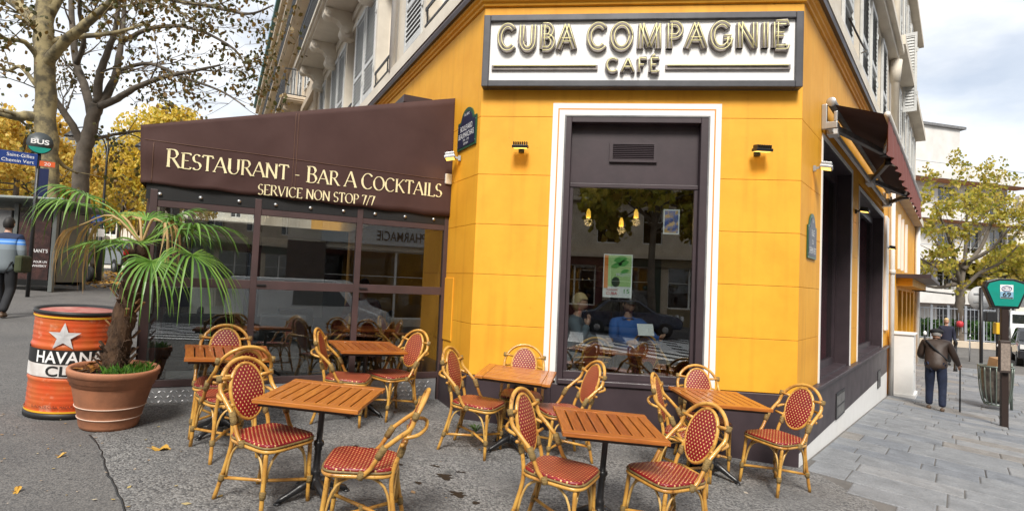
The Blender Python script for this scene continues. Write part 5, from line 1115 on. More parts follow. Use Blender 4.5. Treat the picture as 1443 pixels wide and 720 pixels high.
# ------------------------------------------------------------------ people
SKIN = mat('skin', (.52, .30, .21), .5, var=.08, scale=12)
def skinmesh(name, chains, m, parent, sub=2, M=None):
    """chains: lists of (point, radius) ; equal points are merged; first point is the root"""
    vs = []; es = []; rs = []; idx = {}
    for ch in chains:
        prev = None
        for p, r in ch:
            k = tuple(round(c, 4) for c in p)
            if k not in idx: idx[k] = len(vs); vs.append(p); rs.append(r if isinstance(r, tuple) else (r, r))
            i = idx[k]
            if prev is not None and prev != i: es.append((prev, i))
            prev = i
    me = bpy.data.meshes.new(name); me.from_pydata(vs, es, []); me.materials.append(m); o = link(name, me, parent, M)
    md = o.modifiers.new('skin', 'SKIN'); md.use_smooth_shade = True; md.branch_smoothing = .3
    for i, sv in enumerate(me.skin_vertices[0].data): sv.radius = rs[i]; sv.use_root = (i == 0)
    s = o.modifiers.new('sub', 'SUBSURF'); s.levels = sub; s.render_levels = sub; return o
def head(parent, p, yaw, hair, hairm=None, pitch=0., cap=None):
    """face looks along -y before yaw"""
    M = Matrix.Translation(p) @ Matrix.Rotation(yaw, 4, 'Z') @ Matrix.Rotation(pitch, 4, 'X'); mb = MB(); mb.smooth = True; n = 18; vs = []; rows = 12
    for i in range(rows+1):
        a = -math.pi/2+math.pi*i/rows; z = .118*math.sin(a); r = math.cos(a)
        for k in range(n):
            b = 2*math.pi*k/n; x = .074*r*math.cos(b); y = .092*r*math.sin(b)
            if y < 0 and z < 0: y *= .92; x *= 1+z*1.8
            if abs(b-1.5*math.pi) < .2 and -.05 < z < .0: y -= .018
            vs.append(M @ Vector((x, y, z)))
    mb.add(vs, [(i*n+k, i*n+(k+1) % n, (i+1)*n+(k+1) % n, (i+1)*n+k) for i in range(rows) for k in range(n)])
    for s in (-1, 1): mb.lathe([(.004, -.028), (.014, -.015), (.016, .01), (.006, .03)], 6, M=M @ Matrix.Translation((s*.074, .01, -.005)))
    h = mb.build('head', SKIN, parent, ID if False else None)
    for s in (-1, 1): MB().lathe([(.001, -.005), (.005, -.003), (.006, 0), (.005, .003), (.001, .005)], 8, M=M @ Matrix.Translation((s*.030, -.080, .012))).build('eye', MT['black_print'], h)
    MB().box(-.022, .022, -.086, -.078, -.058, -.052, M).build('mouth', mat('lip', (.35, .10, .09), .5), h)
    if hairm:
        mb = MB(); mb.smooth = True; vs = []; rows = 9
        for i in range(rows+1):
            a = math.pi/2-(math.pi*.78)*i/rows*hair
            for k in range(n):
                b = 2*math.pi*k/n; r = math.cos(a)*1.10; x = .076*r*math.cos(b); y = .096*r*math.sin(b)+.006; z = .128*math.sin(a)+.006
                if math.sin(b) < -.25 and z < .055: z = max(z, .055+.0*z); 
                vs.append(M @ Vector((x, y, z)))
        mb.add(vs, [(i*n+k, i*n+(k+1) % n, (i+1)*n+(k+1) % n, (i+1)*n+k) for i in range(rows) for k in range(n)]); mb.build('hair', hairm, parent)
    if cap:
        mb = MB(); mb.lathe([(.105, .035), (.118, .05), (.122, .075), (.105, .10), (.05, .125), (.001, .13)], 20, M=M @ Matrix.Rotation(R_(-10), 4, 'X')); mb.lathe([(.10, .033), (.06, .025)], 20, M=M); mb.build('cap', cap, parent)
    return h
def hand(parent, p, d, m=None, curl=.5):
    """palm with five bent fingers along direction d"""
    p = Vector(p); d = Vector(d).normalized(); s = d.orthogonal().normalized(); nrm = d.cross(s); mb = MB()
    mb.tube([p-d*.02, p+d*.03, p+d*.075], [.022, .030, .026], 8)
    for i in range(4):
        o = s*(-.026+.017*i)+d*.07; l = (.055, .068, .072, .058)[i]; mb.tube([p+o, p+o+d*l*.5+nrm*l*.2*curl, p+o+d*l*.75+nrm*l*.75*curl], [.0095, .009, .007], 6)
    mb.tube([p+s*.026+d*.01, p+s*.05+d*.04+nrm*.01, p+s*.045+d*.07+nrm*.025], [.011, .010, .008], 6); return mb.build('hand', m or SKIN, parent)
def person(label, M, J, top, bottom, shoe, hairm=None, hair=1., hyaw=0., hpitch=0., cap=None, bulk=1., skirt=False, group=None):
    t = thing('person', label, 'person', M, group); V = lambda k: Vector(J[k]); b = bulk
    # one continuous body under the clothes
    skinmesh('body', [[(V('pelvis'), .10), (V('waist'), .095), (V('chest'), .11), (V('neckbase'), .06), (V('neck'), .05), (V('skull'), .05)]]+[[(V('chest'), .11), (V('sh'+s), .05), (V('el'+s), .038), (V('wr'+s), .027)] for s in 'LR']+[[(V('pelvis'), .10), (V('hip'+s), .085), (V('kn'+s), .055), (V('an'+s), .036)] for s in 'LR'], SKIN, t, 1)
    def mid(a, c, f=.5): return V(a).lerp(V(c), f)
    skinmesh('jacket', [[(mid('pelvis', 'waist', -1.3), (.195*b, .155*b)), (mid('pelvis', 'waist', .3), (.185*b, .14*b)), (V('waist'), (.18*b, .14*b)), (mid('waist', 'chest', .6), (.20*b, .145*b)), (V('chest'), (.185*b, .13*b)), (V('neckbase'), (.075, .075)), (mid('neckbase', 'neck', .5), .062)]]+[[(V('chest'), (.185*b, .13*b)), (V('sh'+s), .085*b), (mid('sh'+s, 'el'+s), .072*b), (V('el'+s), .062*b), (mid('el'+s, 'wr'+s), .054*b), (V('wr'+s), .044*b)] for s in 'LR'], top, t, 2)
    skinmesh('trousers', [[(V('pelvis'), (.115*b, .09*b)), (V('hip'+s), .095*b), (mid('hip'+s, 'kn'+s), .088*b), (V('kn'+s), .070*b), (mid('kn'+s, 'an'+s), .064*b), (V('an'+s), .060*b)] for s in 'LR'], bottom, t, 2)
    for s in 'LR':
        a = V('an'+s); f = (Vector(J['to'+s])-a); f.z = 0; f.normalize(); g = a.z-.075
        skinmesh('shoe', [[(a+Vector((0, 0, -.04))-f*.05, .042), (a+Vector((0, 0, -.045))+f*.04, .044), (a+Vector((0, 0, -.052))+f*.12, .036), (a+Vector((0, 0, -.055))+f*.17, .026)]], shoe, t, 2)
        hand(t, V('wr'+s), V('ha'+s)-V('wr'+s))
    head(t, V('skull')+Vector((0, 0, .06)), hyaw, hair, hairm, hpitch, cap); return t
def pose(**k):
    J = dict(pelvis=(0, 0, .92), waist=(0, 0, 1.06), chest=(0, .0, 1.34), neckbase=(0, .0, 1.45), neck=(0, -.01, 1.50), skull=(0, -.02, 1.56), shL=(.18, 0, 1.39), shR=(-.18, 0, 1.39), elL=(.24, .03, 1.12), elR=(-.24, .03, 1.12), wrL=(.25, -.06, .88), wrR=(-.25, -.06, .88), haL=(.25, -.10, .78), haR=(-.25, -.10, .78), hipL=(.09, 0, .88), hipR=(-.09, 0, .88), knL=(.10, -.02, .48), knR=(-.10, -.02, .48), anL=(.10, .03, .085), anR=(-.10, .03, .085), toL=(.10, -.2, .05), toR=(-.10, -.2, .05)); J.update(k); return J
LEATH = mat('brown_leather', (.055, .032, .022), .55, col2=(.03, .017, .011), scale=5, bump=1.0, bscale=9, stretch=(1, 1, .6))
DENIM = mat('dark_denim', (.010, .018, .05), .8, col2=(.006, .01, .028), scale=8, bump=.8, bscale=12); DARKC = mat('dark_cloth', (.012, .013, .016), .8); SHOE = mat('brown_shoes', (.10, .06, .035), .5); 
# man with a cane, walking away, stooped
ap = math.atan2(dR.y, dR.x)
Mm = stand(8.26, 6.32, ap+R_(90), tilt=False)
man = person('stooped man in brown leather jacket, jeans and dark cap walking away with a cane', Mm, pose(chest=(0, -.16, 1.26), waist=(0, -.04, 1.04), neckbase=(0, -.24, 1.36), neck=(0, -.28, 1.39), skull=(0, -.33, 1.42), shL=(.20, -.17, 1.32), shR=(-.20, -.17, 1.32), elL=(.27, -.17, 1.05), elR=(-.30, -.16, 1.06), wrL=(.20, -.36, 1.0), wrR=(-.36, -.34, .90), haL=(.12, -.44, 1.02), haR=(-.37, -.40, .84), knL=(.10, -.06, .48), knR=(-.11, .02, .48), anL=(.11, -.08, .085), anR=(-.11, .12, .085), toL=(.12, -.3, .05), toR=(-.12, -.1, .05)), LEATH, DENIM, SHOE, mat('grey_hair', (.25, .24, .23), .8), .8, 0, R_(20), DARKC, 1.12)
skinmesh('shoulder_strap', [[((.17, -.06, 1.38), .018), ((.02, .06, 1.22), .018), ((-.2, .05, 1.0), .018)]], DARKC, man, 1)
cn = Mm @ Vector((-.385, -.40, 0)); cz = gz(cn.x, cn.y); t = thing('walking_cane', 'dark walking cane held by the man in the leather jacket', 'cane', T(cn.x, cn.y, cz, ap+R_(90)))
hz = .86+(Mm.translation.z-cz); MB().tube([(0, 0, .0), (0, 0, hz)], .014, 8).build('shaft', DARKC, t); MB().tube(smoothpts([(0, 0, hz), (0, -.01, hz+.03), (0, -.05, hz+.03), (0, -.09, hz+.02)], 3), .014, 8).build('handle', DARKC, t); MB().lathe([(.019, 0), (.017, .04)], 8).build('ferrule', MT['black_plastic'], t)
p = on_ground(1334, 21); person('person with blond hair in a dark navy coat beyond the man with the cane', T(p.x, p.y, p.z, ap-R_(80), .96), pose(), mat('navy_coat', (.012, .014, .035), .8), DARKC, DARKC, mat('blond_hair', (.55, .40, .18), .6), 1.0, bulk=1.05)
p = Vector((-8.83, 2.72, gz(-8.83, 2.72)))
JK = mat('blue_striped_jacket', (.06, .08, .11), .75, var=.1); tj = JK.node_tree; bj = tj.nodes['Principled BSDF']
tcj = tj.nodes.new('ShaderNodeTexCoord'); sj = tj.nodes.new('ShaderNodeSeparateXYZ'); rj = tj.nodes.new('ShaderNodeValToRGB'); rj.color_ramp.interpolation = 'CONSTANT'; mrj = tj.nodes.new('ShaderNodeMapRange'); mrj.inputs[1].default_value = .9; mrj.inputs[2].default_value = 1.5
for i, (pp, c) in enumerate([(0, (.17, .20, .22)), (.45, (.22, .27, .31)), (.60, (.06, .22, .62)), (.66, (.25, .45, .75)), (.70, (.06, .22, .62)), (.76, (.012, .022, .06))]):
    e = rj.color_ramp.elements[i] if i < 2 else rj.color_ramp.elements.new(pp); e.position = pp; e.color = (*c, 1)
tj.links.new(tcj.outputs['Object'], sj.inputs[0]); tj.links.new(sj.outputs[2], mrj.inputs[0]); tj.links.new(mrj.outputs[0], rj.inputs[0]); tj.links.new(rj.outputs[0], bj.inputs['Base Color'])
bl = person('person in a blue striped jacket with olive shoulder bag at the left edge', T(p.x, p.y, p.z, R_(205)), pose(anR=(-.10, .22, .085), toR=(-.10, .0, .05), anL=(.10, -.22, .085), toL=(.10, -.45, .05), knL=(.1, -.12, .48)), JK, DARKC, SHOE, mat('black_hair', (.012, .010, .009), .6), .9, bulk=1.12)
M = bl.matrix_basis @ T(-.28, .06, .78); tag(MB().box(-.06, .06, -.2, .2, 0, .30).build('shoulder_bag', mat('olive_canvas', (.045, .055, .022), .8, bump=.2), None, M, .04), 'olive green canvas bag slung on the person in the striped jacket', 'bag')
# ------------------------------------------------------------------ right-hand street furniture
def post_thing(name, label, cat, px, dep, group=None, rz=0):
    p = on_ground(px, dep); return thing(name, label, cat, T(p.x, p.y, p.z, rz), group)
face = math.atan2(-_f.x, _f.y)*0+YAW*-1   # turn -y towards the camera
t = thing('bus_stop_sign', 'green bus stop sign with black frame on a dark post at the right edge', 'sign', T(8.77, 5.20, gz(8.77, 5.20), R_(-8)))
MB().box(-.055, .055, -.04, .04, 0, 2.2).build('post', mat('dark_brown_post', (.03, .018, .015), .4), t, None, .01)
TEAL = mat('teal_sign', (.006, .28, .22), .35)
hx = [(-.20, 2.12), (.20, 2.12), (.34, 2.50), (.30, 2.60), (.12, 2.66), (-.12, 2.66), (-.30, 2.60), (-.34, 2.50)]
MB().prism(hx, -.06, .06).build('frame', MT['black_plastic'], t, None, .015)
MB().prism([(x*.86, 2.39+(z-2.39)*.84) for x, z in hx], -.072, -.0605).build('face', TEAL, t)
MB().box(-.10, .10, -.080, -.0725, 2.30, 2.545).build('panel', MT['white_print'], t)
MB().tube([(.075*math.cos(2*math.pi*i/24), -.083, 2.475+.045*math.sin(2*math.pi*i/24)) for i in range(24)], .007, 5, closed=True).build('logo_ring', mat('logo_violet', (.08, .07, .22), .4), t)
b = bfont('BUS', .10, .035, 'CENTER', .01); b.xform(Matrix.Translation((0, -.082, 2.458))).build('lettering', mat('logo_ink', (.05, .05, .15), .4), t)
MB().box(-.10, .10, -.082, -.0805, 2.305, 2.42).build('number_panel', mat('pale_blue_panel', (.25, .45, .62), .4), t)
bfont('69', .13, .075, 'CENTER', .02).xform(Matrix.Translation((0, -.0845, 2.335))).build('lettering', MT['black_print'], t)
MB().box(-.09, .09, -.0835, -.0825, 2.308, 2.325).build('destination_strip', MT['black_print'], t)
MB().box(-.12, .05, -.12, -.045, .98, 1.55).build('timetable_box', mat('timetable_case', (.06, .045, .04), .4), t, None, .01)
MB().box(-.105, .035, -.124, -.1205, 1.02, 1.50).build('timetable', mat('faded_print', (.32, .26, .22), .5, var=.4, scale=25), t)
t = post_thing('road_sign', 'round grey back of a road sign on a dark pole beside the litter bin', 'sign', 1383, 17.6, rz=R_(8))
MB().tube([(0, 0, 0), (0, 0, 2.75)], .045, 8).build('pole', MT['iron'], t); MB().lathe([(.36, -.01), (.36, .01)], 32, M=Matrix.Translation((0, .06, 2.42)) @ Matrix.Rotation(R_(90), 4, 'X')).build('disc', mat('grey_sign_back', (.42, .43, .44), .5, var=.1), t)
for z in (2.3, 2.55): MB().box(-.2, .2, .03, .052, z-.02, z+.02).build('clamp', MT['steel'], t)
t = post_thing('traffic_light', 'black traffic light pole beyond the round road sign', 'traffic light', 1406, 20.5)
MB().tube([(0, 0, 0), (0, 0, 2.3)], .05, 8).build('pole', MT['iron'], t); MB().box(-.42, -.1, -.12, .12, 1.62, 1.98).build('light_box', MT['black_plastic'], t, None, .03); MB().lathe([(.06, -.03), (.06, .03)], 12, M=Matrix.Translation((0, -.06, .8)) @ Matrix.Rotation(R_(90), 4, 'X')).build('button_plate', MT['white_paint'], t); MB().box(-.1, .1, -.1, .1, 1.2, 1.6).build('yellow_box', mat('yellow_box', (.75, .45, .02), .5), t, None, .02)
# litter bin: wire cage with a bag
t = thing('litter_bin', 'wire cage litter bin with a clear bag and cardboard on top', 'litter bin', T(10.03, 7.37, gz(10.03, 7.37)))
GM = mat('green_grey_wire', (.20, .24, .21), .4, metal=.5)
for k in range(18):
    a = 2*math.pi*k/18; P = [(r*math.cos(a), r*math.sin(a), z) for r, z in ((.19, .12), (.23, .2), (.27, .4), (.29, .65), (.30, .92))]; MB().tube(smoothpts(P, 2), .012, 5).build('wire', GM, t)
for r, z in ((.30, .92), (.19, .12)): MB().tube([(r*math.cos(2*math.pi*k/28), r*math.sin(2*math.pi*k/28), z) for k in range(28)], .018, 6, closed=True).build('ring', GM, t)
MB().tube([(.31, 0, 0), (.31, 0, 1.0)], .025, 6).build('support_post', GM, t)
mb = MB(); mb.smooth = True; rnd = random.Random(2); n = 20; rows = [(.12, .16), (.20, .22), (.235, .4), (.25, .6), (.255, .78), (.275, .93)]; vs = []
for r, z in rows:
    for k in range(n): a = 2*math.pi*k/n; rr = r*(1+rnd.uniform(-.07, .05)); vs.append((rr*math.cos(a), rr*math.sin(a), z))
mb.add(vs, [(i*n+k, i*n+(k+1) % n, (i+1)*n+(k+1) % n, (i+1)*n+k) for i in range(5) for k in range(n)]); mb.build('bag', mat('translucent_rubbish_bag', (.20, .17, .14), .35, col2=(.06, .05, .045), scale=7, bump=.5, bscale=12), t)
tag(MB().box(-.13, .13, -.09, .09, 0, .2).build('cardboard_box', mat('cardboard', (.36, .21, .10), .8), None, T(10.03, 7.37, gz(10.03, 7.37)+.9, R_(25)) @ Matrix.Rotation(R_(12), 4, 'X')), 'brown cardboard box stuffed into the top of the litter bin', 'box')
for i, (px, dep, lb) in enumerate([(1304, 24, 'black bollard left of the man with the cane'), (1347, 19, 'black bollard right of the navy coated person'), (1293, 27, 'black bollard nearest the yellow house front')]):
    t = post_thing('bollard', lb, 'bollard', px, dep, 'black bollards on the side street'); MB().lathe([(.06, 0), (.055, .1), (.045, .12), (.045, .88)], 10).build('shaft', MT['iron'], t); MB().lathe([(.05, .86), (.062, .9), (.06, .97), (.02, 1.03)], 10).build('head', MT['white_paint'] if i == 0 else MT['iron'], t)
# fence, hedge, low wall and modern flats closing the view
fa, fb_ = on_ground(1290, 31), on_ground(1412, 29); FD = (fb_-fa); FD.z = 0; fl = FD.length; FF = frame((fa.x, fa.y, fa.z), FD)
t = thing('metal_fence', 'pale grey metal railing fence across the end of the street', 'fence', FF); PG = mat('pale_grey_paint', (.34, .37, .42), .5)
for i in range(6): MB().box(i*fl/5-.05, i*fl/5+.05, -.05, .05, 0, 2.1).build('post', PG, t)
for z in (.35, 1.9): MB().box(0, fl, -.02, .02, z, z+.05).build('rail', PG, t)
for i in range(int(fl/.16)): MB().box(i*.16+.07, i*.16+.09, -.01, .01, .2, 1.98).build('bar', PG, t)
o = MB().box(-1, fl+3, -.35, -.1, -.1, .32).build('low_wall', MT['stone2'], None, FF, .02); tag(o, 'low stone wall under the grey railing fence', 'wall')
mb = MB(); rnd = random.Random(6); leafcloud(mb, [FF @ Vector((rnd.uniform(0, fl), rnd.uniform(.3, 1.6), rnd.random()**.7*(1.0+.35*math.sin(i*.01)))) for i in range(3500)], rnd, .06, .13); tag(mb.build('hedge', GL_, fix=False), 'dark green hedge behind the railing fence', 'hedge', kind='stuff')
tag(MB().lathe([(.001, 0), (.13, .02), (.16, .2), (.12, .3), (.001, .33)], 12).build('red_bag', mat('red_bag', (.55, .04, .05), .5), None, FF @ T(fl*.53, -.2, 1.0)), 'small bright red bag hung on the railing fence', 'bag')
fo = at(1305, 470, 42); FB = frame((fo.x, fo.y, -1.2), (_r.x*.96+_f.x*.25, _r.y*.96+_f.y*.25, 0)); WH = mat('white_render', (.68, .66, .63), .7, col2=(.58, .56, .53), scale=.8); TERRA = mat('terracotta_soffit', (.42, .17, .07), .7)
t = thing('modern_apartment_building', 'white modern flats with long balconies closing the side street', 'building', FB)
ops = [(a, a+1.6, z, z+2.0) for z in (.6, 3.6, 6.5, 9.4) for a in (1.0, 3.6, 6.0)]
facade(FB, -3, 7.8, 0, 13.2, ops, WH, t, .3)
for o in ops: casement(FB, *o, t, .2, MT['shutter'])
for z in (2.75, 5.75, 8.7, 11.6):
    MB().box(-3, 8.6, -1.3, 0, z, z+.16).build('balcony_slab', WH, t, FB); MB().box(-3, 8.6, -1.3, -1.2, z+.16, z+(1.0 if z < 3 else .5)).build('balcony_parapet', WH, t, FB); MB().box(-3, 8.5, -1.2, -.02, z-.03, z-.005).build('soffit', TERRA, t, FB)
    MB().box(-3, 8.6, -1.28, -1.24, z+1.05, z+1.1).build('handrail', MT['steel'], t, FB)
MB().quad((7.8, 0, 0), (7.8, 9, 0), (7.8, 9, 13.2), (7.8, 0, 13.2)).build('side_wall', WH, t, FB)
MB().box(-3, 4.6, 1.2, 8, 13.2, 16.2).build('penthouse', WH, t, FB); MB().box(-3, 5.0, 1.0, 8.2, 16.2, 16.4).build('roof_edge', MT['lead'], t, FB); MB().box(-3, 1.6, .9, 1.2, 13.2, 15.6).build('penthouse_screen', WH, t, FB)
MB().tube([(1.0, 3, 16.4), (1.0, 3, 19)], .03, 5).tube([(.7, 3, 18.6), (1.3, 3, 18.8)], .02, 4).build('antenna', MT['iron'], t, FB)
fo = at(1385, 470, 75); FH = frame((fo.x, fo.y, -1.2), (_r.x, _r.y, 0)); t = thing('distant_apartment_building', 'pale distant apartment house with grey roof behind the street tree', 'building', FH)
ops = [(a, a+1.1, z, z+1.9) for z in (1.0, 4.2, 7.2, 10) for a in (.8, 3.2, 5.6, 8)]
facade(FH, 0, 14, 0, 12.6, ops, MT['stone'], t, .2)
for o in ops: casement(FH, *o, t, .15, MT['shutter'])
for z in (3.6, 6.7, 9.6): MB().box(0, 14, -.5, 0, z, z+.15).build('balcony_slab', MT['stone'], t, FH); railing(FH, 0, 14, z+.15, z+1.0, -.45, t, 40)
MB().quad((0, -.2, 12.6), (14, -.2, 12.6), (14, 3, 16), (0, 3, 16)).build('roof', MT['zinc'], t, FH)
for x in (2, 6, 10): MB().box(x, x+.8, 1.5, 2.2, 14, 17.4).build('chimney', MT['stone2'], t, FH)
MB().quad((0, 0, 0), (0, 6, 0), (0, 6, 15), (0, 0, 12.6)).build('side_wall', MT['stone2'], t, FH)
# ------------------------------------------------------------------ vehicles
TYRE = mat('tyre_rubber', (.012, .012, .012), .7); RIM = mat('wheel_rim', (.35, .35, .36), .35, metal=.8); CGL = glass('vehicle_glass', (.15, .17, .18), 1.8); RED = mat('red_lamp', (.45, .01, .01), .3); HLT = mat('headlamp', (.8, .8, .8), .15)
def wheel(t, x, y, r=.31, w_=.2):
    M = Matrix.Translation((x, y, r)) @ Matrix.Rotation(R_(90), 4, 'X'); o = MB().lathe([(r*.62, -w_/2), (r*.92, -w_/2), (r, -w_*.3), (r, w_*.3), (r*.92, w_/2), (r*.62, w_/2)], 24, M=M).build('wheel', TYRE, t)
    MB().lathe([(.001, -w_/2-.005), (r*.2, -w_/2-.012), (r*.6, -w_/2+.01), (r*.6, w_/2-.01), (r*.2, w_/2+.012), (.001, w_/2+.005)], 16, M=M).build('rim', RIM, o)
def car(label, M, paint, van=False, cat='car'):
    """x forward"""
    t = thing('parked_van' if van else 'parked_car', label, cat, M)
    if van: side = [(-2.3, .35), (-2.35, .8), (-2.3, 1.9), (-2.2, 2.0), (.9, 2.0), (1.15, 1.9), (1.7, 1.2), (2.3, 1.0), (2.4, .7), (2.35, .35)]; win = [(-.3, 1.2), (-.3, 1.8), (.95, 1.8), (1.45, 1.22)]; hw = .9
    else: side = [(-2.05, .35), (-2.1, .7), (-2.0, .92), (-1.5, 1.0), (-1.0, 1.42), (.3, 1.45), (1.0, .98), (1.85, .85), (2.05, .65), (2.0, .35)]; win = [(-1.3, .98), (-.9, 1.37), (.25, 1.39), (.82, .98)]; hw = .82
    mb = MB(); n = len(side); ins = lambda z: hw*(1-.16*max(0, (z-.9)/.6)) if not van else hw*(1-.07*max(0, (z-1.1)))
    vs = [(x, -ins(z), z) for x, z in side]+[(x, ins(z), z) for x, z in side]; mb.add(vs, [tuple(range(n)), tuple(range(2*n-1, n-1, -1))]+[(i, i+n, (i+1) % n+n, (i+1) % n) for i in range(n)]); mb.build('body', paint, t, None, .06)
    for s in (-1, 1):
        m2 = MB(); m2.add([(x, s*(ins(z)+.006), z) for x, z in win], [tuple(range(4))]); m2.build('side_window', CGL, t)
    zs = (1.22, 1.85) if van else (1.0, 1.38); xa, xb = ((1.66, 1.2) if van else (1.0, .38)); MB().add([(xa+.015, -ins(zs[0])*.9, zs[0]), (xa+.015, ins(zs[0])*.9, zs[0]), (xb+.015, ins(zs[1])*.9, zs[1]), (xb+.015, -ins(zs[1])*.9, zs[1])], [(0,1,2,3)]).build('windscreen', CGL, t)
    xr = -2.36 if van else -1.48; MB().add([(xr if van else -1.5, -.7, 1.1 if van else 1.03), (xr if van else -1.5, .7, 1.1 if van else 1.03), (-2.30 if van else -1.06, .65, 1.75 if van else 1.40), (-2.30 if van else -1.06, -.65, 1.75 if van else 1.40)], [(0,1,2,3)]).build('rear_window', CGL, t)
    for x in (-1.35, 1.35):
        for s in (-1, 1): wheel(t, x, s*(hw-.09))
    for s in (-1, 1): MB().box((2.3 if van else 1.97), (2.40 if van else 2.06), s*.6-.16, s*.6+.16, .72, .88).build('headlight', HLT, t); MB().box(-2.39 if van else -2.12, -2.3 if van else -2.04, s*.66-.1, s*.66+.1, .78, 1.0).build('tail_light', RED, t)
    return t
def pm(nm, c): return mat(nm, c, .25, var=.05, coat=.8)
p = on_ground(1452, 30); car('white van parked at the right edge beyond the bus stop sign', T(p.x, p.y, p.z-.06, ap+R_(180)), pm('white_car_paint', (.75, .76, .78)), True, 'van')
p = on_ground(1448, 22.5); car('dark car at the right edge on the side street', T(p.x+.5, p.y, p.z-.06, ap+R_(180)), pm('black_car_paint', (.02, .022, .028)))
p = on_ground(172, 25); car('dark car parked beyond the scooter, left of the palm trunk', T(p.x, p.y, p.z-.06, R_(150)), pm('dark_green_paint', (.02, .03, .028)))
p = on_ground(95, 33); car('white van on the boulevard behind the scooter', T(p.x, p.y, p.z-.06, R_(160)), pm('cream_white_paint', (.7, .7, .68)), True, 'van')
# motor scooter
p = on_ground(112, 18.3); t = thing('motor_scooter', 'dark parked motor scooter with a top box below the grey plane tree', 'scooter', T(p.x, p.y, p.z, R_(-25)))
SC = pm('scooter_grey', (.05, .05, .055))
for x in (-.62, .62):
    M = Matrix.Translation((x, 0, .25)) @ Matrix.Rotation(R_(90), 4, 'X'); o = MB().lathe([(.15, -.055), (.22, -.055), (.25, 0), (.22, .055), (.15, .055)], 20, M=M).build('wheel', TYRE, t); MB().lathe([(.001, -.04), (.15, -.03), (.15, .03), (.001, .04)], 14, M=M).build('rim', RIM, o)
skinmesh('rear_body', [[((-.72, 0, .62), (.10, .08)), ((-.4, 0, .58), (.16, .16)), ((-.1, 0, .45), (.15, .12)), ((.2, 0, .30), (.15, .06)), ((.42, 0, .36), (.13, .08))]], SC, t)
skinmesh('front_shield', [[((.42, 0, .36), (.12, .06)), ((.5, 0, .6), (.18, .05)), ((.42, 0, .9), (.13, .06)), ((.36, 0, 1.0), (.07, .05))]], SC, t)
skinmesh('saddle', [[((-.75, 0, .76), (.11, .05)), ((-.4, 0, .78), (.15, .06)), ((-.05, 0, .72), (.12, .05))]], MT['black_plastic'], t)
MB().tube([(.33, -.34, 1.05), (.37, 0, 1.02), (.33, .34, 1.05)], .018, 6).build('handlebar', MT['iron'], t); MB().box(-1.05, -.68, -.2, .2, .82, 1.12).build('top_box', MT['black_plastic'], t, None, .06); MB().box(-1.07, -1.05, -.1, .1, .9, .96).build('tail_light', RED, t); MB().tube([(.40, 0, .9), (.62, 0, .25)], .035, 8).build('fork', MT['steel'], t)
for s in (-1, 1): MB().tube([(.34, s*.25, 1.05), (.30, s*.3, 1.22)], .008, 5).lathe([(.05, -.008), (.05, .008)], 10, M=Matrix.Translation((.30, s*.3, 1.25)) @ Matrix.Rotation(R_(90), 4, 'Y')).build('mirror', MT['black_plastic'], t)
MB().tube([(-.2, -.16, .3), (-.75, -.2, .34)], .05, 8).build('exhaust', MT['steel'], t)
# bicycle near the fence
p = on_ground(1367, 23); t = thing('bicycle', 'parked bicycle by the railing fence right of the street tree', 'bicycle', T(p.x, p.y, p.z, R_(58)))
for x in (-.52, .52):
    w_ = MB().tube([(x+.33*math.cos(2*math.pi*k/32), 0, .34+.33*math.sin(2*math.pi*k/32)) for k in range(32)], .018, 6, closed=True).build('wheel', MT['lead'], t)
    mb = MB()
    for k in range(14): mb.tube([(x, 0, .34), (x+.32*math.cos(2*math.pi*k/14), 0, .34+.32*math.sin(2*math.pi*k/14))], .003, 3)
    mb.build('spokes', MT['steel'], w_)
MB().tube([(-.52, 0, .34), (-.15, 0, .34), (.38, 0, .82), (-.22, 0, .80), (-.15, 0, .34)], .018, 6).tube([(-.52, 0, .34), (-.22, 0, .80)], .012, 5).tube([(.52, 0, .34), (.38, 0, .82), (.36, 0, 1.0)], .016, 6).build('frame', MT['steel'], t); MB().tube([(.36, -.26, 1.03), (.36, .26, 1.03)], .013, 6).build('handlebar', MT['iron'], t); MB().box(-.36, -.10, -.07, .07, .90, .95).build('saddle', MT['black_plastic'], t, None, .02)
# ------------------------------------------------------------------ bus shelter and signs on the boulevard
sp = on_ground(72, 14.6); SF = frame((sp.x, sp.y, sp.z), (_r.x*.98+_f.x*.12, _r.y*.98+_f.y*.12, 0))
t = thing('bus_shelter', 'grey glazed bus shelter with a dark advertising panel at the left edge', 'bus shelter', SF); SG = mat('shelter_grey', (.12, .13, .125), .4)
for x, y in ((0, 0), (0, 1.3), (-.9, 0), (-3.6, 0), (-3.6, 1.3)): MB().box(x-.05, x+.05, y-.05, y+.05, 0, 2.18).build('post', SG, t, SF, .01)
MB().add([(-4.2, -.5, 2.2), (.42, -.5, 2.28), (.42, 1.6, 2.12), (-4.2, 1.6, 2.12), (-4.2, -.5, 2.30), (.42, -.5, 2.33), (.42, 1.6, 2.22), (-4.2, 1.6, 2.22)], [(3,2,1,0),(4,5,6,7),(0,1,5,4),(1,2,6,5),(2,3,7,6),(3,0,4,7)]).build('roof', mat('shelter_roof', (.26, .29, .28), .4), t, SF, .02)
MB().box(-.85, -.05, -.02, .02, .15, 2.1).build('pane', CGL, t, SF); MB().box(-3.5, .0, 1.29, 1.31, .15, 2.1).build('pane', CGL, t, SF)
MB().box(-.05, .05, .1, 1.2, .25, 2.05).build('advert_case', SG, t, SF); 
ad = MB().box(-.82, -.08, -.034, -.022, .30, 1.95).build('advert', mat('dark_advert', (.022, .014, .014), .25, col2=(.07, .03, .025), scale=4), t, SF)
for s, wd, h, z, m in (("GRANT'S", .42, .085, .98, MT['white_print']), ('POUR UN', .30, .055, .72, MT['white_print']), ('WHISKY', .34, .055, .62, MT['white_print'])): bfont(s, wd, h, 'RIGHT').xform(Matrix.Translation((-.12, -.036, z))).build('lettering', m, ad, SF)
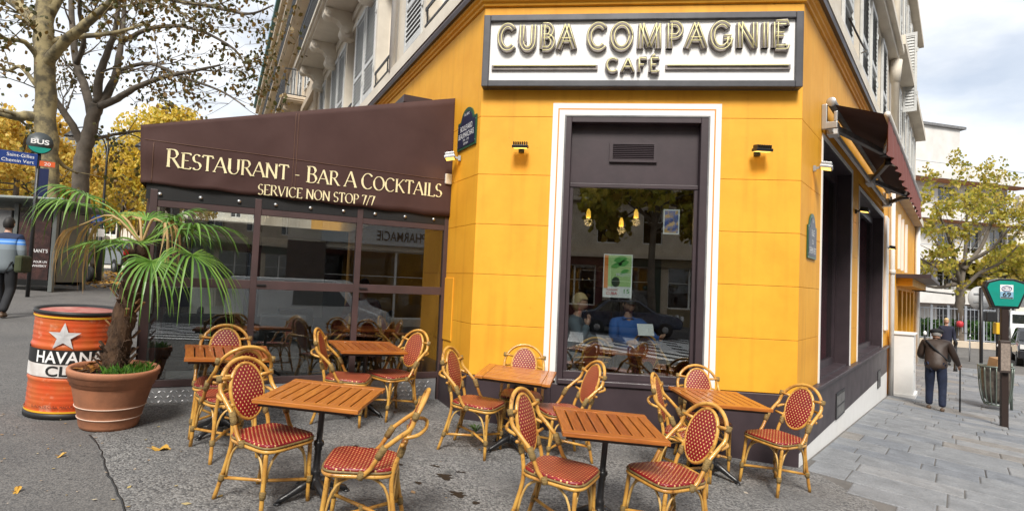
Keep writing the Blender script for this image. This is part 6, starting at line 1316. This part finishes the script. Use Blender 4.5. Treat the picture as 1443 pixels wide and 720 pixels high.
MB().box(-3.4, -1.2, .9, 1.2, .45, .5).build('bench', SG, t, SF)
MB().box(-1.5, -1.0, -.06, .06, .1, 2.0).build('map_case', MT['lead'], t, SF, .01)
p = on_ground(40, 13.2); t = thing('bus_stop_flag', 'round grey BUS disc above a blue stop name plate', 'sign', T(p.x, p.y, p.z, -YAW+R_(38)))
MB().tube([(0, .04, 0), (0, .04, 3.6)], .04, 8).build('pole', MT['iron'], t); hd = .245; RX = Matrix.Rotation(R_(90), 4, 'X')
MB().lathe([(hd, -.03), (hd, .03)], 32, M=Matrix.Translation((0, 0, 3.52)) @ RX).build('disc', mat('dark_grey_disc', (.055, .065, .07), .4), t)
MB().prism([(hd*.93*math.cos(R_(a)), 3.52+hd*.93*math.sin(R_(a))) for a in range(205, 336, 10)], -.036, -.0305).build('green_segment', TEAL, t)
bfont('BUS', .33, .105, 'CENTER', .025).xform(Matrix.Translation((0, -.036, 3.50))).build('lettering', MT['white_print'], t)
PB = mat('stop_plate_blue', (.012, .045, .22), .35); MB().box(-1.05, -.02, -.03, .0, 2.98, 3.26).build('name_plate', PB, t, None, .005)
for s, z in (('Saint-Gilles', 3.145), ('Chemin Vert', 3.02)): bfont(s, None, .075, 'RIGHT').xform(Matrix.Translation((-.08, -.033, z))).build('lettering', MT['white_print'], t)
MB().box(.02, .30, -.03, .0, 3.0, 3.12).build('line_plate', mat('orange_plate', (.7, .12, .03), .4), t); bfont('20', .12, .07, 'CENTER').xform(Matrix.Translation((.16, -.033, 3.025))).build('lettering', MT['white_print'], t); MB().box(.03, .2, -.03, .0, 2.3, 2.95).build('route_panel', mat('navy_panel', (.012, .02, .08), .4), t)
p = on_ground(131, 18.6); t = thing('parking_sign', 'small round blue parking sign with white plate by the plane tree', 'sign', T(p.x, p.y, p.z, -YAW+R_(30)))
MB().tube([(0, .04, 0), (0, .04, 2.15)], .035, 8).build('pole', MT['iron'], t); MB().lathe([(.19, -.012), (.19, .012)], 24, M=Matrix.Translation((0, 0, 1.95)) @ RX).build('disc', mat('sign_blue', (.012, .08, .36), .4), t); bfont('PAYANT', .26, .05, 'CENTER').xform(Matrix.Translation((0, -.015, 1.90))).build('lettering', MT['white_print'], t); MB().box(-.2, .2, -.012, .012, 1.45, 1.70).build('plate', MT['white_paint'], t); MB().box(-.08, .2, .05, .3, 0, 1.3).build('parking_meter', MT['iron'], t, None, .02)
p = on_ground(137, 25); t = thing('street_lamp', 'black double-armed street lamp between the plane tree and the awning', 'street lamp', T(p.x, p.y, p.z, -YAW+R_(38)))
MB().lathe([(.12, 0), (.10, .8), (.06, .9), (.045, 4.6), (.03, 6.0)], 12).build('post', MT['iron'], t)
for s in (-1, 1):
    MB().tube(smoothpts([(0, 0, 4.9), (s*.15, 0, 5.6), (s*.6, 0, 6.05), (s*1.1, 0, 6.0), (s*1.25, 0, 5.8)], 5), .03, 6).build('arm', MT['iron'], t); MB().lathe([(.05, .25), (.10, .18), (.28, .0), (.29, -.05), (.20, -.06)], 14, (s*1.25, 0, 5.62)).build('lamp_head', MT['iron'], t); MB().lathe([(.18, -.06), (.12, -.16), (.001, -.2)], 12, (s*1.25, 0, 5.62)).build('globe', MT['white_paint'], t)
# far side of the boulevard
fo = at(-140, 380, 62); FV = frame((fo.x, fo.y, .8), (_r.x*.9+_f.x*.42, _r.y*.9+_f.y*.42, 0)); t = thing('boulevard_building', 'pale cream buildings across the boulevard behind the golden trees', 'building', FV)
ops = [(a, a+1.2, z, z+2.1) for z in (4.6, 7.9, 11) for a in [1.5+2.7*i for i in range(16)]]
facade(FV, 0, 46, 0, 14, ops, MT['stone'], t, .2)
for o in ops: casement(FV, *o, t, .15)
for z in (4.0, 7.3, 10.5): MB().box(0, 46, -.3, 0, z, z+.2).build('string_course', MT['stone'], t, FV)
MB().quad((0, 0, 14), (46, 0, 14), (46, 3, 17), (0, 3, 17)).build('roof', MT['zinc'], t, FV)
# ------------------------------------------------------------------ across the streets (seen in the glass)
FO = frame((24, -30, 0), (-1, 0, 0)); t = thing('opposite_building', 'stone apartment building across the boulevard mirrored in the corner window', 'building', FO)
ops = [(1.2+2.8*i, 2.4+2.8*i, z, z+2.2) for i in range(17) for z in (4.4, 7.6, 10.8)]+[(1+3.5*i, 3.6+3.5*i, .5, 3.0) for i in range(13)]
facade(FO, 0, 50, -1.5, 15, ops, MT['stone2'], t, .3)
for o in ops: casement(FO, *o, t)
for z in (3.5, 7.0, 10.2, 14.5): MB().box(0, 50, -.4, 0, z, z+.25).build('string_course', MT['stone2'], t, FO)
for z in (7.25, 10.45): railing(FO, 0, 50, z, z+.9, -.35, t, 140)
MB().quad((0, 0, 15), (50, 0, 15), (50, 4, 19), (0, 4, 19)).build('roof', MT['zinc'], t, FO)
for i in range(13):
    a = 1+3.5*i; sm = mat('shopfront_paint_%d' % i, [(.02, .05, .04), (.10, .02, .02), (.02, .03, .08), (.03, .03, .03), (.25, .20, .12)][i % 5], .4)
    MB().box(a-.45, a+3.05, -.16, -.01, 3.0, 3.5).build('shop_fascia', sm, t, FO); MB().box(a-.45, a-.01, -.10, -.01, -.9, 3.0).build('shop_pilaster', sm, t, FO); MB().box(a, a+2.6, -.08, -.01, -.9, .5).build('stall_riser', sm, t, FO)
# pharmacy across the side street
pc = Vector((-.98, .412, 0))+Vector((.757, -.649, 0))*21; FP = frame((pc.x, pc.y, 0), nL); t = thing('pharmacy_building', 'building with a pharmacy shop sign mirrored in the terrace glass', 'building', FP)
ops = [(-16+2.9*i, -14.8+2.9*i, z, z+2.1) for i in range(7) for z in (5.2, 8.4, 11.6)]+[(-3.2, 3.4, -.3, 2.9), (-8, -4, -.3, 3), (-14, -9.5, -.3, 3)]
facade(FP, -17, 5, -1.5, 15, ops, MT['stone'], t, .3)
for o in ops: casement(FP, *o, t)
MB().box(-3.4, 3.6, -.18, -.02, 3.15, 4.05).build('sign_board', mat('pale_sign_board', (.62, .66, .68), .4), t, FP); bfont('PHARMACIE', 2.35, .45, 'CENTER', .01).xform(Matrix.Translation((0, -.20, 3.36))).build('lettering', mat('dark_sign_ink', (.02, .03, .05), .5), t, FP)
for a, b in ((-17, -14), (-9.5, -8), (-4, -3.2), (3.4, 5)): MB().box(a, b, -.12, -.01, -1.4, 3.1).build('dimming_panel', MT['plum'], t, FP)  # dark panels added so the front mirrors less pale in the terrace glass
MB().box(-17, -3.5, -.16, -.02, 3.1, 4.1).build('shop_fascia', MT['plate_green'], t, FP)
for z in (4.4, 7.8, 11, 14.6): MB().box(-17, 5, -.3, 0, z, z+.22).build('string_course', MT['stone'], t, FP)
car('silver van standing in the side street, mirrored in the terrace glass', T(6.6, -9.6, gz(6.6, -9.6)-.02, R_(58)), pm('silver_paint', (.72, .74, .76)), True, 'van')
car('dark car on the boulevard mirrored in the corner window', T(3.2, -18.2, gz(3.2, -18.2), 0), pm('dark_blue_paint', (.02, .03, .06)))
car('grey car on the boulevard mirrored in the corner window', T(-3.2, -18.6, gz(-3.2, -18.6), R_(180)), pm('grey_paint', (.16, .17, .18)))
blob_tree('boulevard_tree', 'leafy tree across the road mirrored on the right of the corner window', (4.5, -21, gz(4, -21)), 9.5, 3.2, 3.4, YGR, 91, 4000, .2, None, .2)
blob_tree('boulevard_tree', 'leafy tree across the road mirrored on the left of the corner window', (-5.5, -22, gz(-5, -22)), 9.0, 3.0, 3.2, YEL, 92, 3000, .2, None, .2)
# ------------------------------------------------------------------ inside the corner window
FLR = .16
po = thing('window_poster', 'green and white drinks poster stuck inside the corner window', 'poster', F_C @ T(1.575, .10, 1.51))
MB().box(-.155, .155, 0, .003, 0, .47).build('sheet', MT['white_print'], po)
PG2 = flat('poster_green', (.10, .36, .07)); PG3 = flat('poster_pale_green', (.42, .62, .25)); PO = flat('poster_orange', (.75, .22, .03)); PRED = flat('poster_red', (.6, .03, .04))
MB().box(-.145, .145, -.0015, -.0005, .12, .46).build('green_field', PG3, po); MB().box(-.147, -.105, -.003, -.0016, .10, .46).build('orange_strip', PO, po)
for a, b, s in (((-.05, .40), (.10, .43), .04), ((0, .36), (.12, .39), .035), ((-.08, .33), (.05, .37), .03), ((.02, .26), (.12, .30), .03)):
    n = 10; c = [(a[0]+(b[0]-a[0])*i/n, a[1]+(b[1]-a[1])*i/n+s*math.sin(math.pi*i/n)) for i in range(n+1)]+[(a[0]+(b[0]-a[0])*i/n, a[1]+(b[1]-a[1])*i/n-s*math.sin(math.pi*i/n)) for i in range(n-1, 0, -1)]; MB().prism(c, -.003, -.002).build('mint_leaf', PG2, po)
for s, wd, h, x, z, m in (('MOJITO', .15, .032, .06, .235, MT['white_print']), ('CUBA', .12, .03, -.06, .03, PRED), ('15', .06, .045, .10, .05, PG2), ('COMPAGNIE', .12, .018, -.06, .075, PRED)): bfont(s, wd, h, 'CENTER', .01).xform(Matrix.Translation((x, -.0035, z))).build('lettering', m, po)
MB().prism([(-.02+.045*math.cos(R_(a)), .17+.055*math.sin(R_(a))) for a in range(0, 360, 20)], -.004, -.003).build('portrait', flat('poster_dark', (.03, .05, .03)), po)
po = thing('small_window_poster', 'small framed colour poster inside the upper right of the corner window', 'poster', F_C @ T(2.13, .12, 2.22)); MB().box(-.085, .085, 0, .006, 0, .27).build('border', MT['white_print'], po); MB().box(-.072, .072, -.002, -.0005, .014, .256).build('picture', mat('poster_collage', (.05, .10, .35), .5, col2=(.6, .35, .12), scale=14, contrast=(.45, .52)), po)
MT['pendant'] = mat('lit_amber_shade', (1, .6, .1), .4, var=0, emit=(1, .55, .06), estr=.9)
for i, (x, y, z) in enumerate([(1.25, 2.2, 2.62), (1.75, 2.6, 2.55), (1.95, 2.4, 2.66), (2.6, 3.0, 2.6)]):
    t = thing('pendant_lamp', ['amber pendant lamp at the left inside the corner window', 'amber pendant lamp left of centre inside the corner window', 'amber pendant lamp at the centre inside the corner window', 'amber pendant lamp at the right inside the corner window'][i], 'lamp', T(x, y, z), 'pendant lamps inside the cafe')
    MB().lathe([(.035, 0), (.032, .08), (.014, .13)], 12).build('shade', MT['pendant'], t); MB().tube([(0, 0, .13), (0, 0, 4.19-z)], .006, 5).build('cord', MT['iron'], t)
    ld = bpy.data.lights.new('pendant', 'POINT'); ld.energy = 3; ld.color = (1, .62, .25); ld.shadow_soft_size = .06; lo = bpy.data.objects.new('pendant_light', ld); COL.objects.link(lo); lo.parent = t; lo.location = (0, 0, -.06)
def seated(label, x, y, rz, top, hairm, z=FLR, hp=5, **k):
    J = pose(pelvis=(0, .0, .55), waist=(0, .02, .68), chest=(0, .0, .96), neckbase=(0, -.02, 1.08), neck=(0, -.04, 1.13), skull=(0, -.06, 1.19), shL=(.18, -.01, 1.02), shR=(-.18, -.01, 1.02), elL=(.24, -.14, .80), elR=(-.24, -.14, .80), wrL=(.14, -.36, .80), wrR=(-.14, -.36, .80), haL=(.08, -.44, .82), haR=(-.08, -.44, .82), hipL=(.09, -.06, .54), hipR=(-.09, -.06, .54), knL=(.11, -.42, .52), knR=(-.11, -.42, .52), anL=(.11, -.42, .085), anR=(-.11, -.42, .085), toL=(.11, -.6, .05), toR=(-.11, -.6, .05)); J.update(k)
    return person(label, T(x, y, z, rz), J, top, DARKC, SHOE, hairm, 1.05, hpitch=R_(hp))
seated('seated person with blond hair and grey jacket at the left inside the corner window', 1.12, .95, R_(80), mat('slate_jacket', (.09, .12, .15), .8), mat('fair_hair', (.50, .36, .18), .6), haR=(-.1, -.2, 1.10), wrR=(-.14, -.18, 1.0))
seated('seated person in blue holding white papers inside the corner window', 1.78, 1.25, R_(20), mat('blue_sweater', (.03, .12, .42), .8), mat('dark_brown_hair', (.03, .018, .012), .6), elL=(.34, -.16, .80), wrL=(.30, -.34, .86), haL=(.28, -.42, .90), hp=28)
tag(MB().box(-.10, .10, -.003, 0, 0, .15).build('paper_sheet', MT['white_print'], None, T(1.98, .82, 1.06, R_(15)) @ Matrix.Rotation(R_(-25), 4, 'X')), 'white paper held up by the person in blue behind the window', 'paper')
person('standing waiter in black inside the cafe behind the window', T(1.45, 2.0, FLR, R_(10)), pose(), DARKC, DARKC, DARKC, mat('waiter_hair', (.012, .01, .009), .6), .9)
# cafe tables and chairs inside
def simple_table(label, M, m):
    t = thing('cafe_table', label, 'table', M, 'tables inside the cafe'); MB().box(-.33, .33, -.33, .33, .70, .73).build('top', m, t, None, .005); MB().lathe([(.022, .02), (.022, .70)], 10).build('pedestal', MT['castiron'], t); MB().lathe([(.22, 0), (.22, .012), (.03, .04)], 16).build('base', MT['castiron'], t); return t
simple_table('wooden table before the blond person inside the corner window', T(1.62, .72, FLR), WOODS[2])
for i, (x, y, r) in enumerate([(2.15, .75, 30), (1.25, .55, 200)]):
    c = copy_tree(proto); c.matrix_basis = T(x, y, FLR, R_(r)); c['label'] = ['rattan chair standing inside at the right of the corner window', 'rattan chair standing inside at the left of the corner window'][i]; c['group'] = 'rattan chairs inside the cafe'
# inside the terrace
WK = mat('black_wicker', (.018, .018, .019), .5, bump=.8, bscale=60)
def wicker(label, M):
    t = thing('wicker_armchair', label, 'chair', M, 'black wicker armchairs inside the terrace'); MB().box(-.26, .26, -.26, .24, .30, .44).build('seat', WK, t, None, .03); MB().box(-.26, .26, .20, .27, .44, .92).build('backrest', WK, t, None, .03)
    for s in (-1, 1):
        MB().box(s*.28-.03, s*.28+.03, -.24, .25, .30, .66).build('armrest', WK, t, None, .025)
        for y in (-.22, .22): MB().box(s*.25-.025, s*.25+.025, y-.025, y+.025, 0, .30).build('leg', WK, t)
    return t
for i, (x, y, r, lb) in enumerate([(-2.75, .65, 180, 'black wicker armchair behind the leftmost terrace panes'), (-2.45, 1.6, 90, 'black wicker armchair at the left, deeper inside the terrace'), (-1.75, .75, 170, 'black wicker armchair behind the middle terrace panes'), (-1.6, 2.0, 200, 'black wicker armchair in the middle, deeper inside the terrace'), (-.45, 1.7, 250, 'black wicker armchair near the yellow wall inside the terrace')]): wicker(lb, F_T @ T(x, y, .22, R_(r)))
for i, (x, y, lb) in enumerate([(-2.2, 1.1, 'small table behind the left terrace panes'), (-.75, .95, 'small table behind the right terrace panes'), (-1.5, 2.8, 'small table deep inside the glazed terrace')]): simple_table(lb, F_T @ T(x, y, .22), WOODS[2])
for i, (x, y, r) in enumerate([(-.3, .55, 60), (-1.25, 1.1, 270)]):
    c = copy_tree(proto); c.matrix_basis = F_T @ T(x, y, .22, R_(r)); c['label'] = ['rattan chair inside the terrace behind its rightmost panes', 'rattan chair inside the terrace behind its middle panes'][i]; c['group'] = 'rattan chairs inside the cafe'
c = seated('seated person in a dark red top inside the glazed terrace', 0, 0, 0, mat('dark_red_top', (.12, .015, .02), .8), mat('auburn_hair', (.06, .025, .012), .6)); c.matrix_basis = F_T @ T(-.62, 1.65, .22, R_(-15))
V_(MB().box(-1.9, -.9, 3.5, 3.52, .9, 2.2).box(-2.9, -2.1, 4.0, 4.02, .9, 2.2), 'pale_blind', mat('pale_blind', (.55, .53, .48), .7))
# ------------------------------------------------------------------ litter, leaves, stains
rnd = random.Random(13)
mb = MB()
for i in range(2600):
    px = rnd.uniform(-20, 330); dep = rnd.uniform(16.5, 24); p = on_ground(px, dep)
    if rnd.random() < .45 and dep < 18: continue
    s = rnd.uniform(.04, .09); M = Matrix.Translation((p.x, p.y, p.z+.012+rnd.random()*.05)) @ Euler((rnd.uniform(-.5, .5), rnd.uniform(-.5, .5), rnd.uniform(0, 6))).to_matrix().to_4x4(); mb.add([M @ Vector(v) for v in ((-s, 0, 0), (-s*.2, -s*.7, .01), (s*.6, -s*.4, 0), (s, 0, .012), (s*.6, s*.4, 0), (-s*.2, s*.7, .01))], [(0,1,2,3,4,5)])
FALL = leafmat('fallen_leaves', [(.42, .22, .03), (.55, .32, .05), (.30, .14, .03), (.48, .26, .03)], .1)
tag(mb.build('fallen_leaves', FALL, fix=False), 'drift of yellow fallen leaves along the boulevard under the plane trees', 'leaves', kind='stuff')
mb = MB()
for i in range(150):
    px = rnd.uniform(0, 260) if i < 90 else rnd.uniform(260, 1300); py = rnd.uniform(455, 716); 
    d = (_f+_r2*((px-721.5)/820)+_u2*((360-py)/820)); k = (gz(0, -2)-CAM.z)/d.z
    for _ in range(6): q = CAM+d*k; k += (gz(q.x, q.y)-q.z)/d.z
    q = CAM+d*k
    if q.y > -.1 or (q-CAM).length > 12: continue
    s = rnd.uniform(.006, .02) if i < 130 else rnd.uniform(.02, .035); M = Matrix.Translation((q.x, q.y, gz(q.x, q.y)+.009)) @ Euler((rnd.uniform(-.15, .15), rnd.uniform(-.15, .15), rnd.uniform(0, 6))).to_matrix().to_4x4(); mb.add([M @ Vector(v) for v in ((-s, 0, 0), (0, -s*.6, 0), (s, 0, .002), (0, s*.6, 0))], [(0,1,2,3)])
tag(mb.build('ground_litter', leafmat('litter', [(.45, .33, .12), (.30, .16, .05), (.5, .45, .38), (.42, .30, .05)], .1), fix=False), 'small leaf scraps and crumbs scattered over the pavement', 'litter', kind='stuff')
def maple(label, x, y, s, rz):
    P = []
    for k in range(24):
        a = 2*math.pi*k/24; P.append((s*(.55+.45*abs(math.cos(2.5*a)))*math.cos(a), s*.55*(.55+.45*abs(math.cos(2.5*a)))*math.sin(a)))
    mb = MB(); mb.add([(px, py, .012+.015*math.sin(px*60)+.012*abs(py)/s) for px, py in P]+[(0, 0, .006)], [(24, k, (k+1) % 24) for k in range(24)]); mb.tube([(-s*.5, 0, .012), (-s*1.2, .01, .02)], .002, 4); o = mb.build('fallen_leaf', FALL, None, stand(x, y, rz), fix=False); so = o.modifiers.new('s', 'SOLIDIFY'); so.thickness = .0015; tag(o, label, 'leaf', 'single fallen leaves')
maple('large yellow fallen leaf on the paving left of the hidden table foot', -2.03, -2.05, .085, 0.5); maple('yellow fallen leaf on the asphalt near the bottom left corner', -2.25, -3.02, .035, 2.0)
maple('yellow fallen leaf on the asphalt left of the paving joint', -2.52, -2.44, .03, 1.0)
WET = mat('dark_wet_stain', (.013, .013, .014), .4, var=.2)
for i, (x, y, r) in enumerate([(.18, -1.75, .11), (.02, -1.95, .05), (-.25, -1.62, .06), (.35, -2.05, .10), (.5, -2.15, .05), (-.72, -1.35, .05), (3.0, -1.62, .12), (3.35, -1.35, .09), (3.15, -1.85, .07), (2.65, -1.95, .06), (.05, -1.55, .05), (-1.2, -1.6, .04), (.28, -1.6, .045), (2.4, -2.0, .05)]):
    n = 22; ph = rnd.uniform(0, 6); P = []
    for k in range(n): a = 2*math.pi*k/n; rr = r*(.6+.25*math.sin(2*a+ph)+.2*math.sin(5*a+ph*2)+.12*rnd.uniform(-1, 1)); P.append((x+1.1*rr*math.cos(a), y+.6*rr*math.sin(a)))
    struct(sheet('paving_stain', P, .007, 5, WET))
# weed at the foot of the wall
mb = MB()
for k in range(9): a = k*.7; mb.add([(0, 0, 0), (.05*math.cos(a)-.01, .05*math.sin(a), .05), (.10*math.cos(a), .10*math.sin(a), .06), (.05*math.cos(a)+.01, .05*math.sin(a)+.01, .055)], [(0,1,2,3)])
o = mb.build('weed', GL_, None, stand(.18, -.42), fix=False); tag(o, 'small green weed growing at the foot of the dark plinth', 'weed')
